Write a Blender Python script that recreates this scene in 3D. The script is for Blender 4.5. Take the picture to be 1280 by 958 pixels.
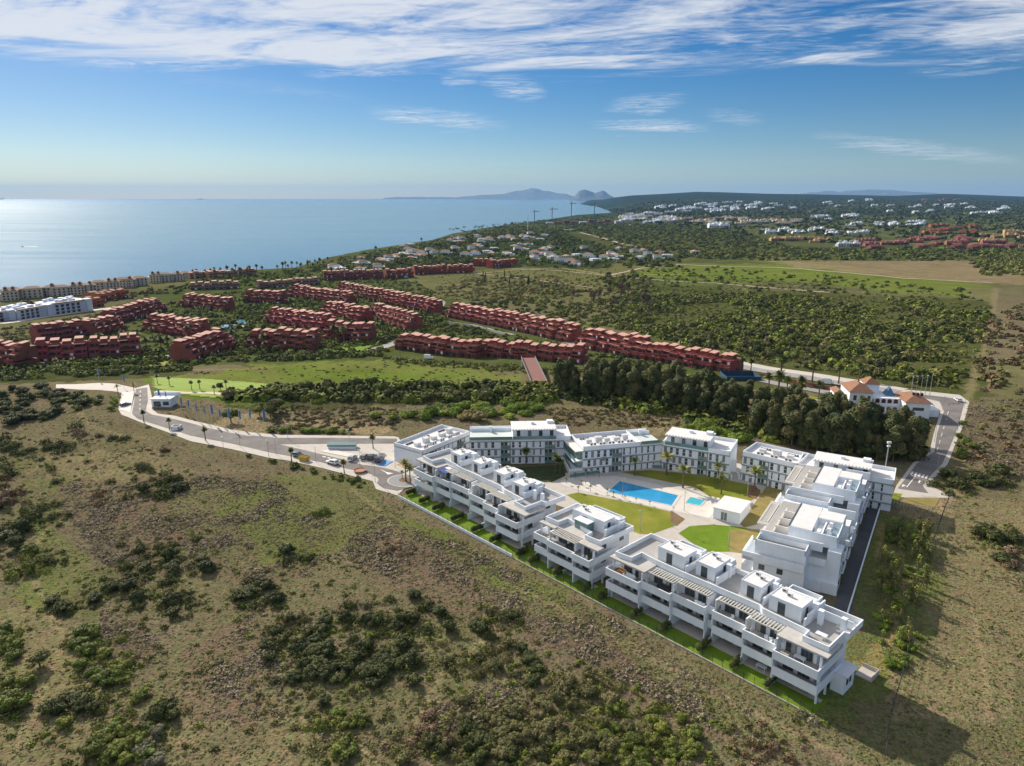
import bpy, math, random
import numpy as np
from math import radians, sin, cos, tan, pi, hypot, atan2
for o in list(bpy.data.objects): bpy.data.objects.remove(o, do_unlink=True)
scn = bpy.context.scene
COL = scn.collection
R = random.Random(7)
NR = np.random.default_rng(11)

# ------------------------------------------------------------------ camera
CH, PITCH, FPX, CX, CY = 80.0, radians(14.7), 887.0, 640.0, 479.0
cam = bpy.data.cameras.new("camera"); cam.sensor_width = 36; cam.lens = FPX/1280*36
cam.clip_start = 1.0; cam.clip_end = 200000
co = bpy.data.objects.new("camera", cam); COL.objects.link(co)
co.location = (0, 0, CH); co.rotation_euler = (pi/2-PITCH, 0, 0); scn.camera = co

# ------------------------------------------------------------------ sky and sun
SUN_EL, SUN_AZ = radians(29), radians(-36)      # azimuth from +Y, negative = left of the view
w = bpy.data.worlds.new("World"); scn.world = w; w.use_nodes = True
nt = w.node_tree; nt.nodes.clear()
def wn(t, **k):
    n = nt.nodes.new(t)
    for a, b in k.items(): setattr(n, a, b)
    return n
L = lambda a, b: nt.links.new(a, b)
def wmath(op, a, b=None, c=None, clamp=False):
    n = wn('ShaderNodeMath', operation=op, use_clamp=clamp)
    for i, v in enumerate((a, b, c)):
        if v is None: continue
        if isinstance(v, (int, float)): n.inputs[i].default_value = v
        else: L(v, n.inputs[i])
    return n.outputs[0]
def wmap(v, a, b, c=0., d=1., smooth=True):
    n = wn('ShaderNodeMapRange', interpolation_type='SMOOTHSTEP' if smooth else 'LINEAR')
    L(v, n.inputs[0])
    for i, q in zip((1, 2, 3, 4), (a, b, c, d)): n.inputs[i].default_value = q
    return n.outputs[0]
out = wn('ShaderNodeOutputWorld'); bg = wn('ShaderNodeBackground')
sky = wn('ShaderNodeTexSky', sky_type='NISHITA', sun_disc=False)
sky.sun_elevation = SUN_EL; sky.sun_rotation = SUN_AZ; sky.altitude = 900
sky.air_density = 1.0; sky.dust_density = 0.4; sky.ozone_density = 4.0
tc = wn('ShaderNodeTexCoord'); sep = wn('ShaderNodeSeparateXYZ'); L(tc.outputs['Generated'], sep.inputs[0])
X, Y, Z = sep.outputs
zc = wmath('MAXIMUM', Z, 0.02)
PX = wmath('DIVIDE', X, zc); PY = wmath('DIVIDE', Y, zc)     # a flat high cloud layer, unit height
def cvec(sx, sy, rot, off):
    cr, sr = cos(rot), sin(rot)
    a = wmath('ADD', wmath('MULTIPLY', PX, cr*sx), wmath('MULTIPLY', PY, -sr*sx))
    b = wmath('ADD', wmath('MULTIPLY', PX, sr*sy), wmath('MULTIPLY', PY, cr*sy))
    c = wn('ShaderNodeCombineXYZ'); L(a, c.inputs[0]); L(b, c.inputs[1]); c.inputs[2].default_value = off
    return c.outputs[0]
def cnoise(vec, scale, det, rough, dist=0.):
    n = wn('ShaderNodeTexNoise'); n.inputs['Scale'].default_value = scale; n.inputs['Detail'].default_value = det
    n.inputs['Roughness'].default_value = rough; n.inputs['Distortion'].default_value = dist
    L(vec, n.inputs['Vector']); return n.outputs[0]
streak = cnoise(cvec(.62, 1.15, .42, 1.3), 1.0, 9, .57, 1.3)
fine = cnoise(cvec(1.2, 2.1, .15, 4.1), 2.4, 10, .64, 1.8)
patch = cnoise(cvec(.22, .30, .2, 7.7), 1.0, 3, .5)
cl = wmath('ADD', wmath('MULTIPLY', streak, .72), wmath('MULTIPLY', fine, .28))
cl = wmath('ADD', cl, wmath('MULTIPLY', wmath('SUBTRACT', patch, .5), .25))
edge = wmath('ADD', Z, wmath('MULTIPLY', wmath('SUBTRACT', streak, .5), .075))
edge = wmath('ADD', edge, wmath('MULTIPLY', wmath('SUBTRACT', patch, .5), .05))
band = wmap(edge, .142, .172)                   # the sheet of cirrus overhead starts here
leftw = wmath('MULTIPLY', wmap(wmath('DIVIDE', X, wmath('MAXIMUM', Y, .05)), .45, -.75), .13)       # the sheet is denser towards the sea
thick = wmath('MULTIPLY', band, wmap(wmath('ADD', cl, leftw), .38, .64))
# separate small wisps lower down: (azimuth x/y, elevation z/y, half widths, tilt)
AZ = wmath('DIVIDE', X, wmath('MAXIMUM', Y, .05)); EL = wmath('DIVIDE', Z, wmath('MAXIMUM', Y, .05))
def wisp(px, py, wx, wy, tilt, gain):
    t = PITCH; b = (CY-py)/FPX; a = (px-CX)/FPX
    yy = cos(t)+b*sin(t); zz = -sin(t)+b*cos(t)
    dx = wmath('SUBTRACT', AZ, a/yy); dz = wmath('SUBTRACT', EL, zz/yy)
    dz = wmath('ADD', dz, wmath('MULTIPLY', dx, tilt))
    dz = wmath('ADD', dz, wmath('MULTIPLY', wmath('SUBTRACT', streak, .5), .034))
    q = wmath('ADD', wmath('POWER', wmath('ABSOLUTE', wmath('DIVIDE', dx, wx/FPX)), 2.), wmath('POWER', wmath('ABSOLUTE', wmath('DIVIDE', dz, wy/FPX)), 2.))
    m = wmap(q, 1., 0.)
    return wmath('MULTIPLY', wmath('MULTIPLY', m, wmap(wmath('ADD', wmath('MULTIPLY', fine, .6), wmath('MULTIPLY', streak, .4)), .40, .64)), gain)
tot = thick
for a in ((545, 148, 95, 12, .10, .85), (455, 91, 80, 9, -.02, .8), (575, 100, 26, 13, 0, .6), (640, 108, 46, 16, .1, .75), (808, 128, 55, 13, -.1, .6), (812, 158, 80, 10, .02, .95),
          (920, 147, 42, 10, .1, .35), (1150, 186, 150, 11, .12, .75), (200, 72, 150, 20, 0, .8), (1210, 82, 80, 12, -.1, .6), (150, 238, 260, 9, 0, .25), (330, 110, 140, 10, .1, .18)):
    tot = wmath('MAXIMUM', tot, wisp(*a))
tot = wmath('MULTIPLY', tot, .88, clamp=True)
hs = wn('ShaderNodeHueSaturation'); hs.inputs['Saturation'].default_value = 1.42; hs.inputs['Value'].default_value = 1.08; hs.inputs['Hue'].default_value = .507; L(sky.outputs[0], hs.inputs['Color'])
mx = wn('ShaderNodeMix', data_type='RGBA'); L(tot, mx.inputs[0]); L(hs.outputs[0], mx.inputs[6]); mx.inputs[7].default_value = (11.5, 11.8, 12.4, 1)
L(mx.outputs[2], bg.inputs[0]); bg.inputs[1].default_value = 0.05; L(bg.outputs[0], out.inputs[0])

sun = bpy.data.lights.new("sun", 'SUN'); sun.energy = 5.0; sun.angle = radians(.55); sun.color = (1, .90, .76)
so = bpy.data.objects.new("sun", sun); COL.objects.link(so); so.location = (-300, 400, 300)
so.rotation_euler = (pi/2-SUN_EL, 0, pi-SUN_AZ)       # shines along -direction to the sun
scn.view_settings.view_transform = 'Standard'; scn.view_settings.look = 'None'
scn.view_settings.exposure = 0.5; scn.view_settings.gamma = 1.0; scn.view_settings.use_curve_mapping = False
cy = scn.cycles
cy.use_denoising = True; cy.max_bounces = 6; cy.diffuse_bounces = 3; cy.glossy_bounces = 3; cy.transmission_bounces = 3
cy.transparent_max_bounces = 8; cy.volume_bounces = 0; cy.sample_clamp_indirect = 5; cy.caustics_reflective = False; cy.caustics_refractive = False
cy.use_adaptive_sampling = True; cy.adaptive_threshold = 0.015

# ------------------------------------------------------------------ helpers
def ray(u, v):
    a = (u-CX)/FPX; b = (CY-v)/FPX
    return a, cos(PITCH)+b*sin(PITCH), -sin(PITCH)+b*cos(PITCH)
def G(u, v, z=0.):
    """the point at height z that the photograph shows at pixel (u, v)"""
    a, b, c = ray(u, v); s = (z-CH)/c
    return (a*s, b*s, z)
def proj(x, y, z):
    d = y*cos(PITCH)-(z-CH)*sin(PITCH); up = y*sin(PITCH)+(z-CH)*cos(PITCH)
    return CX+FPX*x/d, CY-FPX*up/d
def sst(x): x = np.clip(x, 0, 1); return x*x*(3-2*x)
def vnoise(x, y, seed=0):
    """smooth value noise, vectorised"""
    xi = np.floor(x).astype(np.int64); yi = np.floor(y).astype(np.int64)
    fx = x-xi; fy = y-yi; fx = fx*fx*(3-2*fx); fy = fy*fy*(3-2*fy)
    def h(i, j):
        n = (i*374761393+j*668265263+seed*1442695041) & 0x7fffffff
        n = ((n ^ (n >> 13))*1274126177) & 0x7fffffff
        return ((n ^ (n >> 16)) & 0xffff)/65535.
    return (h(xi, yi)*(1-fx)+h(xi+1, yi)*fx)*(1-fy)+(h(xi, yi+1)*(1-fx)+h(xi+1, yi+1)*fx)*fy
def fbm(x, y, oct=4, seed=0):
    s = 0; a = .5
    for k in range(oct): s = s+a*vnoise(x*2**k, y*2**k, seed+k*17); a *= .5
    return s
def inpoly(u, v, P):
    u = np.asarray(u, float); v = np.asarray(v, float); r = np.zeros(u.shape, bool)
    n = len(P)
    for i in range(n):
        x0, y0 = P[i]; x1, y1 = P[(i+1) % n]
        if y0 == y1: continue
        c = ((y0 > v) != (y1 > v)) & (u < (x1-x0)*(v-y0)/(y1-y0)+x0)
        r ^= c
    return r
def dpoly(x, y, P):
    """distance to an open polyline"""
    d = np.full(np.shape(x), 1e9)
    for (x0, y0), (x1, y1) in zip(P[:-1], P[1:]):
        L2 = (x1-x0)**2+(y1-y0)**2+1e-9
        t = np.clip(((x-x0)*(x1-x0)+(y-y0)*(y1-y0))/L2, 0, 1)
        d = np.minimum(d, np.hypot(x-x0-t*(x1-x0), y-y0-t*(y1-y0)))
    return d

# materials -------------------------------------------------------
MATS = {}
def mat(name, col, col2=None, scale=1.0, rough=.8, bump=0., bscale=None, spec=.3, metal=0., objrand=0., detail=4, attr=None, coat=0., alpha=None, stretch=None, trans=0.):
    """principled material with a noise mix of two colours"""
    if name in MATS: return MATS[name]
    m = bpy.data.materials.new(name); m.use_nodes = True; t = m.node_tree; b = t.nodes['Principled BSDF']
    lk = t.links.new; N = t.nodes.new
    b.inputs['Roughness'].default_value = rough; b.inputs['Specular IOR Level'].default_value = spec; b.inputs['Metallic'].default_value = metal
    if coat: b.inputs['Coat Weight'].default_value = coat
    if trans: b.inputs['Transmission Weight'].default_value = trans
    c = None
    tcn = N('ShaderNodeNewGeometry'); vec = tcn.outputs['Position']
    if stretch:
        mp = N('ShaderNodeMapping'); mp.inputs['Scale'].default_value = stretch; lk(vec, mp.inputs[0]); vec = mp.outputs[0]
    if attr:
        a = N('ShaderNodeAttribute'); a.attribute_name = attr; c = a.outputs['Color']
        if col2 is not None:
            nz = N('ShaderNodeTexNoise'); nz.inputs['Scale'].default_value = scale; nz.inputs['Detail'].default_value = detail; lk(vec, nz.inputs['Vector'])
            mr = N('ShaderNodeMapRange'); mr.inputs[1].default_value = .3; mr.inputs[2].default_value = .7; mr.inputs[3].default_value = 1-col2; mr.inputs[4].default_value = 1+col2; lk(nz.outputs[0], mr.inputs[0])
            mm = N('ShaderNodeMix'); mm.data_type = 'RGBA'; mm.blend_type = 'MULTIPLY'; mm.inputs[0].default_value = 1; lk(c, mm.inputs[6]); lk(mr.outputs[0], mm.inputs[7]); c = mm.outputs[2]
            if name == 'ground':        # brown and green plants side by side, a few metres across
                for sc_, ca, cb in ((.45, (1.14, 1.0, .98, 1), (.84, 1.0, .78, 1)), (1.9, (1.28, 1.2, 1.16, 1), (.70, .76, .70, 1))):
                    n3 = N('ShaderNodeTexNoise'); n3.inputs['Scale'].default_value = sc_; n3.inputs['Detail'].default_value = 7; n3.inputs['Roughness'].default_value = .68; lk(vec, n3.inputs['Vector'])
                    r3 = N('ShaderNodeValToRGB'); r3.color_ramp.elements[0].position = .38; r3.color_ramp.elements[1].position = .62; r3.color_ramp.elements[0].color = ca; r3.color_ramp.elements[1].color = cb; lk(n3.outputs[0], r3.inputs[0])
                    m3 = N('ShaderNodeMix'); m3.data_type = 'RGBA'; m3.blend_type = 'MULTIPLY'; m3.inputs[0].default_value = 1; lk(c, m3.inputs[6]); lk(r3.outputs[0], m3.inputs[7]); c = m3.outputs[2]
    elif col2 is not None:
        nz = N('ShaderNodeTexNoise'); nz.inputs['Scale'].default_value = scale; nz.inputs['Detail'].default_value = detail; nz.inputs['Roughness'].default_value = .6; lk(vec, nz.inputs['Vector'])
        cr = N('ShaderNodeValToRGB'); cr.color_ramp.elements[0].position = .32; cr.color_ramp.elements[1].position = .68
        cr.color_ramp.elements[0].color = (*col, 1); cr.color_ramp.elements[1].color = (*col2, 1); lk(nz.outputs[0], cr.inputs[0]); c = cr.outputs[0]
    if objrand:
        oi = N('ShaderNodeObjectInfo'); hsv = N('ShaderNodeHueSaturation')
        m1 = N('ShaderNodeMapRange'); m1.inputs[3].default_value = 1-objrand; m1.inputs[4].default_value = 1+objrand; lk(oi.outputs['Random'], m1.inputs[0]); lk(m1.outputs[0], hsv.inputs['Value'])
        m2 = N('ShaderNodeMapRange'); m2.inputs[3].default_value = .5+objrand*.07; m2.inputs[4].default_value = .5-objrand*.07; lk(oi.outputs['Random'], m2.inputs[0]); lk(m2.outputs[0], hsv.inputs['Hue'])
        if c is None: hsv.inputs['Color'].default_value = (*col, 1)
        else: lk(c, hsv.inputs['Color'])
        c = hsv.outputs[0]
    if c is None: b.inputs['Base Color'].default_value = (*col, 1)
    else: lk(c, b.inputs['Base Color'])
    if bump:
        nb = N('ShaderNodeTexNoise'); nb.inputs['Scale'].default_value = bscale or scale*3; nb.inputs['Detail'].default_value = 5; lk(vec, nb.inputs['Vector'])
        bp = N('ShaderNodeBump'); bp.inputs['Strength'].default_value = min(bump, 1); bp.inputs['Distance'].default_value = .1 if bump <= 1 else .1*bump; lk(nb.outputs[0], bp.inputs['Height']); lk(bp.outputs[0], b.inputs['Normal'])
    MATS[name] = m
    return m

# objects ---------------------------------------------------------
def tag(o, label=None, cat=None, group=None, kind=None):
    if label: o['label'] = label
    if cat: o['category'] = cat
    if group: o['group'] = group
    if kind: o['kind'] = kind
    return o
def thing(name, label, cat, loc=(0, 0, 0), group=None, rz=0.):
    o = bpy.data.objects.new(name, None); o.empty_display_size = .3; COL.objects.link(o)
    o.location = loc; o.rotation_euler = (0, 0, rz)
    return tag(o, label, cat, group)
class MB:
    """collects faces (in world or local coordinates) and links them as one mesh object"""
    def __init__(s, frame=None): s.v = []; s.f = []; s.m = []; s.fr = frame; s.mi = 0; s.sm = []; s.smooth = False
    def P(s, p): return s.fr(p) if s.fr else tuple(p)
    def add(s, vs, fs):
        b = len(s.v); s.v += [s.P(p) for p in vs]
        for f in fs: s.f.append([b+i for i in f]); s.m.append(s.mi); s.sm.append(s.smooth)
        return s
    def box(s, x0, x1, y0, y1, z0, z1, skip=()):
        v = [(x0, y0, z0), (x1, y0, z0), (x1, y1, z0), (x0, y1, z0), (x0, y0, z1), (x1, y0, z1), (x1, y1, z1), (x0, y1, z1)]
        F = {'b': (3, 2, 1, 0), 't': (4, 5, 6, 7), 'f': (0, 1, 5, 4), 'r': (1, 2, 6, 5), 'k': (2, 3, 7, 6), 'l': (3, 0, 4, 7)}
        return s.add(v, [F[k] for k in F if k not in skip])
    def prism(s, poly, z0, z1, bottom=True):
        n = len(poly); a = sum(poly[i][0]*poly[(i+1) % n][1]-poly[(i+1) % n][0]*poly[i][1] for i in range(n))
        if a < 0: poly = poly[::-1]
        v = [(x, y, z0) for x, y in poly]+[(x, y, z1) for x, y in poly]
        f = [tuple(range(n, 2*n))]+[(i, (i+1) % n, (i+1) % n+n, i+n) for i in range(n)]
        if bottom: f.append(tuple(range(n-1, -1, -1)))
        return s.add(v, f)
    def sheet(s, poly, z):
        n = len(poly); a = sum(poly[i][0]*poly[(i+1) % n][1]-poly[(i+1) % n][0]*poly[i][1] for i in range(n))
        if a < 0: poly = poly[::-1]
        return s.add([(x, y, z) for x, y in poly], [tuple(range(n))])
    def wall(s, pts, h0, h1, th, closed=False):
        """a wall of thickness th along a polyline (x, y)"""
        n = len(pts); segs = n if closed else n-1
        for i in range(segs):
            x0, y0 = pts[i][:2]; x1, y1 = pts[(i+1) % n][:2]; l = hypot(x1-x0, y1-y0)
            if l < 1e-6: continue
            dx, dy = (x1-x0)/l*th/2, (y1-y0)/l*th/2
            s.prism([(x0-dx+dy, y0-dy-dx), (x1+dx+dy, y1+dy-dx), (x1+dx-dy, y1+dy+dx), (x0-dx-dy, y0-dy+dx)], h0, h1-.0005*(i % 3))
        return s
    def tube(s, pts, r, n=6, cap=True, taper=None):
        """tube along 3-D points"""
        P = [np.array(p, float) for p in pts]; rs = r if isinstance(r, (list, tuple)) else [r]*len(P)
        rings = []
        for i, p in enumerate(P):
            d = P[min(i+1, len(P)-1)]-P[max(i-1, 0)]; d = d/(np.linalg.norm(d)+1e-9)
            a = np.cross(d, (0, 0, 1) if abs(d[2]) < .9 else (1, 0, 0)); a /= np.linalg.norm(a); b = np.cross(d, a)
            rings.append([tuple(p+rs[i]*(a*cos(2*pi*k/n)+b*sin(2*pi*k/n))) for k in range(n)])
        v = [q for rg in rings for q in rg]; f = []
        for i in range(len(P)-1):
            for k in range(n): f.append((i*n+k, (i+1)*n+k, (i+1)*n+(k+1) % n, i*n+(k+1) % n))
        if cap: f.append(tuple(range(n))); f.append(tuple(range((len(P)-1)*n+n-1, (len(P)-1)*n-1, -1)))
        return s.add(v, f)
    def lathe(s, prof, n=10, c=(0, 0)):
        v = []; f = []
        for (r, z) in prof: v += [(c[0]+r*cos(2*pi*k/n), c[1]+r*sin(2*pi*k/n), z) for k in range(n)]
        for i in range(len(prof)-1):
            for k in range(n): f.append((i*n+k, i*n+(k+1) % n, (i+1)*n+(k+1) % n, (i+1)*n+k))
        f.append(tuple(range(n-1, -1, -1))); f.append(tuple(range((len(prof)-1)*n, len(prof)*n)))
        return s.add(v, f)
    def build(s, name, mats, parent=None, root=None):
        """root: the thing whose location the vertices are given relative to the world"""
        if not s.f: return None
        me = bpy.data.meshes.new(name)
        off = np.array(root.location) if root is not None else np.zeros(3)
        V = np.array(s.v, float)-off
        me.from_pydata(V.tolist(), [], s.f)
        for m in (mats if isinstance(mats, (list, tuple)) else [mats]): me.materials.append(m)
        me.polygons.foreach_set('material_index', s.m); me.polygons.foreach_set('use_smooth', s.sm)
        me.validate(); me.update()
        o = bpy.data.objects.new(name, me); COL.objects.link(o)
        if parent is not None: o.parent = parent
        return o
def npmesh(name, V, F, mats, col=None, smooth=False, parent=None):
    """mesh from numpy arrays of vertices and quads or triangles"""
    me = bpy.data.meshes.new(name); k = F.shape[1]
    me.vertices.add(len(V)); me.vertices.foreach_set('co', V.astype(np.float32).ravel())
    me.loops.add(F.size); me.loops.foreach_set('vertex_index', F.astype(np.int32).ravel())
    me.polygons.add(len(F)); me.polygons.foreach_set('loop_start', np.arange(0, F.size, k, dtype=np.int32)); me.polygons.foreach_set('loop_total', np.full(len(F), k, dtype=np.int32))
    if smooth: me.polygons.foreach_set('use_smooth', np.ones(len(F), bool))
    for m in (mats if isinstance(mats, (list, tuple)) else [mats]): me.materials.append(m)
    me.update(calc_edges=True)
    if col is not None:
        ca = me.color_attributes.new('Col', 'FLOAT_COLOR', 'POINT'); c4 = np.ones((len(V), 4), np.float32); c4[:, :3] = col; ca.data.foreach_set('color', c4.ravel())
    o = bpy.data.objects.new(name, me); COL.objects.link(o)
    if parent is not None: o.parent = parent
    return o
def copy_tree(o, loc=None, rz=None, sc=None, parent=None):
    c = o.copy(); COL.objects.link(c)
    if parent is not None: c.parent = parent
    if loc is not None: c.location = loc
    if rz is not None: c.rotation_euler = (0, 0, rz)
    if sc is not None: c.scale = (sc, sc, sc) if isinstance(sc, (int, float)) else sc
    for ch in list(o.children): copy_tree(ch, parent=c)
    return c
# ------------------------------------------------------------------ terrain, sea, far hills
SEA = -40.0
COASTPX = [(-700, 402), (-300, 386), (0, 369), (60, 366), (110, 363), (190, 355), (235, 346), (280, 341), (330, 338), (370, 334), (410, 322), (450, 314), (500, 306), (540, 300), (565, 292), (600, 286), (640, 280), (680, 275), (720, 269), (765, 266), (747, 259), (722, 255)]
COAST = [G(u, v, SEA)[:2] for u, v in COASTPX]
LANDPOLY = COAST+[(2600, 15500), (30000, 16000), (30000, -400), (-6000, -400), COAST[0]]
BY = [-500, 0, 255, 300, 350, 420, 600, 900, 1500, 3000, 4500, 6000, 8000, 14000, 20000]
BZ = [0, 0, 0, -1.5, -6, -11, -19, -24, -27, -27, -8, 8, 25, 30, 30]
RK = [(720, 257), (735, 252), (760, 248), (790, 244.5), (830, 242.5), (870, 240), (900, 240.5), (960, 242.5), (1010, 243), (1060, 244), (1120, 245), (1180, 242.5), (1215, 243.5), (1280, 246), (1400, 244), (1900, 243)]
RKX = np.array([(u-640)*.967/887 for u, v in RK]); RKH = np.array([80+11000*(246.3-v)*1.055e-3 for u, v in RK])
def terr(x, y):
    x = np.asarray(x, float); y = np.asarray(y, float)
    r = y
    b = np.interp(r, BY, BZ)
    # the ground falls less quickly inland, on the right
    right = sst((x-120-.1*y)/250.)
    b = b*(1-.45*right*sst((1500-r)/700.))
    far = sst((r-1800)/2500.)
    b = b+far*(38*(fbm(x/1400., y/1400., 3, 5)-.45)+14*(fbm(x/420., y/420., 2, 9)-.4))
    k = x/np.maximum(y, 1.)
    b = b+np.exp(-((r-7600)/900.)**2)*sst((k-.1)/.2)*(20+70*(fbm(k*9., k*0+1., 3, 13)-.35))
    h = np.interp(k, RKX, RKH)
    b = b+(h-b)*np.exp(-((r-11000)/2600.)**2)
    rough = sst((np.hypot(x-40, y-165)-118)/60.)
    b = b+rough*(1.6*(fbm(x/38., y/38., 3, 2)-.45))*sst((1500-r)/900.)
    # the villa hill by the shore
    b = b+16*np.exp(-(((x+20)/260.)**2+((y-1900)/420.)**2))
    ins = inpoly(x, y, LANDPOLY); d = dpoly(x, y, COAST)
    d = np.where(ins, d, -d)
    wd = np.clip(.14*y, 60, 500)
    s = sst(d/wd)
    b = np.where(ins, SEA+.3*(1-s)+(np.maximum(b, SEA+2)-SEA)*s, SEA-3)
    return b
def hz(x, y): return float(terr(np.array([x]), np.array([y]))[0])
def P(u, v, dz=0.):
    """the point of the ground (raised by dz) at pixel (u, v)"""
    a, b, c = ray(u, v)
    s = np.geomspace(30, 16000, 2600); x = a*s; y = b*s; z = CH+c*s
    g = terr(x, y)+dz; i = np.argmax(z < g)
    if z[i] >= g[i]: i = len(s)-1
    lo, hi = s[max(i-1, 0)], s[i]
    q = np.linspace(lo, hi, 60); zz = CH+c*q; gg = terr(a*q, b*q)+dz; j = np.argmax(zz < gg) if (zz < gg).any() else 59
    return (a*q[j], b*q[j], float(gg[j]))
def ppm(y): return FPX/(y*.967+20)          # photo pixels per metre at forward distance y

HEATH = [[(470, 640), (600, 690), (760, 770), (930, 880), (960, 930), (860, 900), (760, 840), (640, 780), (520, 740), (430, 690)], [(170, 600), (330, 590), (420, 660), (390, 720), (300, 720), (220, 680), (150, 650)], [(60, 610), (150, 600), (200, 680), (120, 700)],
         [(260, 790), (330, 760), (360, 900), (250, 900)], [(1200, 500), (1290, 470), (1290, 590), (1210, 580)], [(560, 860), (650, 840), (640, 900), (520, 920)], [(100, 740), (190, 790), (200, 830), (140, 810)]]
# ground colours by what grows there (bare soil, dry scrub, grass, meadow)
DRY = (.175, .146, .106); OLIVE = (.155, .152, .078); GREEN = (.125, .175, .035); TAN = (.40, .31, .21); DARK = (.07, .078, .03); MEADOW = (.155, .20, .04); LAWN = (.13, .20, .018)
ZONES = [  # (polygon in the photograph, colour, strength)
 ([(-80, 760), (60, 740), (120, 800), (220, 880), (300, 960), (-80, 980)], (.25, .22, .12), .45),
 ([(60, 570), (200, 560), (240, 590), (120, 640)], (.25, .205, .135), .55), ([(250, 830), (420, 880), (480, 970), (250, 970)], (.24, .205, .12), .4),
 ([(1160, 620), (1290, 610), (1290, 900), (1120, 900)], (.27, .215, .145), .6), ([(20, 650), (110, 690), (100, 760), (40, 740)], GREEN, .4), ([(560, 740), (600, 760), (620, 850), (560, 830)], OLIVE, .5),
 *[(h, (.17, .125, .10), .7) for h in HEATH],
 ([(190, 600), (330, 600), (420, 660), (360, 720), (240, 690)], OLIVE, .7),
 ([(330, 590), (480, 600), (430, 680), (330, 700), (280, 640)], GREEN, .4),
 ([(470, 620), (640, 705), (900, 850), (1010, 915), (990, 935), (860, 860), (620, 730), (440, 640)], OLIVE, .75),
 ([(500, 636), (700, 725), (690, 745), (520, 670)], GREEN, .45),
 ([(1060, 960), (1060, 900), (1280, 900), (1280, 960)], OLIVE, .7),
 ([(1130, 600), (1280, 600), (1280, 900), (1130, 880)], OLIVE, .3),
 ([(1085, 640), (1180, 650), (1150, 830), (1075, 900), (1010, 880)], GREEN, .55),
 ([(225, 470), (330, 450), (520, 444), (655, 462), (660, 480), (500, 478), (340, 474)], MEADOW, .75),
 ([(330, 452), (420, 456), (600, 462), (520, 470), (360, 470)], GREEN, .75),
 ([(190, 470), (360, 486), (360, 500), (300, 500), (190, 486)], GREEN, 1),
 ([(0, 398), (70, 392), (160, 385), (110, 412), (40, 432), (0, 432)], OLIVE, .9),
 ([(270, 505), (330, 510), (330, 540), (300, 545), (270, 535)], TAN, .55),
 ([(340, 515), (430, 520), (500, 535), (480, 545), (340, 522)], TAN, .6),
 ([(780, 520), (835, 518), (850, 535), (800, 535)], TAN, .5),
 ([(500, 345), (700, 330), (700, 375), (560, 370)], OLIVE, .9),
 ([(600, 355), (700, 350), (760, 380), (650, 378)], OLIVE, .6),
 ([(800, 332), (1000, 328), (1240, 355), (1240, 375), (1100, 362), (960, 350), (800, 345)], MEADOW, .75),
 ([(780, 340), (900, 335), (960, 350), (850, 358)], GREEN, .4),
 ([(960, 326), (1280, 326), (1280, 356), (1140, 348), (1000, 334)], (.26, .20, .14), .85),
 ([(1210, 360), (1280, 360), (1280, 520), (1230, 600), (1180, 580), (1190, 500)], DRY, .6),
 ([(1240, 470), (1280, 440), (1280, 520), (1235, 520)], OLIVE, .8),
 ([(1110, 600), (1190, 610), (1190, 660), (1120, 640)], TAN, .45),
 ([(1090, 640), (1130, 690), (1100, 800), (1140, 840), (1075, 830), (1085, 745)], (.36, .27, .14), .5),
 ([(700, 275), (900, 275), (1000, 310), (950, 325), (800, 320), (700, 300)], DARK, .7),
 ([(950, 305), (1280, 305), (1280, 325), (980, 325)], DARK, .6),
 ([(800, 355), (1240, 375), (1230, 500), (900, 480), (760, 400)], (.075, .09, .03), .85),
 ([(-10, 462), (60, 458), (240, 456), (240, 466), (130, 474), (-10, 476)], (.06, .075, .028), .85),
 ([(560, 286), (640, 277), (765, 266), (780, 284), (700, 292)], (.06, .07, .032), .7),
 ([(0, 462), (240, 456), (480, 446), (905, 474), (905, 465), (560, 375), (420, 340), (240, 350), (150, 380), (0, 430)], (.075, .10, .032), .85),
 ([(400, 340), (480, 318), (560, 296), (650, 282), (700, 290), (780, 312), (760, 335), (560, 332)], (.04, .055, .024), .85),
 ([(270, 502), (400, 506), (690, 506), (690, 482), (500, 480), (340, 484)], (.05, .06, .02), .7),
]
PATHS = [ # tracks of bare soil worn through the scrub: (pixel polyline, half width in metres)
 ([(90, 505), (110, 530), (150, 545), (190, 548)], 1.2), ([(440, 612), (465, 630), (490, 660), (500, 680)], 1.0),
 ([(0, 610), (40, 590), (80, 560), (100, 545)], .8), ([(60, 660), (30, 700), (60, 760), (80, 800), (20, 940)], .9),
 ([(320, 900), (420, 900), (470, 955)], .7), ([(350, 790), (420, 780)], .8), ([(640, 780), (560, 830), (520, 900), (545, 955)], .7),
 ([(640, 730), (780, 805), (960, 900), (1080, 960)], 1.1), ([(1215, 760), (1230, 830), (1235, 900)], .6), ([(660, 740), (600, 800), (640, 870)], .7),
 ([(700, 335), (760, 345), (850, 343), (1000, 330), (1160, 345), (1245, 353)], 2.2), ([(800, 345), (880, 350), (1000, 358)], 2.), ([(960, 326), (1100, 338), (1240, 352)], 2.5),
 ([(560, 335), (620, 348), (700, 352), (800, 366)], 1.8), ([(730, 292), (780, 306), (830, 315)], 5), ([(640, 285), (700, 287), (760, 285), (800, 280)], 5),
 ([(1245, 360), (1235, 420), (1215, 480), (1210, 500)], 2.5), ([(930, 360), (960, 400), (1000, 410), (1100, 420)], 1.6), ([(230, 463), (300, 462), (350, 458)], 2.5),
]
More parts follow.
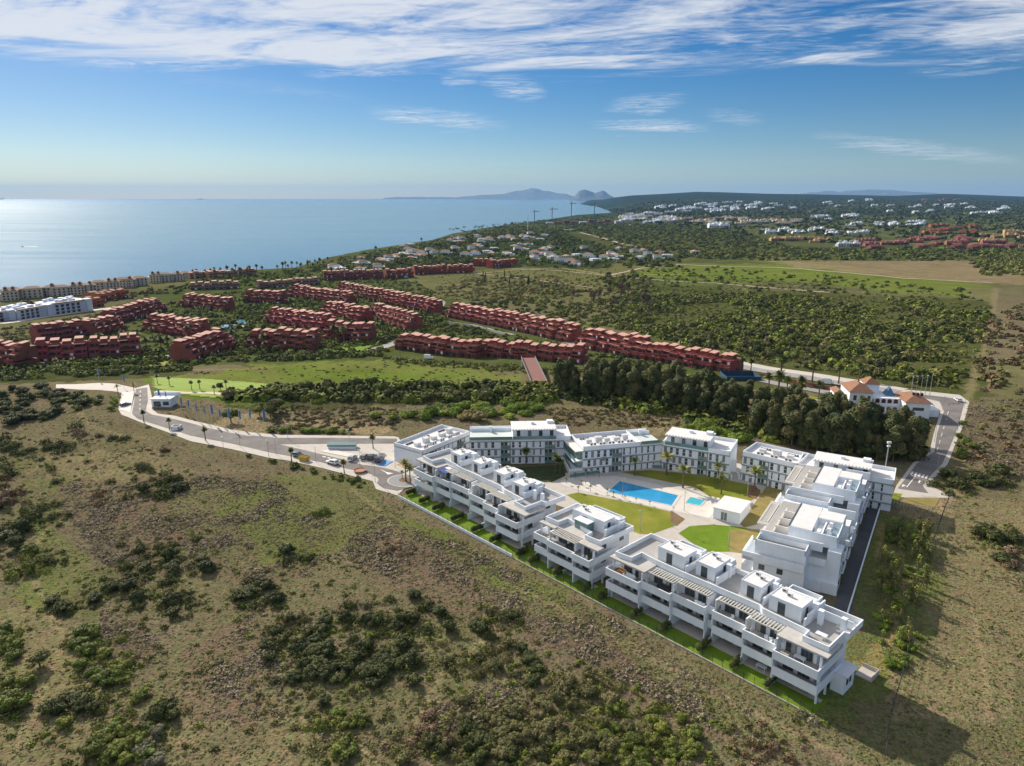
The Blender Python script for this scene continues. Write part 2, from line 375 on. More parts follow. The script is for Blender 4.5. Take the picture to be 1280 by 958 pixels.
def ground_colour(x, y, z):
    u, v = proj(x, y, z)
    n1 = fbm(x/17., y/17., 4, 3); n2 = fbm(x/5., y/5., 3, 21); n3 = fbm(x/90., y/90., 3, 33)
    c = np.array(DRY)[None]*(0.8+.5*n2[:, None])
    g = sst((n1-.46)/.12)[:, None]*.42; c = c*(1-g)+np.array(OLIVE)*g
    g = sst((n3+n2*.35-.70)/.1)[:, None]*.45; c = c*(1-g)+np.array(GREEN)*g
    far = sst((y-480)/500.)[:, None]
    nf = fbm(x/120., y/120., 4, 41); fc = np.array((.085, .10, .04))[None]*(0.7+.7*n1[:, None])
    gg = sst((nf-.5)/.1)[:, None]; fc = fc*(1-gg*.7)+np.array((.17, .16, .075))*gg*.7
    c = c*(1-far)+fc*far
    vf = sst((y-2600)/1500.)[:, None]; nn = fbm(x/520., y/520., 4, 77); vc = np.array((.035, .05, .03))[None]*(.75+.6*n3[:, None])
    gg = sst((nn-.53)/.06)[:, None]; vc = vc*(1-gg*.45)+np.array((.13, .135, .07))*gg*.45
    c = c*(1-vf)+vc*vf
    rg = sst((y-6500)/2500.)[:, None]; c = c*(1-rg)+np.array((.022, .036, .03))[None]*(.7+.7*nn[:, None])*rg
    uj = u+((n1-.5)*70+(n2-.5)*20)*np.clip(200/np.maximum(y, 60), .1, 2); vj = v+((n2-.5)*18+(n3-.5)*40)*np.clip(200/np.maximum(y, 60), .1, 2)
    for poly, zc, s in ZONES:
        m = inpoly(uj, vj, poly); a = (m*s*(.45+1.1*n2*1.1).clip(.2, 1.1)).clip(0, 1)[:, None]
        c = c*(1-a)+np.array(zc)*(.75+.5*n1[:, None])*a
    for pts, hw in PATHS:
        W = [P_cache(a, b) for a, b in pts]
        d = dpoly(x, y, W)+(n2-.5)*hw*1.6; a = (sst((hw-d)/(hw*.7))*.42)[:, None]; c = c*(1-a)+np.array(TAN)*(.7+.4*n2[:, None])*a
    return np.clip(c*.88, .008, .8)
_pc = {}
def P_cache(u, v):
    if (u, v) not in _pc: _pc[(u, v)] = P(u, v)[:2]
    return _pc[(u, v)]
nr_, na_ = 900, 640
rr = 22*np.power(16500/22., np.linspace(0, 1, nr_)); aa = np.radians(np.linspace(-62, 66, na_))
RR, AA = np.meshgrid(rr, aa, indexing='ij'); gx = (RR*np.sin(AA)).ravel(); gy = (RR*np.cos(AA)).ravel(); gz = terr(gx, gy)
idx = np.arange(nr_*na_).reshape(nr_, na_)
gF = np.stack([idx[:-1, :-1], idx[:-1, 1:], idx[1:, 1:], idx[1:, :-1]], -1).reshape(-1, 4)
gF = gF[(gz[gF] > SEA-2.9).any(1)]
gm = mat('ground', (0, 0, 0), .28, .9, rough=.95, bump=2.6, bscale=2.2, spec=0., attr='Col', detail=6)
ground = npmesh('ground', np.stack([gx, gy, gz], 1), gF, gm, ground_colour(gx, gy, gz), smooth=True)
tag(ground, kind='structure')

# sea
def sea_material():
    m = bpy.data.materials.new('sea_water'); m.use_nodes = True; t = m.node_tree; b = t.nodes['Principled BSDF']; N = t.nodes.new; lk = t.links.new
    b.inputs['Roughness'].default_value = .30; b.inputs['IOR'].default_value = 1.33; b.inputs['Specular IOR Level'].default_value = .35
    g = N('ShaderNodeNewGeometry')
    mp = N('ShaderNodeMapping'); mp.inputs['Scale'].default_value = (.0012, .006, 1); mp.inputs['Rotation'].default_value = (0, 0, .5); lk(g.outputs['Position'], mp.inputs[0])
    n1 = N('ShaderNodeTexNoise'); n1.inputs['Scale'].default_value = 1.; n1.inputs['Detail'].default_value = 5; lk(mp.outputs[0], n1.inputs['Vector'])
    cr = N('ShaderNodeValToRGB'); cr.color_ramp.elements[0].position = .35; cr.color_ramp.elements[1].position = .7
    cr.color_ramp.elements[0].color = (.025, .085, .14, 1); cr.color_ramp.elements[1].color = (.045, .125, .19, 1); lk(n1.outputs[0], cr.inputs[0]); lk(cr.outputs[0], b.inputs['Base Color'])
    n2 = N('ShaderNodeTexNoise'); n2.inputs['Scale'].default_value = .09; n2.inputs['Detail'].default_value = 6; n2.inputs['Roughness'].default_value = .65; lk(g.outputs['Position'], n2.inputs['Vector'])
    bp = N('ShaderNodeBump'); bp.inputs['Strength'].default_value = .22; bp.inputs['Distance'].default_value = .6; lk(n2.outputs[0], bp.inputs['Height']); lk(bp.outputs[0], b.inputs['Normal'])
    rr_ = N('ShaderNodeMapRange'); rr_.inputs[3].default_value = .10; rr_.inputs[4].default_value = .19; lk(n1.outputs[0], rr_.inputs[0]); lk(rr_.outputs[0], b.inputs['Roughness'])
    return m
q = MB(); SR = 44000
q.add([(-SR, -800, SEA), (SR, -800, SEA), (SR, SR, SEA), (-SR, SR, SEA)], [(0, 1, 2, 3)])
sea = q.build('sea', sea_material()); tag(sea, kind='structure')

# far mountains across the strait
def ridge(name, prof, y, depth, mt, base=SEA-5, seed=0, jag=1.):
    """a mountain range: (u, v) skyline at distance y, with foothills in front and behind"""
    us = np.array([p[0] for p in prof], float); vs = np.array([p[1] for p in prof], float)
    n = 220; u = np.linspace(us[0], us[-1], n); v = np.interp(u, us, vs)
    xk = (u-640)*.967/887
    h = 80+y*(246.2-v)*1.055e-3-base
    h = h*(1+.10*jag*(fbm(u/9., u*0+3., 3, seed)-.45))
    rows = []
    m = 26
    for j in range(m):
        t = j/(m-1)*2-1
        fall = (1-abs(t))**1.25
        yy = y+t*depth
        nz = fbm(xk*y/420.+seed, np.full(n, yy/420.), 4, seed)
        rows.append(np.stack([xk*y*(1+.02*t), np.full(n, yy), base+h*np.clip(fall*(.75+.5*nz) if abs(t) > .02 else 1, 0, 1)*1.0], 1))
    V = np.concatenate(rows); I = np.arange(m*n).reshape(m, n)
    F = np.stack([I[:-1, :-1], I[:-1, 1:], I[1:, 1:], I[1:, :-1]], -1).reshape(-1, 4)
    o = npmesh(name, V, F, mt, smooth=True); tag(o, kind='structure'); return o
rockm = mat('mountain_rock', (.10, .11, .09), (.20, .19, .16), .004, rough=.95, spec=0.)
ridge('mountain', [(712, 248), (718, 246), (724, 238.5), (731, 237), (738, 239), (743, 240.2), (748, 238.8), (753, 237), (757, 239.5), (761, 243), (768, 246.5), (775, 248)], 26000, 800, rockm, seed=3)
ridge('mountain', [(560, 248), (590, 244.5), (622, 243), (640, 239.8), (655, 236.5), (668, 235), (680, 237.5), (694, 241), (708, 242.5), (718, 246), (730, 248)], 39000, 3000, rockm, seed=8, jag=.6)
ridge('mountain', [(480, 247.5), (500, 246), (550, 246.2), (600, 247)], 40500, 1500, rockm, seed=5, jag=.4)
ridge('mountain', [(985, 247), (1005, 241.5), (1030, 238.5), (1060, 237.6), (1085, 236.4), (1110, 237.2), (1150, 240), (1190, 242.5), (1230, 244), (1290, 246)], 33000, 3000, rockm, seed=12, jag=.5)

# the air: one closed box round everything
def haze():
    m = bpy.data.materials.new('haze_air'); m.use_nodes = True; t = m.node_tree; t.nodes.clear()
    o_ = t.nodes.new('ShaderNodeOutputMaterial'); v = t.nodes.new('ShaderNodeVolumePrincipled')
    v.inputs['Color'].default_value = (.24, .50, .90, 1); v.inputs['Density'].default_value = 2.4e-5; v.inputs['Anisotropy'].default_value = .1
    t.links.new(v.outputs[0], o_.inputs['Volume'])
    b = MB(); b.box(-45500, 45500, -1500, 45500, SEA-8, 720); o = b.build('haze', m); tag(o, kind='stuff')
haze()
# ------------------------------------------------------------------ the white apartment complex
M_white = mat('white_render', (.79, .83, .875), (.715, .755, .80), .8, rough=.75, bump=.05, bscale=3, spec=.25, stretch=(1., 1., .22), detail=7)
M_cream = mat('cream_render', (.74, .71, .66), (.68, .65, .6), .5, rough=.8, spec=.2)
M_tile = mat('terrace_tile', (.40, .385, .37), (.33, .32, .31), 1.2, rough=.7, spec=.3, detail=7)
M_roof = mat('roof_gravel', (.74, .73, .73), (.64, .63, .63), .8, rough=.95, spec=.1, detail=8)
M_slab = mat('concrete_slab', (.52, .50, .47), (.42, .41, .39), .7, rough=.85, spec=.2, detail=7)
M_glass = mat('window_glass', (.035, .05, .055), (.06, .075, .08), .8, rough=.06, spec=.7)
M_glassg = mat('balcony_glass', (.16, .27, .25), (.12, .21, .2), .4, rough=.08, spec=.6)
M_frame = mat('dark_metal', (.06, .06, .065), rough=.5, spec=.4)
M_grey = mat('grey_panel', (.22, .235, .25), (.18, .19, .2), .6, rough=.6)
M_band = mat('grey_band', (.30, .33, .36), (.26, .29, .32), .5, rough=.7)
M_perg = mat('pergola_wood', (.62, .60, .55), (.5, .48, .43), 2., rough=.7)
M_ac = mat('ac_metal', (.66, .67, .68), (.55, .56, .57), 3., rough=.5, spec=.4)
M_patio = mat('patio_tile', (.50, .46, .42), (.42, .39, .36), .9, rough=.8, spec=.2, detail=6)
M_lawn = mat('lawn_grass', (.105, .19, .012), (.16, .235, .022), .45, rough=.95, bump=.6, bscale=5, spec=.1, detail=9)
M_lawny = mat('dry_lawn', (.13, .175, .015), (.27, .255, .045), .14, rough=.95, bump=.6, bscale=5, spec=.1, detail=9)
M_soil = mat('bed_soil', (.16, .10, .055), (.24, .16, .09), .6, rough=.95, spec=.1)
M_soil2 = mat('planting_ground', (.20, .17, .05), (.30, .23, .10), .35, rough=.95, spec=.1, bump=.6, bscale=3, detail=8)
M_pave = mat('pale_paving', (.52, .48, .43), (.44, .41, .37), .5, rough=.85, spec=.2, detail=7)
M_deck = mat('pool_deck_stone', (.66, .62, .57), (.57, .53, .48), .35, rough=.8, spec=.2, detail=7)
M_blind = mat('window_blind', (.42, .42, .40), (.36, .36, .34), .6, rough=.7)
M_blue = mat('blue_awning', (.03, .07, .28), rough=.8)

EO = np.array([-31.3, 180.9]); EE = np.array([.682, -.732]); EE = EE/np.hypot(*EE); EI = np.array([-EE[1], EE[0]])
def F1(p): q = EO+EE*p[0]+EI*p[1]; return (float(q[0]), float(q[1]), p[2])
def st(u, v, z=0.):
    g = np.array(G(u, v, z)[:2])-EO; return float(g@EE), float(g@EI)
def part(m, name, mt, root): return m.build(name, mt, root, root)

def ac_unit(root, fr, x, y, z, w=.9, d=.45, h=.75):
    m = MB(fr); m.box(x, x+w, y, y+d, z+.1, z+h); m.box(x+.05, x+.15, y+.02, y+d-.02, z, z+.1); m.box(x+w-.15, x+w-.05, y+.02, y+d-.02, z, z+.1)
    o = part(m, 'air_conditioner', M_ac, root)
    g = MB(fr); g.box(x+w*.2, x+w*.8, y-.02, y+.004, z+.2, z+h-.1); g.build('fan_grille', M_frame, o, root)

def glazing(root, fr, x0, x1, y, z0, z1, name='glass_door', th=.09, n=2, mt=None):
    """glazed opening: a dark pane in a metal frame on a facade at depth y (the front looks towards -y)"""
    m = MB(fr); m.box(x0, x1, y-th, y+.02, z0, z1); o = part(m, name, mt or M_glass, root)
    f = MB(fr); t = .07
    f.box(x0-t, x1+t, y-th-.03, y-th+.03, z1, z1+t); f.box(x0-t, x0, y-th-.03, y-th+.03, z0, z1); f.box(x1, x1+t, y-th-.03, y-th+.03, z0, z1)
    for k in range(1, n): xx = x0+(x1-x0)*k/n; f.box(xx-.03, xx+.03, y-th-.03, y-th-.001, z0, z1)
    f.build('frame', M_grey, o, root)
    if R.random() < .4:
        k = R.randrange(n); q = MB(fr); q.box(x0+(x1-x0)*k/n+.05, x0+(x1-x0)*(k+1)/n-.05, y-th-.012, y-th-.002, z0+(z1-z0)*R.choice((0, 0, .45)), z1-.02); q.build('blind', M_blind, o, root)
    return o

def pergola(root, s0, s1, t0, t1, z=9.0, n=None):
    m = MB(F1); n = n or int((s1-s0)/.55)
    m.box(s0, s1, t0, t0+.18, z-.2, z+.05); m.box(s0, s1, t1-.16, t1, z-.2, z+.05)
    for k in range(n+1):
        x = s0+(s1-s0-.2)*k/n; m.box(x, x+.2, t0+.185, t1-.165, z-.14, z+.03)
    m.box(s0+.05, s0+.3, t0+.02, t0+.17, 7.2, z-.2); m.box(s1-.3, s1-.05, t0+.02, t0+.17, 7.2, z-.2)
    return part(m, 'pergola', M_perg, root)

def front_block(label, segs, s0, s1, roof, huts, pergs, back=17.5, open_left=True, open_right=True, slabs=(), extra=None):
    root = thing('apartment_block', label, 'apartment block', F1(((s0+s1)/2, 9, 0)), 'white apartment blocks round the pool')
    body = MB(F1); end = 1.6
    for i, (a, b, t) in enumerate(segs):
        a2 = a+(end if i == 0 else 0); b2 = b-(end if i == len(segs)-1 else 0)
        for (z0, z1, rec) in ((0, 2.95, 3.4), (2.95, 6.05, 2.7), (6.05, 8.85, 3.1)):
            body.box(a2, b2, t+rec, back, z0, z1)
        # party walls between neighbouring flats
        if i:
            tt = min(t, segs[i-1][2])
            body.box(a-.14, a+.14, tt+.5, t+3.5, 0.02, 2.45); body.box(a-.13, a+.13, tt+.25, t+3.5, 4.2, 5.6); body.box(a-.13, a+.13, tt+1.1, t+3.5, 7.25, 8.84)
    t_l, t_r = segs[0][2], segs[-1][2]
    body.box(s0+.35, s0+.65, t_l+1.6, t_l+1.9, 0, 2.5); body.box(s1-.65, s1-.35, t_r+1.6, t_r+1.9, 0, 2.5); body.box(s1-.65, s1-.35, t_r+5.0, t_r+5.3, 0, 2.5)
    for ss, tt in ((s0+.5, t_l), (s1-.5, t_r)):
        body.box(ss-.2, ss+.2, tt+1.7, tt+2.1, 3.0, 5.65); body.box(ss-.2, ss+.2, tt+1.9, tt+2.3, 6.1, 8.85)
    part(body, 'wall', M_white, root)
    # balconies: slab and parapet, stepping with the flats
    for i, (a, b, t) in enumerate(segs):
        for lev, (zf, z0, z1, dt) in enumerate(((3.0, 2.5, 4.1, .3), (6.1, 5.62, 7.2, 0.))):
            m = MB(F1); tf = t+dt; th = .22; aa = a+.003*(i % 2); bb = b-.003*(i % 2)
            dn = 2.8
            m.box(aa, bb, tf, tf+th, z0, z1)
            lft = i == 0; rgt = i == len(segs)-1
            deepl = 9.5 if lft else (segs[i-1][2]-t+.4 if segs[i-1][2] > t+.1 else 0)
            deepr = 9.5 if rgt else (segs[i+1][2]-t+.4 if segs[i+1][2] > t+.1 else 0)
            if abs(b-37.1) < .3 or abs(b-22) < .5 or abs(b-93.4) < .4: deepr = max(deepr, 2.5)
            if deepl: m.box(aa, aa+th, tf+th, tf+deepl, z0, z1)
            if deepr: m.box(bb-th, bb, tf+th, tf+deepr, z0, z1)
            m.box(aa+th, bb-th, tf+th, tf+dn+.6, z0+.02, zf)
            if lft: m.box(aa+th, aa+end+.02, tf+dn+.6, tf+9.4, z0+.02, zf)
            if rgt: m.box(bb-end-.02, bb-th, tf+dn+.6, tf+9.4, z0+.02, zf)
            o = part(m, 'balcony', M_white, root)
            fl = MB(F1); fl.box(aa+th, bb-th, tf+th, tf+dn+.3, zf, zf+.03); fl.build('floor_tile', M_tile, o, root)
        # glazing on each storey
        wdt = b-a
        for (z0, z1, rec) in ((.1, 2.35, 3.4), (3.1, 5.3, 2.7), (6.2, 8.45, 3.1)):
            off = .9+(end if i == 0 else 0)
            x = a+off; hi = b-.7-(end if i == len(segs)-1 else 0)
            if hi-x > 4.2:
                k = x+(hi-x)*.38; glazing(root, F1, x, k, t+rec, z0, z1, n=2); glazing(root, F1, k+.9, hi, t+rec, z0, z1, n=3)
            else: glazing(root, F1, x, hi, t+rec, z0, z1, n=2)
        pt = MB(F1); pt.box(a+.02, b-.02, max(t+.1, 3.7), max(t+3.4, 4.2), .03, .12); part(pt, 'patio', M_patio, root)
        dv = MB(F1); dv.box(a-.1, a+.1, max(t-.5, 3.1), max(t+3.0, 4.0), .02, 1.65); part(dv, 'patio_wall', M_white, root)
    # side windows of the end walls
    for (sx, dirn) in ((s0+end, -1), (s1-end, 1)):
        for z0, z1 in ((3.9, 5.2), (7.0, 8.3)):
            for yy in (6.2, 12.2):
                m = MB(F1); x = sx+dirn*.05; m.box(min(sx, x), max(sx, x), yy+1.2, yy+2.6, z0, z1); part(m, 'window', M_glass, root)
    # roof slab with its overhangs
    rs = MB(F1)
    lo = max(t for _, _, t in segs)+3.0
    rs.box(s0+1.0, s1-1.0, lo+.01, back+.25, 8.86, 9.2)
    for (a, b, t0) in slabs: rs.box(a, b, t0, lo, 8.88, 9.2)
    part(rs, 'roof_slab', M_slab, root)
    pr = MB(F1); pr.wall(roof, 9.0, 10.2, .24, closed=True); part(pr, 'roof_parapet', M_white, root)
    fl = MB(F1); fl.sheet([(x, y) for x, y in roof], 9.24); part(fl, 'roof_terrace', M_tile, root)
    for k, (a, b, ta, tb) in enumerate(huts):
        h = MB(F1); h.box(a, b, ta, tb, 9.2, 12.0); h.box(a, b, tb+.002, tb+2.0, 9.2, 11.2)
        e = .12
        for (q0, q1, r0, r1) in ((a, b, ta, ta+e), (a, b, tb-e, tb), (a, a+e, ta+e, tb-e), (b-e, b, ta+e, tb-e)): h.box(q0, q1, r0, r1, 12.0, 12.14)
        o = part(h, 'stair_tower', M_white, root)
        r = MB(F1); r.box(a+e+.01, b-e-.01, ta+e+.01, tb-e-.01, 12.0, 12.05); r.build('roof', M_roof, o, root)
        d = MB(F1); dx = a+(b-a)*(.28 if k % 2 else .33); d.box(dx, dx+1.35, ta-.05, ta+.02, 9.3, 11.5); d.build('door', M_glass, o, root)
        wn_ = MB(F1); wn_.box(b-.02, b+.05, tb-2.6, tb-1.7, 9.4, 11.4); wn_.build('window', M_glass, o, root)
        for q in range(2): ac_unit(root, F1, a+.9+1.3*q, tb-1.5-.8*q, 12.05, h=.6)
        # low walls between the terraces, the chimney and the plant behind
        dv = MB(F1); dv.box(b+.9, b+1.12, ta-1.0, back-1, 9.25, 10.9); part(dv, 'terrace_wall', M_white, root)
        c = MB(F1); c.box(b+.55, b+1.35, ta+3.2, ta+3.9, 9.25, 11.9); c.box(b+.48, b+1.42, ta+3.13, ta+3.97, 11.9, 12.02); part(c, 'chimney', M_white, root)
        bx = MB(F1); bx.wall([(a+.2, tb+2.2), (a+.2, back+.8), (b-.2, back+.8), (b-.2, tb+2.2)], 9.2, 10.7, .2); part(bx, 'plant_enclosure', M_white, root)
        for q in range(3): ac_unit(root, F1, a+.5+1.15*q, tb+2.7, 9.25)
    for (a, b, t0, t1) in pergs: pergola(root, a, b, t0, t1)
    if extra: extra(root)
    return root

segs1 = [(0.2, 8.8, 5.2), (8.8, 14.7, 6.2), (14.7, 22.0, 6.8), (23.9, 30.4, 5.6), (30.4, 37.1, 4.5), (37.1, 44.6, 2.6)]
# a stair recess between the two halves is closed by a short set-back flat
segs1f = segs1[:3]+[(22.0, 23.9, 7.6)]+segs1[3:]
roof1 = [(.7, 8.4), (5.4, 8.0), (5.8, 11.6), (12.8, 11.0), (12.9, 10.6), (31.5, 10.0), (33.5, 9.2), (40.5, 8.6), (40.3, 6.2), (44.2, 5.8), (44.3, 11.0), (45.6, 11.1), (46.0, 17.3), (.7, 17.3)]
huts1 = [(7.3, 11.4, 13.0, 17.2), (16.4, 20.1, 12.8, 17.0), (25.8, 29.8, 12.3, 17.2), (34.2, 38.4, 10.9, 15.2)]
def extra1(root):
    m = MB(F1); m.box(9.2, 12.6, 7.0, 9.4, 8.7, 8.8); part(m, 'awning', M_blue, root)
    c = MB(F1)
    for s in (40.8, 43.4): c.box(s, s+.7, 11.6, 12.3, 9.25, 11.6)
    part(c, 'chimney', M_white, root)
blk1 = front_block("long white three storey block with four roof towers nearest the roundabout", segs1f, .2, 45.2, roof1, huts1,
    [(11.1, 14.5, 7.9, 10.2), (15.2, 21.5, 7.9, 10.2), (23.9, 30.3, 7.6, 9.8), (30.8, 37.0, 6.6, 9.0)],
    slabs=[(-1.0, 8.6, 7.0), (38.0, 46.2, 3.9)], extra=extra1)
segs2 = [(50.4, 55.0, 2.4), (55.0, 62.9, 1.9), (62.9, 67.7, 1.4)]
roof2 = [(51.1, 5.7), (54.8, 5.9), (55.0, 8.7), (62.2, 7.6), (63.2, 7.4), (63.2, 5.4), (67.1, 5.5), (67.5, 16.2), (51.1, 16.2)]
def extra2(root):
    m = MB(F1); m.box(57.8, 61.5, 7.9, 10.0, 9.25, 11.2); o = part(m, 'glass_porch', M_glassg, root)
    t = MB(F1); t.box(57.6, 61.7, 7.7, 10.04, 11.2, 11.32); t.build('roof', M_white, o, root)
blk2 = front_block("small square white block with one wide roof tower in the middle of the front row", segs2, 50.4, 67.7, roof2, [(55.2, 64.4, 10.0, 13.8)],
    [(55.4, 62.8, 2.5, 5.0)], back=16.8, slabs=[(50.4, 55.2, 4.2), (62.9, 68.4, 3.2), (55.2, 62.9, 5.1)], extra=extra2)
segs3 = [(71.6, 79.8, 2.0), (79.8, 86.4, 3.1), (86.4, 93.4, 3.9), (93.4, 94.8, 5.2), (94.8, 101.6, 4.2), (101.6, 108.0, 2.9), (108.0, 115.7, 1.3)]
roof3 = [(72.3, 4.4), (75.9, 4.8), (76.0, 8.0), (79, 7.6), (86, 7.5), (102, 7.7), (103, 7.1), (111.4, 6.6), (111.5, 4.5), (115.6, 4.6), (115.6, 10.5), (116.3, 10.6), (116.3, 16.2), (72.3, 16.2)]
huts3 = [(78.9, 85.1, 9.5, 13.8), (87.4, 91.5, 10.0, 15.6), (96.9, 100.9, 10.0, 15.0), (103.0, 108.9, 9.0, 13.2)]
def extra3(root):
    m = MB(F1); m.box(115.2, 117.4, 8.4, 12.4, 0, 3.6); m.box(115.0, 117.9, 8.2, 12.6, 3.6, 3.75); o = part(m, 'side_porch', M_white, root)
    for y in (9.2, 10.4):
        g = MB(F1); g.box(117.38, 117.43, y, y+.8, 1.4, 2.6); g.build('window', M_glass, o, root)
    c = MB(F1)
    for s, t in ((110.9, 10.8), (114.6, 11.2)): c.box(s, s+.8, t, t+.8, 9.25, 11.8); c.box(s-.06, s+.86, t-.06, t+.86, 11.8, 11.92)
    part(c, 'chimney', M_white, root)
    w_ = MB(F1); w_.box(109.7, 109.95, 9.3, 16, 9.25, 11.2); w_.box(109.95, 116.0, 13.2, 13.4, 9.25, 10.8); part(w_, 'terrace_wall', M_white, root)
    r = MB(F1); r.box(116.6, 119.4, 15.2, 18.4, -.1, .25); r.wall([(116.7, 18.3), (119.3, 18.3), (119.3, 15.3)], .25, .95, .12); part(r, 'side_steps', M_patio, root)
blk3 = front_block("longest white block of the front row, its near end wall in deep shade", segs3, 71.6, 115.7, roof3, huts3,
    [(80.2, 86.2, 4.3, 6.9), (86.6, 93.2, 5.2, 7.4), (95.0, 101.6, 5.5, 7.6), (102.0, 107.4, 4.3, 6.9)],
    back=16.8, slabs=[(71.5, 80.2, 3.3), (107.7, 116.3, 2.9)], extra=extra3)

# furniture of the terraces
def furn(kind, s, t, z, rot=0.):
    if kind == 'table':
        r = thing('terrace_table', 'x', 'table', F1((s, t, z)), 'white terrace tables')
        m = MB(); m.box(-.9, .9, -.5, .5, .70, .76); m.build('table_top', M_white, r)
        for a in (-.8, .72):
            for b in (-.42, .34): k = MB(); k.box(a, a+.08, b, b+.08, 0, .70); k.build('leg', M_white, r)
    else:
        r = thing('sun_lounger', 'x', 'sun lounger', F1((s, t, z)), 'white sun loungers on the balconies')
        m = MB(); m.box(-.32, .32, -.9, .5, .26, .34); m.build('seat', M_white, r)
        m = MB(); m.add([(-.32, .5, .3), (.32, .5, .3), (.32, 1.0, .62), (-.32, 1.0, .62), (-.32, .5, .24), (.32, .5, .24), (.32, 1.0, .56), (-.32, 1.0, .56)], [(0, 1, 2, 3), (7, 6, 5, 4), (0, 4, 5, 1), (1, 5, 6, 2), (2, 6, 7, 3), (3, 7, 4, 0)]); m.build('backrest', M_white, r)
        for a in (-.3, .24):
            for b in (-.85, .4): k = MB(); k.box(a, a+.06, b, b+.06, 0, .26); k.build('leg', M_white, r)
    r.rotation_euler = (0, 0, atan2(EE[1], EE[0])+rot); return r
a = furn('table', 113.2, 7.4, 9.25); a['label'] = 'white table standing on the roof terrace at the near end of the long block'
a = furn('table', 111.8, 3.3, 6.14); a['label'] = 'white table under the corner roof of the top floor balcony'
a = furn('table', 104.9, 4.6, .13); a['label'] = 'white table on the shaded ground floor patio'
a = furn('table', 58.5, 3.4, .13); a['label'] = 'white table on the patio below the small square block'
for k in range(3):
    a = furn('lounger', 105.4+.85*k, 4.2, 6.14, .5); a['label'] = ['white lounger under the slatted pergola next to the corner flat, leftmost of three', 'white lounger between two others under the slatted pergola next to the corner flat', 'white lounger nearest the corner flat, under its slatted pergola'][k]
for k in range(3):
    a = furn('lounger', 91.0+.75*k, 4.9, 6.14, .5); a['label'] = ['white lounger on the middle balcony of the long block, furthest from its stair gap', 'white lounger on the middle balcony of the long block, between two others', 'white lounger on the middle balcony of the long block, beside its stair gap'][k]

M_wood = mat('teak_wood', (.38, .22, .10), (.30, .17, .08), 2., rough=.7)
def bits(name, label, cat, s, t, z, boxes, mt, group=None):
    r = thing(name, label, cat, F1((s, t, z)), group, atan2(EE[1], EE[0]))
    for pn, bx, m_ in boxes: q = MB(); [q.box(*b) for b in bx]; q.build(pn, m_ or mt, r)
    return r
def sofa(s, t, z, label, mt): return bits('garden_sofa', label, 'sofa', s, t, z, [('seat', [(-1.1, 1.1, -.4, .4, .12, .42)], mt), ('backrest', [(-1.1, 1.1, .41, .6, .12, .85)], mt), ('armrest', [(-1.3, -1.11, -.4, .6, .12, .62)], mt), ('armrest', [(1.11, 1.3, -.4, .6, .12, .62)], mt)], mt)
sofa(74.0, 4.0, 6.14, 'teak coloured sofa on the top corner balcony at the far end of the longest block', M_wood)
sofa(76.4, 3.6, 6.14, 'white sofa beside the teak one on the far corner balcony of the longest block', M_white)
sofa(83.5, 5.2, 6.14, 'dark sofa under the slatted pergola next to the far corner of the longest block', M_frame)
sofa(34.0, 6.2, 6.14, 'dark sofa on the top balcony before the last corner of the first block', M_frame)
sofa(41.5, 4.6, 6.14, 'black sofa on the top corner balcony of the first block by the gap', M_frame)
sofa(27.5, 7.6, 6.14, 'dark sofa on the top balcony just after the stair gap of the first block', M_frame)
sofa(60.2, 4.1, 6.14, 'black sofa in the deep shade of the square block top balcony', M_frame)
for k_, (s_, t_, l_) in enumerate(((65.6, 2.9, 'white chair at the corner of the square block top balcony'), (64.6, 2.7, 'white chair beside the glass front of the square block top balcony'), (98.0, 5.6, 'white chair on the balcony just past the stair gap of the longest block'), (18.5, 8.2, 'white chair on the top balcony before the stair gap of the first block'))):
    bits('balcony_chair', l_, 'chair', s_, t_, 6.14, [('seat', [(-.3, .3, -.3, .3, .36, .44)], M_white), ('backrest', [(-.3, .3, .31, .37, .44, .95)], M_white), ('leg', [(-.28, -.22, -.28, -.22, 0, .36)], M_white), ('leg', [(.22, .28, -.28, -.22, 0, .36)], M_white), ('leg', [(-.28, -.22, .22, .28, 0, .36)], M_white), ('leg', [(.22, .28, .22, .28, 0, .36)], M_white)], M_white)

# garden strip, fence and hedges in front of the row
def strip(name, poly, z, mt, fr=F1):
    m = MB(fr); m.sheet(poly, z); o = m.build(name, mt); tag(o, kind='structure'); return o
strip('garden_lawn', [(.2, .25), (116.2, .25), (116.4, 5.2), (46, 6.0), (30, 8.0), (0.2, 8.0)], .05, M_lawn)
fr_ = thing('garden_fence', 'low white wall topped with wire mesh fencing off the gardens from the brown field', 'fence', F1((58, 0, 0)))
m = MB(F1); m.box(0, 46, -.1, .1, -.3, .75); part(m, 'wall', M_white, fr_)
m = MB(F1); m.box(46.01, 116.3, -.08, .08, -.3, .14); part(m, 'kerb', M_slab, fr_)
m = MB(F1)
for k in range(59): m.box(k*2, k*2+.06, -.03, .03, .16, 1.6)
for z in (1.0, 1.3, 1.58): m.box(0, 116.3, -.012, .012, z, z+.025)
part(m, 'wire_mesh', M_frame, fr_)
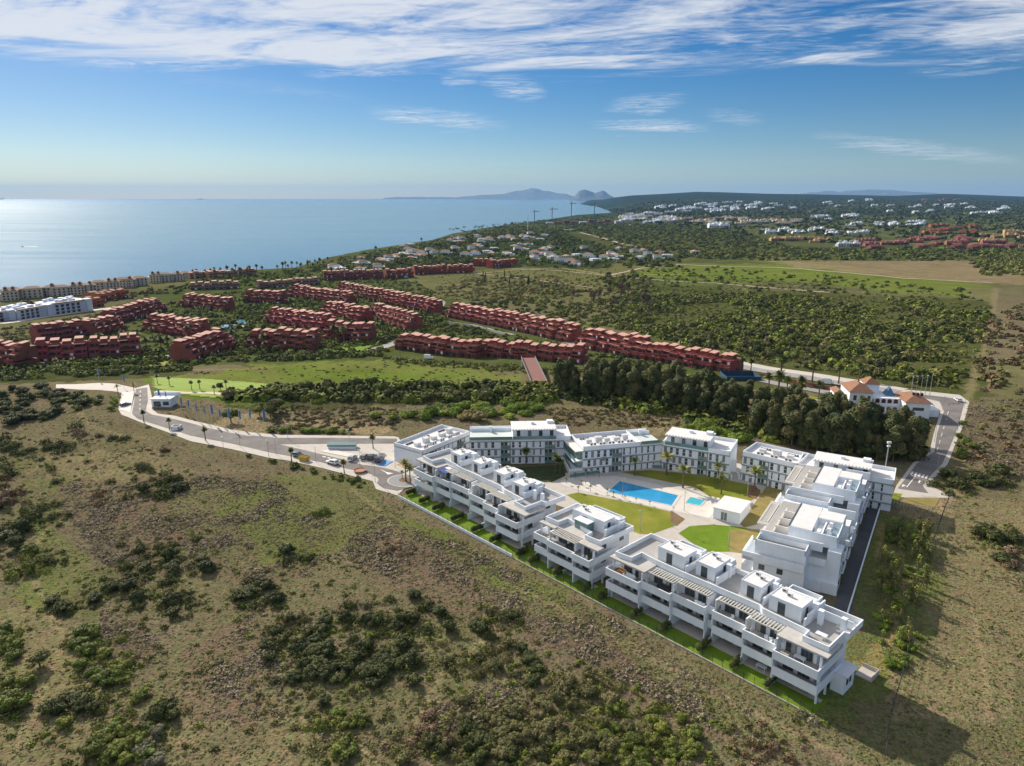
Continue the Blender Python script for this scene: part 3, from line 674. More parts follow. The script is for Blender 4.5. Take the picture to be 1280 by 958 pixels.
# back wings round the pool ---------------------------------------------------
def wing(label, A, B, depth, ztop, floors, base=0., pent=None, loggia=(), terrace=None, acs=3, step=2.0, bands=True, name='apartment_wing', solid_end=False):
    """a flat roofed wing whose facade runs from A to B (left to right seen from the pool) and looks at the camera"""
    A = np.array(A, float); B = np.array(B, float); W = float(np.hypot(*(B-A))); ex = (B-A)/W; ey = np.array([-ex[1], ex[0]])
    def fr(p): q = A+ex*p[0]+ey*p[1]; return (float(q[0]), float(q[1]), p[2])
    root = thing(name, label, 'apartment block', fr((W/2, depth/2, base)), 'white apartment blocks round the pool')
    fh = (ztop-1.35-base)/floors if not terrace else (ztop-1.35-base)/floors
    zr = ztop-.9
    t0, t1 = terrace if terrace else (0, 0)
    m = MB(fr)
    m.box(0, W, .25, depth, base-1.0, zr)
    part(m, 'wall', M_white, root)
    # roof parapet, left open where the top storey or a terrace stands
    def pw(x0, x1): return [(x0+.12, .12), (x1-.12, .12), (x1-.12, depth-.12), (x0+.12, depth-.12)]
    p = MB(fr); x0 = t1 if terrace and t0 <= .1 else 0; x1 = t0 if terrace and t0 > .1 else W
    p.wall(pw(x0, x1), zr-.45, ztop, .24, closed=True); part(p, 'roof_parapet', M_white, root)
    r = MB(fr); r.sheet([(x0+.24, .24), (x1-.24, .24), (x1-.24, depth-.24), (x0+.24, depth-.24)], zr+.03); part(r, 'roof', M_roof, root)
    if terrace:
        r = MB(fr); r.box(t0, t1, -.15, depth-2.6, zr-.45, zr+.02); part(r, 'terrace_slab', mat('terrace_pale', (.60, .66, .63), (.52, .58, .56), .5, rough=.6), root)
        g = MB(fr); g.box(t0+.05, t1-.05, -.12, -.06, zr+.02, zr+1.0); part(g, 'glass_balustrade', M_glassg, root)
        k = MB(fr); k.box(t0, t1, depth-2.5, depth-2.3, zr, ztop+.1); k.box(t0, t1, depth-.24, depth, zr, ztop); k.box((t0+t1)/2-.5, (t0+t1)/2+.5, depth-3.4, depth-2.6, zr, ztop+.9); part(k, 'terrace_wall', M_white, root)
    # floor bands, panels and windows
    nw = 0
    for f in range(floors):
        z = base+f*fh; last = f == floors-1
        if bands:
            b = MB(fr); b.box(-.05, W+.05, -.06, .26, z+fh-.32, z+fh); part(b, 'floor_band', M_band, root)
        segs_ = []
        x = .5+(.9 if f % 2 else 0)
        while x < W-.9:
            lg = [l for l in loggia if l[0]-.9 < x < l[1]+.05]
            if lg: x = lg[0][1]+.45; continue
            shut = R.random() < .45
            w = .85
            if x+w < W-.2 and nw < 92:
                o_ = MB(fr); o_.box(x, x+w, .17, .27, z+.35, z+fh-.34)
                q = part(o_, 'window', M_grey if shut else M_glass, root); nw += 1
                if not shut:
                    s_ = MB(fr); s_.box(x-.03, x+w+.03, .12, .168, z+fh*.5, z+fh*.5+.06); s_.box(x-.05, x, .1, .26, z+.35, z+fh-.34); s_.box(x+w, x+w+.05, .1, .26, z+.35, z+fh-.34); s_.build('frame', M_white, q, root)
            x += step+.25*(R.random()-.5)
            # protruding white panel between the windows
        for k in range(int(W/ (step))+1):
            a_ = .5+(.9 if f % 2 else 0)+k*step+.98; b_ = a_+step-1.25
            if b_ > W-.15 or any(l[0]-.25 < b_ and a_ < l[1]+.25 for l in loggia): continue
            pn = MB(fr); pn.box(a_, b_, .14, .252, z+.05, z+fh-.325); part(pn, 'cladding_panel', M_white, root)
        for (a_, b_) in loggia:
            l = MB(fr); l.box(a_, b_, .16, .27, z+.05, z+fh-.33); q = part(l, 'loggia', M_glass, root)
            g = MB(fr); g.box(a_, b_, -.02, .04, z+.1, z+1.1); g.build('glass_balustrade', M_glassg, q, root)
            g = MB(fr); g.box(a_+.9, a_+1.05, .05, .15, z+.1, z+fh-.33); g.box(b_-1.0, b_-.2, .1, .158, z+.1, z+fh-.5); g.build('blind', M_cream, q, root)
    # roof plant
    for k in range(acs):
        ax = x0+1.2+(x1-x0-3.5)*(k+.5)/acs
        c = MB(fr); hh = 1.0+.5*(k % 3 == 1); c.box(ax, ax+1.7+.4*(k % 2), depth*.42, depth*.42+1.4, zr+.05, zr+.05+hh)
        if hh > 1.2: c.box(ax-.15, ax+2.1, depth*.42-.1, depth*.42+1.5, zr+.05+hh, zr+.15+hh)
        part(c, 'roof_plant', M_ac, root)
        for q in range(2): ac_unit(root, fr, ax+.2+1.1*q, depth*.2, zr+.04, h=.9)
        if k % 2 == 0:
            pk = MB(fr)
            for q in range(4): pk.box(ax-.8+q*.8, ax-.3+q*.8, depth*.72, depth*.72+.7, zr+.05, zr+.4)
            part(pk, 'solar_panel', M_frame, root)
    if pent:
        a_, b_, d0, d1, zp = pent
        m = MB(fr); m.box(a_, b_, d0, d1, zr, zp-.3); o = part(m, 'penthouse', M_white, root)
        r = MB(fr); r.box(a_-.3, b_+.25, d0-1.3, d1+.2, zp-.28, zp); r.build('roof', M_roof, o, root)
        r = MB(fr); n = int((b_-a_)/.8)
        for q in range(n): x = a_+.1+(b_-a_-.3)*q/max(n-1, 1); r.box(x, x+.28, d0-1.32, d0-.5, zp-.005, zp+.03)
        r.build('roof_slats', M_band, o, root)
        for q in range(4):
            x = a_+1.3+(b_-a_-3)*q/3
            g = MB(fr); g.box(x, x+1.1, d0-.04, d0+.02, zr+.3, zp-.7); g.build('window', M_grey if q == 1 else M_glass, o, root)
        g = MB(fr); g.box(a_, b_, -.1, -.04, zr, zr+1.0); g.build('glass_balustrade', M_glassg, o, root)
        c = MB(fr); xm = a_+(b_-a_)*.45; c.box(xm, xm+1.0, d1-3.2, d1-2.2, zp, zp+.7); c.box(b_-2.2, b_-.3, d1-2.4, d1-.6, zp, zp+.75); c.build('chimney', M_white, o, root)
    return root, fr
w1, _ = wing("low white wing running back from the car park to the rear row", (-27.0, 202.0), (-13.9, 220.3), 12.0, 6.0, 2, acs=5, loggia=[(4.5, 7.5), (16.5, 19.5)])
w2, f2 = wing("four storey white wing with a penthouse roof behind the first block", (-13.0, 205.4), (18.2, 206.9), 11.0, 8.9, 3, pent=(13.3, 26.6, 2.2, 9.4, 10.85), loggia=[(9.6, 12.6), (23.2, 26.4)], terrace=(0, 13.2), acs=0, step=2.05)
w3, f3 = wing("white rear wing with a pointed glass prow and many roof units", (21.1, 197.2), (45.4, 203.3), 11.5, 8.9, 3, base=-.6, loggia=[(9.2, 12.2)], terrace=(18.2, 25.0), acs=5, step=1.95)
w4, f4 = wing("white rear wing with a sloping penthouse roof and glazed bays near the footbridge", (45.4, 202.4), (63.0, 193.2), 11.8, 8.9, 3, base=-.6, pent=(.8, 13.6, 1.6, 8.6, 10.85), loggia=[(10.8, 13.6)], acs=1, step=1.9)
w5, f5 = wing("white rear wing with a plant covered roof between the footbridge and the stepped block", (66.7, 193.5), (78.6, 183.6), 10.5, 8.9, 3, base=-.4, loggia=[(5.0, 7.8)], acs=3, step=1.9)
w6, f6 = wing("white rear wing at the road end with a long pale penthouse roof", (78.6, 183.6), (99.2, 171.6), 10.0, 8.9, 3, base=-.4, pent=(4.2, 18.0, 1.0, 7.4, 10.85), loggia=[(12, 14.5)], acs=1, step=2.0)
# the glass prow of the third wing
pv = [(15.8, 207.6), (18.7, 196.8), (21.1, 197.5), (19.0, 207.3)]
for z in (7.5, 4.7, 2.0):
    m = MB(); m.prism(pv if z > 7 else [(15.8, 207.2), (16.4+z*.35, 195.9), (21.0, 197.15), (19.0, 207.3)], z-.3, z); part(m, 'prow_balcony', M_cream if z > 7 else M_white, w3)
m = MB(); m.wall([(16.4, 206.6), (19.3, 198.2), (20.9, 198.2)], 0, 7.2, .12); part(m, 'prow_glazing', M_glassg, w3)
m = MB(); m.wall([(15.9, 207.0), (17.3, 196.2)], 2.0, 3.0, .08); m.wall([(15.9, 207.0), (18.2, 196.4)], 4.7, 5.7, .08); part(m, 'glass_balustrade', M_glassg, w3)
m = MB(); m.prism([(16.2, 206.6), (16.9, 196.4), (20.9, 197.2), (19.0, 207.3)], -.6, 1.7); part(m, 'prow_base', M_cream, w3)
# footbridge stairs between wings four and five
ft = thing('entrance_stair', 'white stair and doorway frame between two rear wings', 'stair', (65.2, 195.5, 0))
m = MB(); m.box(64.3, 66.3, 196.5, 197.0, 0, 5.0); m.box(64.0, 64.3, 193.5, 203, 0, 1.4); m.box(66.3, 66.6, 193.5, 199, 0, 1.4); part(m, 'frame', M_white, ft)
m = MB()
for k in range(8): m.box(64.31, 66.29, 193.6+k*.36, 193.96+k*.36, 0, .17*(k+1)-.004*k)
part(m, 'step', M_pave, ft)

# the stepped block at the right ------------------------------------------------
RO = np.array([49.0, 137.1]); RP = np.array([.534, .845]); RP = RP/np.hypot(*RP); RQ = np.array([RP[1], -RP[0]])
def F2(p): q = RO+RP*p[0]+RQ*p[1]; return (float(q[0]), float(q[1]), p[2])
def FQ(p): return F2((p[1], p[0], p[2]))          # x = q (to the right), y = p (away)
rb = thing('apartment_block', "stepped white block with two roof storeys above the shaded lane", 'apartment block', F2((27, 10, 0)), 'white apartment blocks round the pool')
m = MB(FQ)
m.box(2.4, 12.6, .6, 52, 0, 9.0)            # lower mass under the terraces
m.box(0, 2.39, 8.5, 51, 0, 2.9)
m.box(12.61, 15.9, 5.2, 52, 0, 6.0)
part(m, 'wall', M_white, rb)
for k in range(2):
    b = 0. if k == 0 else 28.0
    # first terrace and its fascia facing the pool
    m = MB(FQ); m.box(0, .25, b+.0, b+8.3, 5.4, 7.2); m.box(.25, 2.4, b, b+8.3, 5.4, 6.1); m.box(.25, 12.5, b-.0, b+.25, 5.4, 7.2); m.box(.25, 12.5, b+.25, b+.62, 5.4, 6.1); part(m, 'balcony', M_white, rb)
    m = MB(FQ); m.box(0, .25, b+.6, b+8.3, 2.4, 4.1); m.box(.25, 2.4, b+.6, b+8.3, 2.4, 3.0); part(m, 'balcony', M_white, rb)
    m = MB(FQ); m.box(0.1, 2.35, b+11.5, b+25.5, 8.7, 9.0)
    part(m, 'roof_slab', M_slab, rb)
    p = MB(FQ)
    p.box(.3, .55, b+13, b+24, 8.9, 9.12); p.box(1.9, 2.2, b+13, b+24, 9.0, 9.12)
    for q in range(17): p.box(.55, 1.9, b+13+q*.65, b+13.22+q*.65, 8.98, 9.08)
    part(p, 'pergola', M_perg, rb)
    m = MB(FQ); m.box(-.3, .9, b+23.4, b+27.2, 5.5, 7.4); part(m, 'balcony', M_cream, rb)
    # roof terrace box at the near end of each unit
    m = MB(FQ); m.wall([(2.5, b+.75), (12.3, b+.75), (12.3, b+4.2), (2.5, b+4.2)], 9.0, 10.2, .24, closed=True); m.box(2.4, 15.0, b+4.4, b+4.65, 9, 10.9); part(m, 'roof_parapet', M_white, rb)
    m = MB(FQ); m.sheet([(2.6, b+.85), (12.2, b+.85), (12.2, b+4.1), (2.6, b+4.1)], 9.04); m.sheet([(2.5, b+4.7), (7.4, b+4.7), (7.4, b+27), (2.5, b+27)], 9.05); part(m, 'roof_terrace', M_tile, rb)
    m = MB(FQ); m.wall([(4.6, b+6.9), (4.6, b+20.6)], 9.05, 10.1, .2)
    for q in range(3): m.wall([(4.6, b+9+q*4.4), (7.4, b+9+q*4.4)], 9.05, 10.6, .2)
    part(m, 'terrace_wall', M_cream, rb)
    # roof storey with its sunken plant court
    m = MB(FQ); m.box(7.5, 12.3, b+7.1, b+20.5, 9.0, 12.0); m.box(12.301, 17.3, b+14.6, b+19.4, 9.0, 12.0); m.box(12.3, 17.3, b+7.1, b+14.599, 9.0, 10.6); o = part(m, 'roof_storey', M_white, rb)
    m = MB(FQ); m.box(7.62, 12.2, b+7.25, b+20.38, 12.0, 12.06); m.box(12.33, 17.2, b+14.8, b+19.3, 12.0, 12.06); m.build('roof', M_roof, o, rb)
    m = MB(FQ); m.box(7.5, 7.7, b+7.1, b+20.5, 12.0, 12.18); m.build('parapet', M_frame, o, rb)
    m = MB(FQ); m.wall([(12.4, b+7.2), (17.2, b+7.2), (17.2, b+14.4)], 10.6, 11.8, .22); m.box(13.9, 14.2, b+7.4, b+14.4, 10.6, 11.6); m.build('plant_wall', M_white, o, rb)
    m = MB(FQ); m.box(12.6, 13.7, b+8.2, b+10.0, 10.6, 11.6); m.box(14.8, 15.6, b+9.2, b+10, 10.6, 12.3); m.box(14.8, 15.5, b+12.5, b+13.2, 10.6, 12.2); m.build('chimney', M_white, o, rb)
    for q in range(4): ac_unit(rb, FQ, 14.4+.0*q, b+10.4+.9*q, 10.62, h=.8)
    for q in range(2):
        m = MB(FQ); x, y = 15.9, b+8.4+3.4*q
        m.add([(x, y, 10.75), (x+1.0, y-.1, 10.75), (x+1.0, y+2.3, 11.75), (x, y+2.3, 11.75), (x, y, 10.68), (x+1.0, y-.1, 10.68), (x+1.0, y+2.3, 11.68), (x, y+2.3, 11.68)], [(0, 1, 2, 3), (7, 6, 5, 4), (0, 4, 5, 1), (1, 5, 6, 2), (2, 6, 7, 3), (3, 7, 4, 0)])
        part(m, 'solar_panel', mat('solar_glass', (.25, .36, .42), rough=.15, spec=.6), rb)
    # tall shaded side above the lane: stacked balconies between towers
    for (p0, p1, q1, zt) in ((5.2, 9.6, 18.5, 9.3), (13.5, 17.0, 18.0, 9.9), (20.5, 24.0, 18.0, 9.0)):
        m = MB(FQ); m.box(15.9, q1, b+p0, b+p1, 0, zt); part(m, 'side_tower', M_white, rb)
        for z in (1.2, 4.2, 7.0):
            if z > zt-2: continue
            m = MB(FQ); m.box(q1-.02, q1+.05, b+p0+.9, b+p0+2.6, z, z+1.3); part(m, 'window', M_glass, rb)
    for (p0, p1) in ((9.6, 13.5), (17.0, 20.5), (24.0, 28.0)):
        for z in (3.0, 6.0):
            m = MB(FQ); m.box(15.92, 18.9, b+p0+.02, b+p1-.02, z-.3, z); m.box(18.68, 18.9, b+p0+.02, b+p1-.02, z, z+1.1); part(m, 'balcony', M_white, rb)
            m = MB(FQ); m.box(15.88, 15.97, b+p0+.4, b+p1-.4, z+.1, z+2.3); part(m, 'glass_door', M_glass, rb)
    m = MB(FQ); m.box(12.6, 15.9, b+4.3, b+4.6, 6, 7.4); part(m, 'terrace_wall', M_white, rb)
    m = MB(FQ); m.box(12.5, 18.4, b+26.6, b+26.9, 8, 10.1); part(m, 'terrace_wall', M_white, rb)
# gable end details towards the camera
m = MB(FQ); m.box(12.62, 18.6, 4.4, 5.2, 0, 2.4); m.wall([(9.6, .2), (9.6, 4.2), (15.4, 4.2)], 0, 2.2, .2); part(m, 'yard_wall', M_white, rb)
for q, z in ((3.5, 3.6), (7.2, 3.6)):
    m = MB(FQ); m.box(q, q+1.2, .55, .62, z, z+1.2); part(m, 'window', M_glass, rb)

# the lane behind it, courtyard ground -----------------------------------------
def sheet_px(name, pts, z, mt, base=0.):
    m = MB(); m.sheet([G(u, v, base)[:2] for u, v in pts], z); o = m.build(name, mt); tag(o, kind='structure'); return o
M_asph = mat('asphalt', (.135, .125, .12), (.215, .20, .19), .16, rough=.9, spec=.2, detail=8)
M_asphd = mat('new_asphalt', (.085, .085, .09), (.11, .11, .115), .3, rough=.9, spec=.2, detail=8)
M_kerb = mat('kerb_stone', (.52, .50, .47), (.45, .43, .40), .8, rough=.85)
M_paint = mat('road_paint', (.75, .74, .70), (.6, .59, .56), 1.5, rough=.7)
strip('lane', [(-6, 18.9), (56, 18.9), (56, 21.4), (-6, 21.4)], .07, M_asphd, F2)
lw = thing('lane_wall', 'white kerb wall along the shaded lane behind the stepped block', 'wall', F2((25, 21.6, 0)))
m = MB(F2); m.box(-8, 56, 21.42, 21.7, -.2, .7); part(m, 'wall', M_white, lw)
strip('courtyard_paving', [(-22, -14), (3, -30), (46, -36), (70, -28), (70, 3), (-14, 3)], .02, M_pave, F2)
sheet_px('courtyard_path', [(640, 612), (700, 592), (760, 588), (830, 583), (905, 589), (960, 604), (985, 612), (960, 650), (930, 690), (880, 690), (800, 665), (720, 640)], .026, M_pave)
sheet_px('sunken_garden', [(632, 606), (645, 585), (704, 581), (707, 595), (690, 603)], .034, mat('dark_garden', (.03, .045, .015), (.06, .08, .02), .5, rough=.95))
sheet_px('courtyard_lawn', [(775, 590), (812, 588), (880, 594), (945, 608), (952, 618), (935, 629), (898, 628), (870, 610)], .045, M_lawny)
sheet_px('courtyard_lawn', [(708, 619), (722, 616), (800, 631), (838, 640), (856, 650), (846, 657), (815, 668), (800, 668), (770, 656)], .046, M_lawny)
sheet_px('courtyard_lawn', [(848, 667), (862, 658), (890, 656), (925, 659), (950, 664), (940, 690), (880, 690)], .047, M_lawn)
sheet_px('planting_bed', [(913, 662), (950, 662), (935, 693), (912, 690)], .055, M_soil2)
sheet_px('planting_bed', [(967, 596), (985, 604), (950, 655), (930, 660), (925, 655)], .05, M_soil2)
sheet_px('planting_bed', [(838, 638), (856, 649), (846, 658), (838, 652)], .056, M_soil)
sheet_px('planting_bed', [(938, 606), (951, 613), (946, 624), (934, 622)], .057, M_soil)
deck = sheet_px('pool_deck', [(700, 601), (716, 597), (768, 595), (800, 601), (850, 613), (900, 623), (893, 640), (886, 648), (830, 637), (760, 621), (720, 612), (702, 606)], .06, M_deck)
# pool: a real basin standing proud of the deck by its coping
def pool(name, label, pts, coping, base=0., col=((.02, .26, .52), (.03, .34, .62)), dz=.02):
    c = np.mean([G(u, v, base)[:2] for u, v in pts], 0); W = [G(u, v, base)[:2] for u, v in pts]
    r = thing(name, label, 'pool', (float(c[0]), float(c[1]), base))
    m = MB(); m.sheet(W, base+.085+dz); m.build('water', mat(name+'_water', col[0], col[1], .3, rough=.08, spec=.5, bump=.35, bscale=1.6), r, r)
    m = MB()
    big = [tuple(c+(np.array(p)-c)*(1+coping/max(np.hypot(*(np.array(p)-c)), .1))) for p in W]
    n = len(W)
    m.add([(x, y, base+.12+dz) for x, y in W]+[(x, y, base+.12+dz) for x, y in big]+[(x, y, base) for x, y in big]+[(x, y, base) for x, y in W],
          [(i, (i+1) % n, n+(i+1) % n, n+i) for i in range(n)]+[(n+i, n+(i+1) % n, 2*n+(i+1) % n, 2*n+i) for i in range(n)]+[(i, 3*n+i, 3*n+(i+1) % n, (i+1) % n) for i in range(n)])
    m.build('coping', M_deck, r, r); return r
pool('swimming_pool', 'large bright blue rectangular pool in the courtyard of the white blocks', [(774.8, 602), (759.8, 615.3), (839.5, 632.4), (847.8, 619.9)], .8, dz=.0)
pool('paddling_pool', 'small turquoise children pool beside the big blue pool', [(863, 622), (857, 629), (875, 632.5), (881.5, 626)], .5, col=((.05, .42, .55), (.08, .48, .60)))
ph = thing('pool_house', 'flat white pool house beside the children pool', 'pool house', G(912, 640))
a_, b_, c_, d_ = [G(*q)[:2] for q in ((891, 648), (924, 656), (937, 640.5), (905, 633.5))]
m = MB(); m.prism([a_, b_, c_, d_], 0, 2.9); part(m, 'wall', M_white, ph)
cc = np.mean([a_, b_, c_, d_], 0); m = MB(); m.prism([tuple(cc+(np.array(p)-cc)*1.04) for p in (a_, b_, c_, d_)], 2.91, 3.15); part(m, 'roof', M_roof, ph)
m = MB(); dx = (np.array(b_)-np.array(a_)); nn = np.array([dx[1], -dx[0]])/np.hypot(*dx)*.04
for k in (.3, .42): q0 = np.array(a_)+dx*k; q1 = q0+dx*.1; m.prism([tuple(q0), tuple(q1), tuple(q1+nn), tuple(q0+nn)], .2, 2.3)
part(m, 'door', M_grey, ph)
# glass fence between the garden and the rear wings
gf = thing('glass_fence', 'long glass fence with pale rail along the path in front of the rear wings', 'fence', G(850, 590))
pts = [G(u, v)[:2] for u, v in ((712, 597), (760, 590), (800, 584.5), (850, 586.5), (900, 591), (935, 599), (965, 607))]
m = MB(); m.wall(pts, .0, 1.0, .05); part(m, 'glass_panel', M_glassg, gf)
m = MB(); m.wall(pts, 1.0, 1.07, .12)
for q in pts: m.box(q[0]-.04, q[0]+.04, q[1]-.04, q[1]+.04, 0, 1.0)
part(m, 'rail', M_white, gf)
# ------------------------------------------------------------------ roads, car park, cars
def resamp(pts, n):
    a = np.array(pts, float); d = np.r_[0, np.cumsum(np.hypot(*np.diff(a[:, :2], axis=0).T))]
    q = np.linspace(0, d[-1], n); return np.stack([np.interp(q, d, a[:, k]) for k in range(a.shape[1])], 1)
def drape(pts, lift):
    """world points (x, y) put on the ground"""
    x = np.array([p[0] for p in pts]); y = np.array([p[1] for p in pts]); z = terr(x, y)+lift
    return list(zip(x, y, z))
def road_px(name, left, right, lift, mt, n=None, m=5, kind='structure'):
    """a ribbon between two pixel polylines, draped on the ground"""
    l = np.array([P(*q)[:2] for q in left]); r = np.array([P(*q)[:2] for q in right])
    ln = np.hypot(*np.diff(l, axis=0).T).sum(); n = n or int(max(6, min(160, ln/2.0)))
    l = resamp(l, n); r = resamp(r, n)
    V = []
    for k in range(m+1): V.append(l+(r-l)*k/m)
    V = np.stack(V, 1).reshape(-1, 2); z = terr(V[:, 0], V[:, 1])+lift
    I = np.arange(n*(m+1)).reshape(n, m+1); F = np.stack([I[:-1, :-1], I[1:, :-1], I[1:, 1:], I[:-1, 1:]], -1).reshape(-1, 4)
    W = np.c_[V, z]
    a, b, c = W[F[0][0]], W[F[0][1]], W[F[0][2]]
    if np.cross(b-a, c-a)[2] < 0: F = F[:, ::-1]
    o = npmesh(name, W, F, mt)
    if kind: tag(o, kind=kind)
    return o
def ribbon(name, pts, hw, lift, mt, world=False):
    w_ = np.array([(p if world else P(*p))[:2] for p in pts], float); n = int(max(4, min(220, np.hypot(*np.diff(w_, axis=0).T).sum()/2.))); w_ = resamp(w_, n)
    d = np.gradient(w_, axis=0); d /= np.hypot(*d.T)[:, None]+1e-9; nn = np.stack([-d[:, 1], d[:, 0]], 1)
    V = np.stack([w_-nn*hw, w_, w_+nn*hw], 1).reshape(-1, 2); z = terr(V[:, 0], V[:, 1])+lift
    I = np.arange(n*3).reshape(n, 3); F = np.stack([I[:-1, 1:], I[:-1, :-1], I[1:, :-1], I[1:, 1:]], -1).reshape(-1, 4)
    o = npmesh(name, np.c_[V, z], F[:, ::-1] if False else F, mt); tag(o, kind='structure'); return o
LB = [(152, 492), (148, 512), (152, 519), (170, 526), (210, 541), (238, 552), (290, 562), (337, 573), (359, 576), (400, 585), (446, 597), (466, 602), (470, 612), (497, 620)]
LT = [(186, 481), (190, 497), (190, 512), (198, 518), (218, 520), (240, 526), (262, 531), (290, 538), (314, 541), (349, 544), (420, 545), (497, 546), (515, 570), (525, 590)]
road_px('pavement', LB, LT, .10, M_pave, m=10)
road_px('pavement', [(70, 481), (100, 480.5), (125, 479), (145, 480), (160, 483.5), (175, 487)], [(70, 485.5), (100, 487.5), (125, 488), (145, 490), (158, 493), (170, 496)], .10, M_pave)
road_px('road', [(170, 487), (167.5, 505), (165, 518), (172, 524), (210, 536), (238, 545), (290, 555), (337, 566), (359, 570), (400, 578), (423, 584), (446, 589), (464, 593)],
        [(184, 485), (185, 501), (182, 514), (190, 519), (216, 524), (238, 529.5), (262, 536), (290, 542), (314, 546), (349, 556), (400, 568), (440, 578), (474, 588)], .16, M_asph)
road_px('road', [(314, 551), (349, 556), (420, 555), (496, 555)], [(314, 545), (349, 548), (420, 548), (496, 549)], .165, M_asph)
road_px('road', [(446, 588.5), (464, 592.5), (474, 599), (471, 605), (480, 611), (496, 614)], [(456, 582), (478, 585), (497, 590), (505, 594), (516, 600), (520, 608)], .17, M_asph, m=6)
sheet_px('parking_bay', [(400, 565), (412, 562), (445, 569), (470, 574), (464, 581), (440, 573)], .21, mat('pale_concrete', (.66, .63, .58), (.58, .55, .51), .4, rough=.85))
sheet_px('blue_bay', [(473, 582.5), (481, 576), (492, 577.5), (481, 583.5)], .215, mat('blue_paint', (.08, .25, .55), (.1, .3, .6), 1., rough=.7))
sheet_px('pink_paving', [(495, 580.5), (502, 577.5), (522, 580), (524, 588), (503, 585)], .213, mat('pink_paving_stone', (.55, .33, .28), (.5, .3, .26), .6, rough=.8))
sheet_px('pavement', [(150, 513), (153, 491), (168, 490), (163, 516)], .2, mat('pale_concrete', (.66, .63, .58)))
def ellip(u, v, ru, rv, n=28): return [(u+ru*cos(2*pi*k/n), v+rv*sin(2*pi*k/n)) for k in range(n)]
sheet_px('roundabout', ellip(506, 602, 22, 8), .22, M_kerb); sheet_px('roundabout', ellip(506, 602, 20.6, 7.4), .225, M_grey)
sheet_px('planting_bed', ellip(507, 601, 8.4, 3.1), .235, M_soil)
def paint_px(pts, z=.20): sheet_px('road_marking', pts, z, M_paint)
for t in range(5): paint_px([(175.2-t*.1, 489+t*5.4), (175.9-t*.1, 489+t*5.4), (175.6-t*.1, 491.4+t*5.4), (174.8-t*.1, 491.4+t*5.4)], .215)
for k in range(4): paint_px([(404+6*k, 571+1.6*k), (408+6*k, 572+1.6*k), (406.6+6*k, 572.8+1.6*k), (402.6+6*k, 571.8+1.6*k)], .2)
paint_px([(474, 587), (483, 591), (492, 592.6), (485, 594.5), (482, 591.8)], .21)
# right hand road
road_px('pavement', [(1115, 622), (1120, 608), (1141, 579), (1162, 564), (1167, 543), (1176, 514), (1150, 498), (1060, 488)], [(1194, 623), (1160, 606), (1185, 580), (1192, 561), (1203, 535), (1212, 503), (1200, 494), (1060, 482)], .07, M_pave, m=8)
road_px('road', [(1122, 611), (1127, 605), (1146, 580), (1168, 565), (1171, 543), (1180, 514.5), (1174, 502), (1150, 497), (1060, 487)], [(1160, 617), (1152, 606.5), (1178, 580), (1186, 561.5), (1197, 535), (1205, 504), (1198, 499), (1160, 494.5), (1060, 484.5)], .13, M_asph, m=6)
for k in range(5):
    u = 1139.8+4.6*k; v = 590+1.25*k; paint_px([(u, v), (u+2.6, v+.7), (u+.3, v+4.2), (u-2.4, v+3.5)], .16)
paint_px([(1146, 593), (1147, 593.3), (1134, 610), (1132.6, 609.6)], .16)
paint_px([(1149, 601), (1151, 602), (1149, 605), (1147.5, 604)], .16); paint_px([(1128, 606), (1133, 608), (1127, 609.5)], .16)
for k in range(6): paint_px([(1172.2+2.6*k, 560-9*k), (1173+2.6*k, 560-9*k), (1171.6+2.6*k, 564-9*k), (1170.8+2.6*k, 564-9*k)], .16)
# dual carriageway behind the trees
HA = [(560, 392), (650, 415), (720, 433), (800, 440), (918, 456), (1000, 470), (1060, 480)]
ribbon('pavement', [(620, 398), (720, 428), (800, 436), (918, 454.5), (1000, 468), (1060, 478), (1120, 489)], 8.5, .10, M_pave)
ribbon('road', [(620, 400), (720, 430), (800, 438.5), (918, 457), (1000, 471), (1060, 481), (1120, 491)], 5.2, .17, mat('motorway_asphalt', (.24, .23, .225), (.30, .29, .28), .2, rough=.9))
ribbon('road', [(925, 470), (980, 482), (1045, 493)], 3.6, .17, mat('motorway_asphalt', (.24, .23, .225)))
hb = thing('crash_barrier', 'long dark red barrier wall between the two carriageways of the main road', 'barrier', P(985, 480))
pp = resamp([P(u, v)[:2] for u, v in ((922, 465.5), (970, 474.5), (1010, 482), (1052, 490.5))], 24)
m = MB()
for (x0, y0), (x1, y1) in zip(pp[:-1], pp[1:]): z = hz(x0, y0); m.wall([(x0, y0), (x1, y1)], z-.3, z+1.5, .3)
part(m, 'wall', mat('red_barrier', (.20, .07, .05), (.15, .05, .04), .8, rough=.8), hb)
# road past the red houses and its branches
ribbon('road', [(440, 440), (470, 437), (498, 428), (528, 408), (545, 392), (552, 378), (545, 374)], 4.2, .2, mat('motorway_asphalt', (.24, .23, .225)))
ribbon('road', [(555, 404), (590, 407), (640, 419)], 3., .2, mat('motorway_asphalt', (.24, .23, .225)))
ribbon('track', [(560, 336), (600, 342), (640, 338), (700, 335), (760, 344), (850, 344)], 3.0, .2, M_soil2)
ribbon('road', [(0, 405), (60, 396), (118, 388), (150, 384)], 4.5, .2, M_pave)

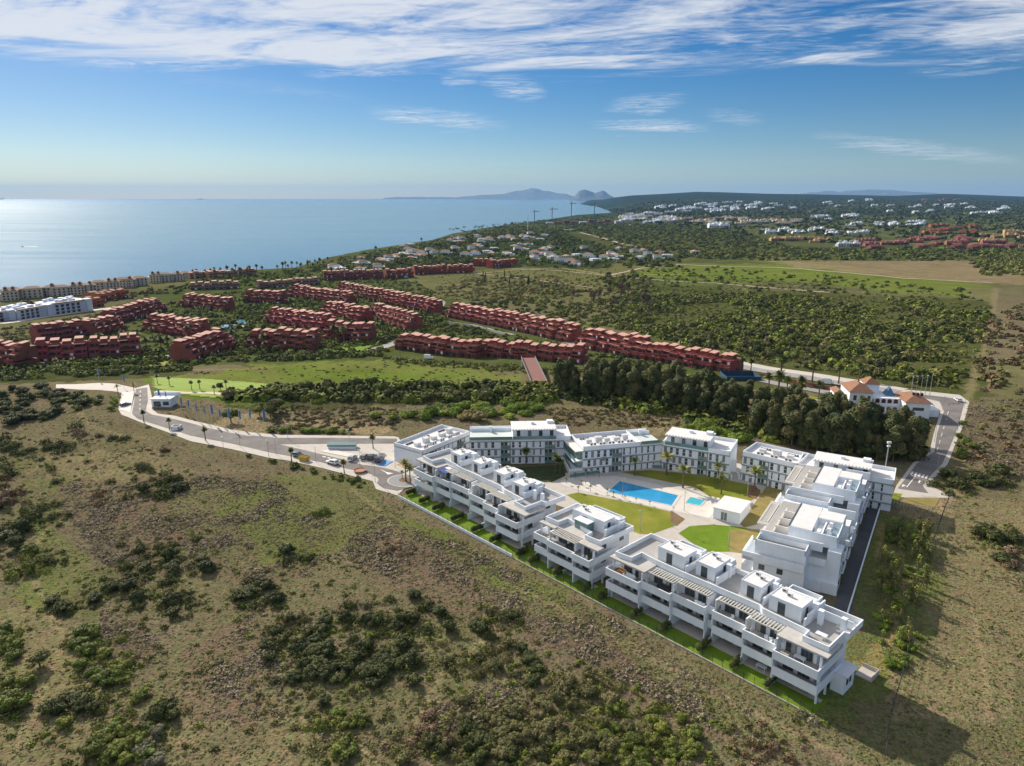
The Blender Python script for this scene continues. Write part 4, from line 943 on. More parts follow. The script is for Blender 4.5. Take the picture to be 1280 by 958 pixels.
M_track = mat('dirt_track', (.40, .33, .24), (.33, .27, .19), .1, rough=.95)
for q, w_ in (([(640, 336), (700, 339), (796, 348.6), (897, 354.5), (983, 362), (1040, 366)], 2.2), ([(760, 345), (800, 336), (850, 331), (975, 335), (1131, 348.6), (1241, 354.5)], 3.0), ([(560, 338), (620, 345), (680, 352), (740, 360)], 1.8), ([(725, 291), (760, 300), (790, 308), (830, 315)], 6), ([(660, 286), (700, 287.5), (750, 285), (790, 281)], 6), ([(940, 402), (1000, 409), (1090, 418)], 1.6)):
    ribbon('track', q, w_, .35, M_track)
CARW = {}
def car(label, u, v, rz, colr, kind='hatch', ground=None, group=None, sc=1.):
    """a road vehicle: body, cabin glass, wheels, lights; built once per colour and shape"""
    x, y, z = P(u, v) if ground is None else G(u, v, ground)
    key = (colr, kind)
    z += .22
    if key in CARW:
        r = copy_tree(CARW[key], (x, y, z), rz); r['label'] = label; return r
    r = thing('parked_car' if kind != 'van' else 'white_van', label, 'car' if kind != 'van' else 'van', (0, 0, 0), group)
    pm = mat('car_paint_%d_%d_%d' % tuple(int(c*99) for c in colr), colr, rough=.3, spec=.6, coat=.6)
    Ln, W, Hh = (4.2, 1.75, 1.47) if kind == 'hatch' else ((4.5, 1.85, 1.65) if kind == 'suv' else (5.4, 2.0, 2.4))
    def sec(pr, wd):  # side profile extruded with tumblehome
        n = len(pr); m = MB(); m.add([(x_, -wd/2*(1-.16*max(0, (z_-.9))/.6), z_) for x_, z_ in pr]+[(x_, wd/2*(1-.16*max(0, (z_-.9))/.6), z_) for x_, z_ in pr], [tuple(range(n)), tuple(range(2*n-1, n-1, -1))]+[(i, i+n, (i+1) % n+n, (i+1) % n) for i in range(n)]); return m
    h = Ln/2
    if kind == 'van': prof = [(-h, .3), (h-.05, .3), (h, .7), (h-.25, 1.1), (h-1.0, 1.45), (h-1.7, 2.3), (h-2.0, Hh), (-h+.1, Hh), (-h, 2.2)]
    else: prof = [(-h, .35), (h-.05, .33), (h, .55), (h-.1, .78), (h-1.15, .95), (h-1.95, Hh-.06), (h-2.4, Hh), (-h+.55, Hh-.02), (-h+.12, 1.0), (-h, .9)]
    b = sec(prof, W); o = b.build('body', pm, r)
    bv = o.modifiers.new('b', 'BEVEL'); bv.width = .06; bv.segments = 2; bv.limit_method = 'ANGLE'
    g = MB()
    if kind == 'van': g.add([(h-.98, -.85, 1.5), (h-.98, .85, 1.5), (h-1.6, .8, 2.2), (h-1.6, -.8, 2.2)], [(0, 1, 2, 3)])
    else:
        s = Hh-.06; yo = W/2*.995
        g.add([(h-1.2, -W*.43, 1.0), (h-1.2, W*.43, 1.0), (h-1.88, W*.40, s-.07), (h-1.88, -W*.40, s-.07)], [(0, 1, 2, 3)])
        for sg in (-1, 1): g.add([(h-1.35, sg*yo, .98), (h-2.0, sg*yo*.925, s-.1), (-h+.75, sg*yo*.925, s-.1), (-h+.4, sg*yo, .98)], [(0, 1, 2, 3)])
        g.add([(-h+.10, -W*.4, 1.03), (-h+.10, W*.4, 1.03), (-h+.5, W*.38, s-.1), (-h+.5, -W*.38, s-.1)], [(0, 1, 2, 3)])
    for i in range(len(g.v)): x_, y_, z_ = g.v[i]; g.v[i] = (x_*1.012, y_*1.012, z_+.01)
    g.build('window', M_glass, r)
    for sx in (-1, 1):
        for sy in (-1, 1):
            wl = MB(); c_ = (sx*(h-.85), sy*(W/2-.1), .32); wl.tube([(c_[0], c_[1]-.11, c_[2]), (c_[0], c_[1]+.11, c_[2])], .32, 12); wo = wl.build('wheel', mat('tyre', (.02, .02, .02), rough=.9), r)
            hb_ = MB(); hb_.tube([(c_[0], c_[1]-.125, c_[2]), (c_[0], c_[1]+.125, c_[2])], .18, 8); hb_.build('rim', M_ac, wo)
    for sy in (-1, 1):
        l = MB(); l.box(h-.12, h+.02, sy*W*.36-.16, sy*W*.36+.16, .62, .76); l.build('headlight', M_ac, r)
        l = MB(); l.box(-h-.015, -h+.1, sy*W*.4-.12, sy*W*.4+.12, .75, .95); l.build('tail_light', mat('red_lamp', (.4, .02, .02), rough=.3), r)
    r.location = (x, y, z); r.rotation_euler = (0, 0, rz); CARW[key] = r; return r
ra = atan2(*(np.array(G(446, 583))-np.array(G(400, 571)))[1::-1])
car('white hatchback driving on the near side of the car park road', 416, 580.5, ra+pi, (.75, .75, .74))
car('silver car parked alone before the blue bay', 441, 575, ra+1.9, (.45, .46, .47))
car('grey car parked beside the black one', 456, 573.5, ra+1.9, (.22, .23, .25))
car('black car parked between a grey and a navy car', 465, 574.5, ra+1.9, (.02, .02, .025), 'suv')
car('dark navy car parked next to the blue painted bay', 474.5, 577, ra+1.9, (.015, .03, .10), 'suv')
car('dark teal car stopped at the kerb by the yellow skip', 373, 571.5, ra, (.05, .10, .13))
car('dark car alone on the pale lot at the road bend', 157, 508, 1.0, (.05, .055, .08))
car('white car parked at the far end of the right hand road', 1197, 502, 1.4, (.75, .75, .74))
car('white van driving on the main road behind the villa', 1034, 480.5, -.45, (.78, .78, .77), 'van')
car('white van on the road corner below the red houses', 536, 449, -.2, (.78, .78, .77), 'van')
car('grey van parked on the forecourt of the orange flats', 508, 347.5, .3, (.4, .4, .4), 'van')
sk = thing('yellow_skip', 'small yellow skip at the kerb beside the teal car', 'skip', G(380, 575, .2), rz=ra)
m = MB(); m.add([(-1.5, -.8, 0), (1.5, -.8, 0), (1.5, .8, 0), (-1.5, .8, 0), (-1.9, -.95, 1.3), (1.9, -.95, 1.3), (1.9, .95, 1.3), (-1.9, .95, 1.3)], [(3, 2, 1, 0), (0, 1, 5, 4), (1, 2, 6, 5), (2, 3, 7, 6), (3, 0, 4, 7)]); m.build('body', mat('yellow_paint', (.62, .45, .03), (.5, .36, .03), 2, rough=.6), sk)
m = MB(); m.box(-1.7, 1.7, -.8, .8, 1.0, 1.12); m.build('rubble', M_soil, sk)

# lamps, flags and other road furniture -------------------------------------------------
M_pole = mat('pole_metal', (.42, .43, .44), (.34, .35, .36), 2, rough=.5, metal=.3)
M_flag = mat('blue_flag', (.05, .15, .40), (.07, .20, .48), 2.5, rough=.8)
lamp0 = None
def lamp(label, u, v, h=5.5, group='slim street lamps along the roads and paths'):
    global lamp0
    x, y, z = P(u, v)
    if lamp0 is None:
        lamp0 = thing('street_lamp', label, 'street lamp', (0, 0, 0), group)
        m = MB(); m.tube([(0, 0, 0), (0, 0, .9), (0, 0, 5.5)], [.09, .07, .05], 6); m.build('pole', M_pole, lamp0)
        m = MB(); m.box(-.1, .75, -.12, .12, 5.4, 5.52); m.build('lamp_head', M_pole, lamp0); o = lamp0
    else: o = copy_tree(lamp0); o['label'] = label; o['group'] = group
    o.location = (x, y, z); s = h/5.5; o.scale = (s, s, s); o.rotation_euler = (0, 0, R.uniform(0, 6)); return o
for lab, pts in (("slim lamp on the road between the flags and the brown field", [(280, 566), (300, 558), (336, 571), (345, 568), (325, 545), (360, 549)]),
                 ("slim lamp beside the cars and the roundabout", [(395, 578), (450, 583), (469, 603), (494, 585), (437, 556)]),
                 ("slim lamp by the lawn and pool of the courtyard", [(732, 606), (780, 593), (812, 585), (800, 664), (840, 659), (934, 620), (874, 588), (855, 639), (910, 683), (778, 622)]),
                 ("slim lamp on the pavement of the right hand road", [(1171, 588), (1197, 538), (1178, 513), (1168, 552), (1205, 510)])):
    for k, q in enumerate(pts): lamp(lab, *q, group=lab.replace('slim lamp', 'slim lamps'))
mast = thing('lamp_mast', 'tall lone mast rising behind the rear wing at the road end', 'mast', G(1101, 605))
m = MB(); m.tube([(103.8, 185, 0), (104.1, 185.2, 14.5)], [.22, .14], 8); m.build('pole', M_pole, mast, mast)
m = MB(); m.box(103.6, 104.6, 184.9, 185.5, 14.2, 14.7); m.box(103.7, 104.5, 184.9, 185.5, 13.2, 13.6); m.build('lamp_head', M_ac, mast, mast)
flag0 = None
for k, (u, v, h) in enumerate([(227, 516, 6), (236, 519, 6), (246, 525, 6.6), (256, 527, 6), (265, 530, 7.4), (275, 531, 6), (286.5, 535, 7.4), (300, 534, 6.2), (313, 535, 7), (330, 536, 7), (199, 505, 6), (208, 507, 6), (155, 486, 6.4), (124, 478, 6.4)]):
    x, y, z = P(u, v)
    if flag0 is None:
        flag0 = thing('banner_flag', 'x', 'flag', (0, 0, 0), 'tall blue banner flags beside the road')
        m = MB(); m.tube([(0, 0, 0), (0, 0, 7)], .06, 6); m.build('pole', M_ac, flag0)
        m = MB(); n = 12; vv = [(.07+.72*a, .12*sin(i*.9+a*2.), 3.6+3.3*i/n-.25*a) for i in range(n+1) for a in (0, .5, 1)]
        m.add(vv, [(3*i+j, 3*i+j+1, 3*i+j+4, 3*i+j+3) for i in range(n) for j in (0, 1)]); m.build('banner', M_flag, flag0); o = flag0
    else: o = copy_tree(flag0)
    o['label'] = 'tall blue banner flag in the row beside the curving road' if k < 10 else ('tall blue banner flag before the white sales office' if k < 12 else ('tall blue banner flag at the mouth of the side road' if k == 12 else 'tall blue banner flag under the nearest red houses'))
    if k >= 12: del o['group']
    elif k >= 10: o['group'] = 'blue flags before the sales office'
    o.location = (x, y, z); o.scale = (h/7,)*3; o.rotation_euler = (0, 0, R.uniform(-.5, .5))
of = thing('sales_office', 'small white sales office with a blank board beside the road bend', 'hut', P(205, 508))
x, y, z = of.location
m = MB(); m.box(x-4, x+3.4, y-1.5, y+4, z, z+3.2); m.box(x-4.3, x+3.7, y-1.8, y+4.3, z+3.2, z+3.5); m.build('wall', M_white, of, of)
m = MB(); m.box(x-5.5, x+5, y+4.2, y+4.5, z+2.6, z+4.6); m.build('board', M_white, of, of)
m = MB(); m.box(x-3.2, x-.4, y-1.58, y-1.4, z+.3, z+2.4); m.box(x+.5, x+2.8, y-1.58, y-1.4, z+.9, z+2.4); m.build('window', M_glass, of, of)
pt = thing('white_planter', 'big square white planter on the pavement beside the curving road', 'planter', P(221, 537))
x, y, z = pt.location
m = MB(); m.wall([(x-1.3, y-1.2), (x+1.3, y-1.2), (x+1.3, y+1.2), (x-1.3, y+1.2)], z, z+1.5, .2, closed=True); m.build('box', M_white, pt, pt)
m = MB(); m.box(x-1.2, x+1.2, y-1.1, y+1.1, z+.2, z+1.35); m.build('soil', M_soil, pt, pt)
cn = thing('glass_canopy', 'long low glazed canopy over the garage ramp in the car park', 'canopy', P(428, 560))
x, y, z = cn.location
m = MB(); m.box(x-4.5, x+4.5, y-1.2, y+1.2, z+.0, z+.9); m.build('wall', M_white, cn, cn)
m = MB(); m.box(x-4.7, x+4.7, y-1.4, y+1.4, z+.9, z+1.5); m.build('glass', M_glassg, cn, cn)
rp = thing('red_planter', 'round planter of reddish shrubs on the pavement by the roundabout', 'planter', G(450, 590, .1))
x, y, z = rp.location
m = MB(); m.lathe([(1.6, z), (1.9, z+.7), (1.7, z+.7), (1.6, z+.5)], 14, (x, y)); m.build('bowl', mat('terracotta', (.36, .16, .10), rough=.8), rp, rp)
bridge = thing('footbridge', 'footbridge with a red brown deck crossing the gully below the red houses', 'bridge', P(668, 470))
A_, B_ = np.array(P(660, 460)), np.array(P(674, 482)); d = (B_-A_)[:2]; d /= np.hypot(*d); nn = np.array([-d[1], d[0]])*3.6
zb = max(A_[2], B_[2])+1.2
m = MB(); m.prism([tuple(A_[:2]+nn), tuple(A_[:2]-nn), tuple(B_[:2]-nn), tuple(B_[:2]+nn)], zb-.5, zb); part(m, 'deck', mat('red_deck', (.23, .10, .08), (.19, .085, .07), .5, rough=.8), bridge)
m = MB(); m.wall([tuple(A_[:2]+nn), tuple(B_[:2]+nn)], zb, zb+1.1, .12); m.wall([tuple(A_[:2]-nn), tuple(B_[:2]-nn)], zb, zb+1.1, .12); part(m, 'railing', M_grey, bridge)
m = MB(); m.wall([tuple(A_[:2]+nn*.8), tuple(A_[:2]-nn*.8)], zb-8, zb-.5, .8); m.wall([tuple(B_[:2]+nn*.8), tuple(B_[:2]-nn*.8)], zb-8, zb-.5, .8); part(m, 'pier', M_slab, bridge)
rf = thing('wire_fence', 'dark wire fence running up the slope between the planted strip and brown field', 'fence', P(1135, 800))
m = MB(); pp = resamp([P(u, v)[:2] for u, v in ((1106, 948), (1112, 900), (1128, 845), (1140, 790), (1150, 740), (1162, 690), (1180, 640), (1187, 622))], 60)
for k, (x, y) in enumerate(pp): z = hz(x, y); m.box(x-.04, x+.04, y-.04, y+.04, z-.1, z+1.8)
part(m, 'post', M_frame, rf)
m = MB()
for (x0, y0), (x1, y1) in zip(pp[:-1], pp[1:]):
    for q in (.6, 1.1, 1.6): m.tube([(x0, y0, hz(x0, y0)+q), (x1, y1, hz(x1, y1)+q)], .02, 4, cap=False)
part(m, 'wire', M_frame, rf)
plf = thing('plot_fence', 'pale rail fence round the bare plot beside the right hand road', 'fence', P(1150, 640))
pp = [P(u, v) for u, v in ((1109, 628), (1130, 634), (1165, 641))]
m = MB()
for a, b in zip(pp[:-1], pp[1:]): m.tube([(a[0], a[1], a[2]+1.2), (b[0], b[1], b[2]+1.2)], .06, 5); m.tube([(a[0], a[1], a[2]+.6), (b[0], b[1], b[2]+.6)], .04, 5)
for a in resamp(pp, 14): m.box(a[0]-.05, a[0]+.05, a[1]-.05, a[1]+.05, a[2]-.1, a[2]+1.3)
part(m, 'rail', M_kerb, plf)
sheet_px('bare_plot', [(1132, 618), (1176, 622), (1166, 638), (1126, 632)], .07, M_soil2)
sheet_px('plot_lawn', [(1114, 616), (1128, 618), (1121, 630), (1108, 627)], .075, M_lawny)
# ------------------------------------------------------------------ vegetation
def leafmat(name, c, rnd=.22):
    m = mat(name, c, attr='Col', objrand=rnd, rough=.75, spec=.2)
    return m
def crown_arrays(lobes, per, size, seed, cols, core=True, flat=1.0, droop=0.):
    """many small leaf clumps on the surfaces of uneven lobes -> vertices, quads, colours"""
    g = np.random.default_rng(seed); Vs, Cs = [], []
    for (cx_, cy_, cz_, rx, ry, rz_) in lobes:
        n = int(per*(rx*ry+rx*rz_+ry*rz_)/3)+8
        d = g.normal(size=(n, 3)); d /= np.linalg.norm(d, axis=1)[:, None]
        d[:, 2] = np.where(d[:, 2] < -.55, -d[:, 2], d[:, 2])
        rad = g.uniform(.5, 1.22, n)**.6
        p = np.array([cx_, cy_, cz_])+d*np.array([rx, ry, rz_])*rad[:, None]
        nrm = d+g.normal(size=(n, 3))*.36; nrm[:, 2] += .22; nrm /= np.linalg.norm(nrm, axis=1)[:, None]
        a = np.cross(nrm, g.normal(size=(n, 3))); a /= np.linalg.norm(a, axis=1)[:, None]+1e-9; b = np.cross(nrm, a)
        s = size*g.uniform(.6, 1.35, n)[:, None]; e = g.uniform(.5, 1.0, n)[:, None]
        bend = nrm*s*.28
        q = np.stack([p-a*s-b*s*e*.3, p+b*s*e*-.9+bend*.4, p+a*s+b*s*e*.25, p+b*s*e*.9-bend], 1)
        Vs.append(q.reshape(-1, 3))
        base = np.array(cols[g.integers(len(cols))])*g.uniform(.72, 1.3)
        c = base[None]*g.uniform(.75, 1.25, n)[:, None]
        Cs.append(np.repeat(c, 4, 0))
    V = np.concatenate(Vs); C = np.concatenate(Cs); F = np.arange(len(V)).reshape(-1, 4)
    if core:
        # inner foliage so that the crown is not see-through everywhere
        U, Vv, Cc = 8, [], []; Fo = []; base = len(V)
        for (cx_, cy_, cz_, rx, ry, rz_) in lobes:
            th = np.linspace(0, 2*pi, 8, endpoint=False); ph = np.linspace(-.45*pi, .48*pi, 5)
            T, Ph = np.meshgrid(th, ph); k = .62+.2*g.random(T.shape)
            x = cx_+rx*k*np.cos(Ph)*np.cos(T); y = cy_+ry*k*np.cos(Ph)*np.sin(T); z = cz_+rz_*k*np.sin(Ph)
            Vv.append(np.stack([x, y, z], -1).reshape(-1, 3)); I = np.arange(40).reshape(5, 8)+base; base += 40
            Fo.append(np.stack([I[:-1], np.roll(I, -1, 1)[:-1], np.roll(I, -1, 1)[1:], I[1:]], -1).reshape(-1, 4))
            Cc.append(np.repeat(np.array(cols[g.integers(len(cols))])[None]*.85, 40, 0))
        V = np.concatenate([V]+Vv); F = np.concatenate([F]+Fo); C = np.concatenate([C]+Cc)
    return V, F, C
def lobes_round(seed, n, r, h, lift=0., spread=.62, big=.52):
    g = random.Random(seed); out_ = [(0, 0, lift+h*.42, r*.62, r*.62, h*.44)]
    for k in range(n):
        a = 2*pi*k/n+g.uniform(-.5, .5); d = r*spread*g.uniform(.55, 1.15); q = r*big*g.uniform(.6, 1.1)
        out_.append((d*cos(a), d*sin(a), lift+h*g.uniform(.28, .74), q, q*g.uniform(.8, 1.1), q*g.uniform(.6, .95)*h/(1.6*r)*1.1))
    return out_
M_leaf = leafmat('leaves', (.1, .1, .03)); M_bark = mat('bark', (.16, .12, .085), (.10, .075, .055), 3., rough=.95, bump=.3)
C_DARK = [(0.052, 0.068, 0.017), (0.072, 0.086, 0.022), (0.086, 0.095, 0.029), (0.064, 0.076, 0.027)]
C_MID = [(0.124, 0.161, 0.026), (0.169, 0.202, 0.035), (0.139, 0.15, 0.033), (0.199, 0.22, 0.045)]
C_OLIVE = [(0.156, 0.147, 0.053), (0.126, 0.126, 0.045), (0.193, 0.175, 0.069), (0.111, 0.105, 0.038)]
C_BRIGHT = [(0.157, 0.23, 0.022), (0.2, 0.27, 0.032), (0.129, 0.189, 0.024)]
C_BROWN = [(0.159, 0.106, 0.056), (0.192, 0.131, 0.077), (0.133, 0.088, 0.047), (0.219, 0.156, 0.096)]
C_EUC = [(0.053, 0.072, 0.023), (0.083, 0.094, 0.032), (0.119, 0.115, 0.042), (0.059, 0.079, 0.025)]
C_REED = [(0.252, 0.206, 0.073), (0.212, 0.188, 0.056), (0.305, 0.237, 0.096)]
C_GREY = [(0.178, 0.168, 0.097), (0.216, 0.204, 0.13), (0.14, 0.138, 0.076)]
def crown_mesh(name, lobes, per, size, seed, cols, **k):
    V, F, C = crown_arrays(lobes, per, size, seed, cols, **k)
    o = npmesh(name, V, F, M_leaf, C); return o
PROTO = {}
def shrub_proto(kind, i):
    """a bush mesh about 2 m across and 1.5 m high (made once, then shared)"""
    key = (kind, i)
    if key not in PROTO:
        cols = {'dark': C_DARK, 'mid': C_MID, 'olive': C_OLIVE, 'bright': C_BRIGHT, 'brown': C_BROWN, 'grey': C_GREY, 'reed': C_REED}[kind]
        o = crown_mesh('shrub', lobes_round(i*7+len(kind), 7+i % 3, 1.15, 1.5), 420, .105, i+31*len(kind), cols)
        PROTO[key] = o.data; bpy.data.objects.remove(o)
    return PROTO[key]
def shrub(x, y, r, kind, label, group, hscale=1., cat='shrub', name='shrub', z=None):
    o = bpy.data.objects.new(name, shrub_proto(kind, R.randrange(4))); COL.objects.link(o)
    o.location = (x, y, (hz(x, y) if z is None else z)-.08*r); o.rotation_euler = (0, 0, R.uniform(0, 6.28)); q = r/1.15
    o.scale = (q*R.uniform(.85, 1.2), q*R.uniform(.85, 1.15), q*hscale*R.uniform(.75, 1.1)); tag(o, label, cat, group); return o
TREES = {}
def tree_proto(kind, i):
    key = (kind, i)
    if key in TREES: return TREES[key]
    g = random.Random(i*13+len(kind)); r = bpy.data.objects.new('tree', None)
    if kind == 'broad':    # rounded evergreen, 5 m high
        lb = lobes_round(i*5+1, 9, 2.5, 3.9, lift=1.1); per, sz, cols, th, h = 75, .27, [C_DARK, C_MID, C_OLIVE, C_MID][i % 4], .18, 2.6
    elif kind == 'euc':    # tall loose eucalyptus, 12 m
        lb = []
        for k in range(15): a = g.uniform(0, 6.28); z = g.uniform(1.8, 10.4); q = g.uniform(1.2, 2.0)*(1-.045*abs(z-6)); d = g.uniform(.2, 1.9)*(1-.05*max(0, z-5)); lb.append((d*cos(a), d*sin(a), z, q, q, q*g.uniform(.9, 1.35)))
        lb.append((0, 0, 10.6, .9, .9, 1.3)); per, sz, cols, th, h = 100, .27, C_EUC, .25, 9.5
    elif kind == 'bare':   # brownish winter tree, 9 m
        lb = []
        for k in range(13): a = g.uniform(0, 6.28); z = g.uniform(2.4, 8.2); q = g.uniform(.8, 1.5); d = g.uniform(.2, 1.9); lb.append((d*cos(a), d*sin(a), z, q, q, q*1.15))
        per, sz, cols, th, h = 42, .26, [(.15, .11, .065), (.18, .135, .08), (.12, .10, .05)], .22, 7.5
    elif kind == 'cyp':    # narrow cypress, 7 m
        lb = [(g.uniform(-.12, .12), g.uniform(-.12, .12), z, .75*(1-z/8.2)**.6+.12, .75*(1-z/8.2)**.6+.12, .85) for z in np.linspace(.8, 6.6, 9)]; per, sz, cols, th, h = 110, .2, C_DARK, .1, 5
    elif kind == 'young':  # young poplar like planting, 4 m, thin
        lb = [(g.uniform(-.25, .25), g.uniform(-.25, .25), z, .45, .45, .6) for z in np.linspace(1.0, 3.7, 6)]; per, sz, cols, th, h = 120, .14, C_OLIVE+C_MID, .06, 3
    o = crown_mesh('crown', lb, per, sz, i+len(kind)*9, cols, core=kind not in ('bare', 'young')); o.parent = r
    m = MB(); lean = g.uniform(-.2, .2); m.tube([(0, 0, -.3), (lean*.4, 0, h*.4), (lean, .1, h*.75), (lean*1.2, .2, h)], [th*1.3, th, th*.7, th*.25], 7)
    for k in range(5):
        a = g.uniform(0, 6.28); z0 = h*g.uniform(.35, .7); e = g.uniform(.25, .4)*h; m.tube([(lean*.6, .03, z0), (lean*.6+e*.5*cos(a), e*.5*sin(a), z0+e*.45), (lean*.6+e*.75*cos(a), e*.75*sin(a), z0+e)], [th*.5, th*.35, th*.12], 5)
    m.build('trunk', M_bark, r)
    TREES[key] = (r, list(r.children)); [COL.objects.unlink(c) for c in r.children]; return TREES[key]
def tree(kind, x, y, s, label, group, name='tree', cat='tree', z=None, var=4, hs=1.):
    r, ch = tree_proto(kind, R.randrange(var))
    o = bpy.data.objects.new(name, None); COL.objects.link(o); o.empty_display_size = .5
    o.location = (x, y, hz(x, y) if z is None else z); o.rotation_euler = (0, 0, R.uniform(0, 6.28)); o.scale = (s*R.uniform(.9, 1.15), s*R.uniform(.9, 1.15), s*hs*R.uniform(.88, 1.12)); tag(o, label, cat, group)
    for c in ch: k = bpy.data.objects.new(c.name.split('.')[0], c.data); COL.objects.link(k); k.parent = o
    return o
# palms -------------------------------------------------------------
def palm_proto(kind, i):
    key = ('palm'+kind, i)
    if key in TREES: return TREES[key]
    g = np.random.default_rng(i+5); r = bpy.data.objects.new('palm_tree', None)
    h = 5.0; m = MB(); lean = float(g.uniform(-.3, .3)); m.tube([(0, 0, -.3), (lean*.3, 0, 1.2), (lean*.7, 0, 3.2), (lean, 0, h)], [.24, .18, .15, .17], 8); m.build('trunk', M_bark, r)
    V, F, C = [], [], []
    nf = 30 if kind == 'fan' else 20
    cols = {'fan': C_MID+C_DARK, 'feather': [(.13, .16, .03), (.20, .21, .04), (.24, .23, .05)]}[kind]
    for k in range(nf):
        az = 2*pi*k*.618+g.uniform(-.2, .2); el = (1.25-1.75*(k/nf)) if kind == 'fan' else (1.35-1.1*(k/nf)); Ln = g.uniform(1.2, 1.6) if kind == 'fan' else g.uniform(1.7, 2.3)
        c = np.array(cols[g.integers(len(cols))])*g.uniform(.8, 1.25); n = 7; pts = []
        d = np.array([cos(az)*cos(el), sin(az)*cos(el), sin(el)]); p = np.array([lean, 0, h]); st_ = Ln/n
        for j in range(n+1):
            pts.append(p.copy()); p = p+d*st_; d = d+np.array([0, 0, -.16 if kind == 'fan' else -.26])*(.4+j/n); d /= np.linalg.norm(d)
        side = np.array([-sin(az), cos(az), 0])
        for j in range(n):
            wd = (.10+.42*sin(pi*min(1, (j+.6)/n))) if kind == 'fan' else .34*sin(pi*(j+1)/(n+1.5))+.05
            for sg in (-1, 1):
                b = len(V); tip = pts[j+1]+side*sg*wd+np.array([0, 0, -.14*wd]); V += [pts[j], pts[j+1], tip, pts[j]*.55+pts[j+1]*.45+side*sg*wd*.9]
                F.append([b, b+1, b+2, b+3]); C += [c]*4
    o = npmesh('crown', np.array(V), np.array(F), M_leaf, np.array(C)); o.parent = r
    TREES[key] = (r, list(r.children)); [COL.objects.unlink(c) for c in r.children]; return TREES[key]
def palm(kind, u, v, h, label, group, name='palm_tree', at=None):
    x, y, z = P(u, v) if at is None else at
    r, ch = palm_proto(kind, R.randrange(3)); o = bpy.data.objects.new(name, None); COL.objects.link(o); o.empty_display_size = .5
    o.location = (x, y, z); s = h/5.9; o.scale = (s*1.15, s*1.15, s); o.rotation_euler = (0, 0, R.uniform(0, 6.28)); tag(o, label, 'palm', group)
    for c in ch: k = bpy.data.objects.new(c.name.split('.')[0], c.data); COL.objects.link(k); k.parent = o
    return o
def palms(kind, pts, h, label, group):
    for q in pts: palm(kind, q[0], q[1], q[2] if len(q) > 2 else h*R.uniform(.88, 1.12), label, group)
palms('fan', [(180, 528), (212, 538), (257, 551), (364.5, 577), (430.5, 592)], 4.6, 'fan palm on the grass verge between the road and the brown field', 'palms along the near verge')
palms('fan', [(466.6, 561)], 4.6, 'fan palm standing in the small lawn beside the low white wing', None)
palms('feather', [(503, 600, 2.6), (507.5, 602, 6.2), (513, 605, 5.2)], 5, 'yellow green palm on the round bed of the roundabout', 'palms on the roundabout')
palms('feather', [(793.6, 595), (833, 594), (853.5, 610), (897, 604), (901.4, 618), (942.5, 614)], 6.0, 'young yellow green palm on the lawn beyond the pool', 'palms on the courtyard lawn')
palms('fan', [(751.5, 590), (657.5, 581), (694, 592), (700, 593)], 5.4, 'dark green palm close to the facade of the rear wings', 'palms before the rear wings')
palms('feather', [(972, 605), (979, 603)], 4.2, 'bushy palm in the bed below the stepped block', 'palms below the stepped block')
palms('fan', [(1038, 737, 2.6)], 2.6, 'small dark palm in the shaded corner under the stepped block', None)
pots = [(722.7, 615), (738, 614), (766.5, 621.5), (759, 618), (734, 596.5), (749, 596.5), (707.7, 605), (719, 598), (727, 607), (781, 624.5), (795, 627.5), (812, 631.5)]
for k, (u, v) in enumerate(pots): palm('feather', u, v, 1.6 if k < 9 else 1.1, 'small potted palm on the pale paving near the big pool', 'small palms on the pool deck')

# hedges between the front gardens
hp = [(.6, 2.2, 5.4), (7.6, 1.6, 5.2), (13.7, 1.4, 5.4), (21.9, 1.2, 5.4), (30.2, 1.0, 4.8), (37.4, .8, 4.4), (46.5, .8, 4.2), (50.8, .7, 3.8), (58.3, .7, 3.9), (66.8, .7, 3.9), (71.2, .7, 3.6), (79.8, .6, 3.8), (86.4, .6, 3.9), (94.6, .6, 4.4), (101.3, .6, 4.2), (107.8, .6, 3.9)]
hn = ['at the roundabout end of the row', 'second from the roundabout', 'third from the roundabout', 'fourth from the roundabout', 'fifth from the roundabout', 'by the last corner of the first block', 'left of the gap beside the square block', 'on the square block side of the gap', 'in the middle of the square block', 'at the near corner of the square block',
      'at the far end of the longest block', 'one flat along the longest block', 'beside the blue shaded patio of the longest block', 'before the middle gap of the longest block', 'two flats from the near corner of the longest block', 'nearest the camera']
def hedge_mesh(ln, seed):
    g = random.Random(seed); lb = [(0, y, .82, .66, .45, .86) for y in np.arange(.3, ln, .5)]
    lb = [(x+g.uniform(-.08, .08), y, z+g.uniform(-.06, .06), a*g.uniform(.9, 1.1), b, c*g.uniform(.92, 1.1)) for x, y, z, a, b, c in lb]
    return crown_mesh('garden_hedge', lb, 420, .085, seed, C_DARK+[C_MID[0]])
for k, ((s, t0, t1), nm) in enumerate(zip(hp, hn)):
    o = hedge_mesh(t1-t0, k); o.location = F1((s, t0, 0)); o.rotation_euler = (0, 0, atan2(EI[1], EI[0])-pi/2)
    tag(o, 'clipped hedge between garden lawns, '+nm, 'hedge', 'hedges between the front gardens')

pp_ = thing('potted_plant', 'big green plants in a pot at the corner of the square block top balcony', 'plant', F1((66.6, 3.6, 6.14)))
m = MB(); m.lathe([(.3, 0), (.42, .6), (.36, .6), (.3, .5)], 10); m.build('pot', M_slab, pp_)
o = crown_mesh('foliage', [(0, 0, 1.2, .8, .7, .8), (.5, .3, 1.5, .6, .5, .7), (-.5, -.2, 1.0, .5, .5, .5)], 420, .10, 3, C_MID+C_DARK); o.parent = pp_
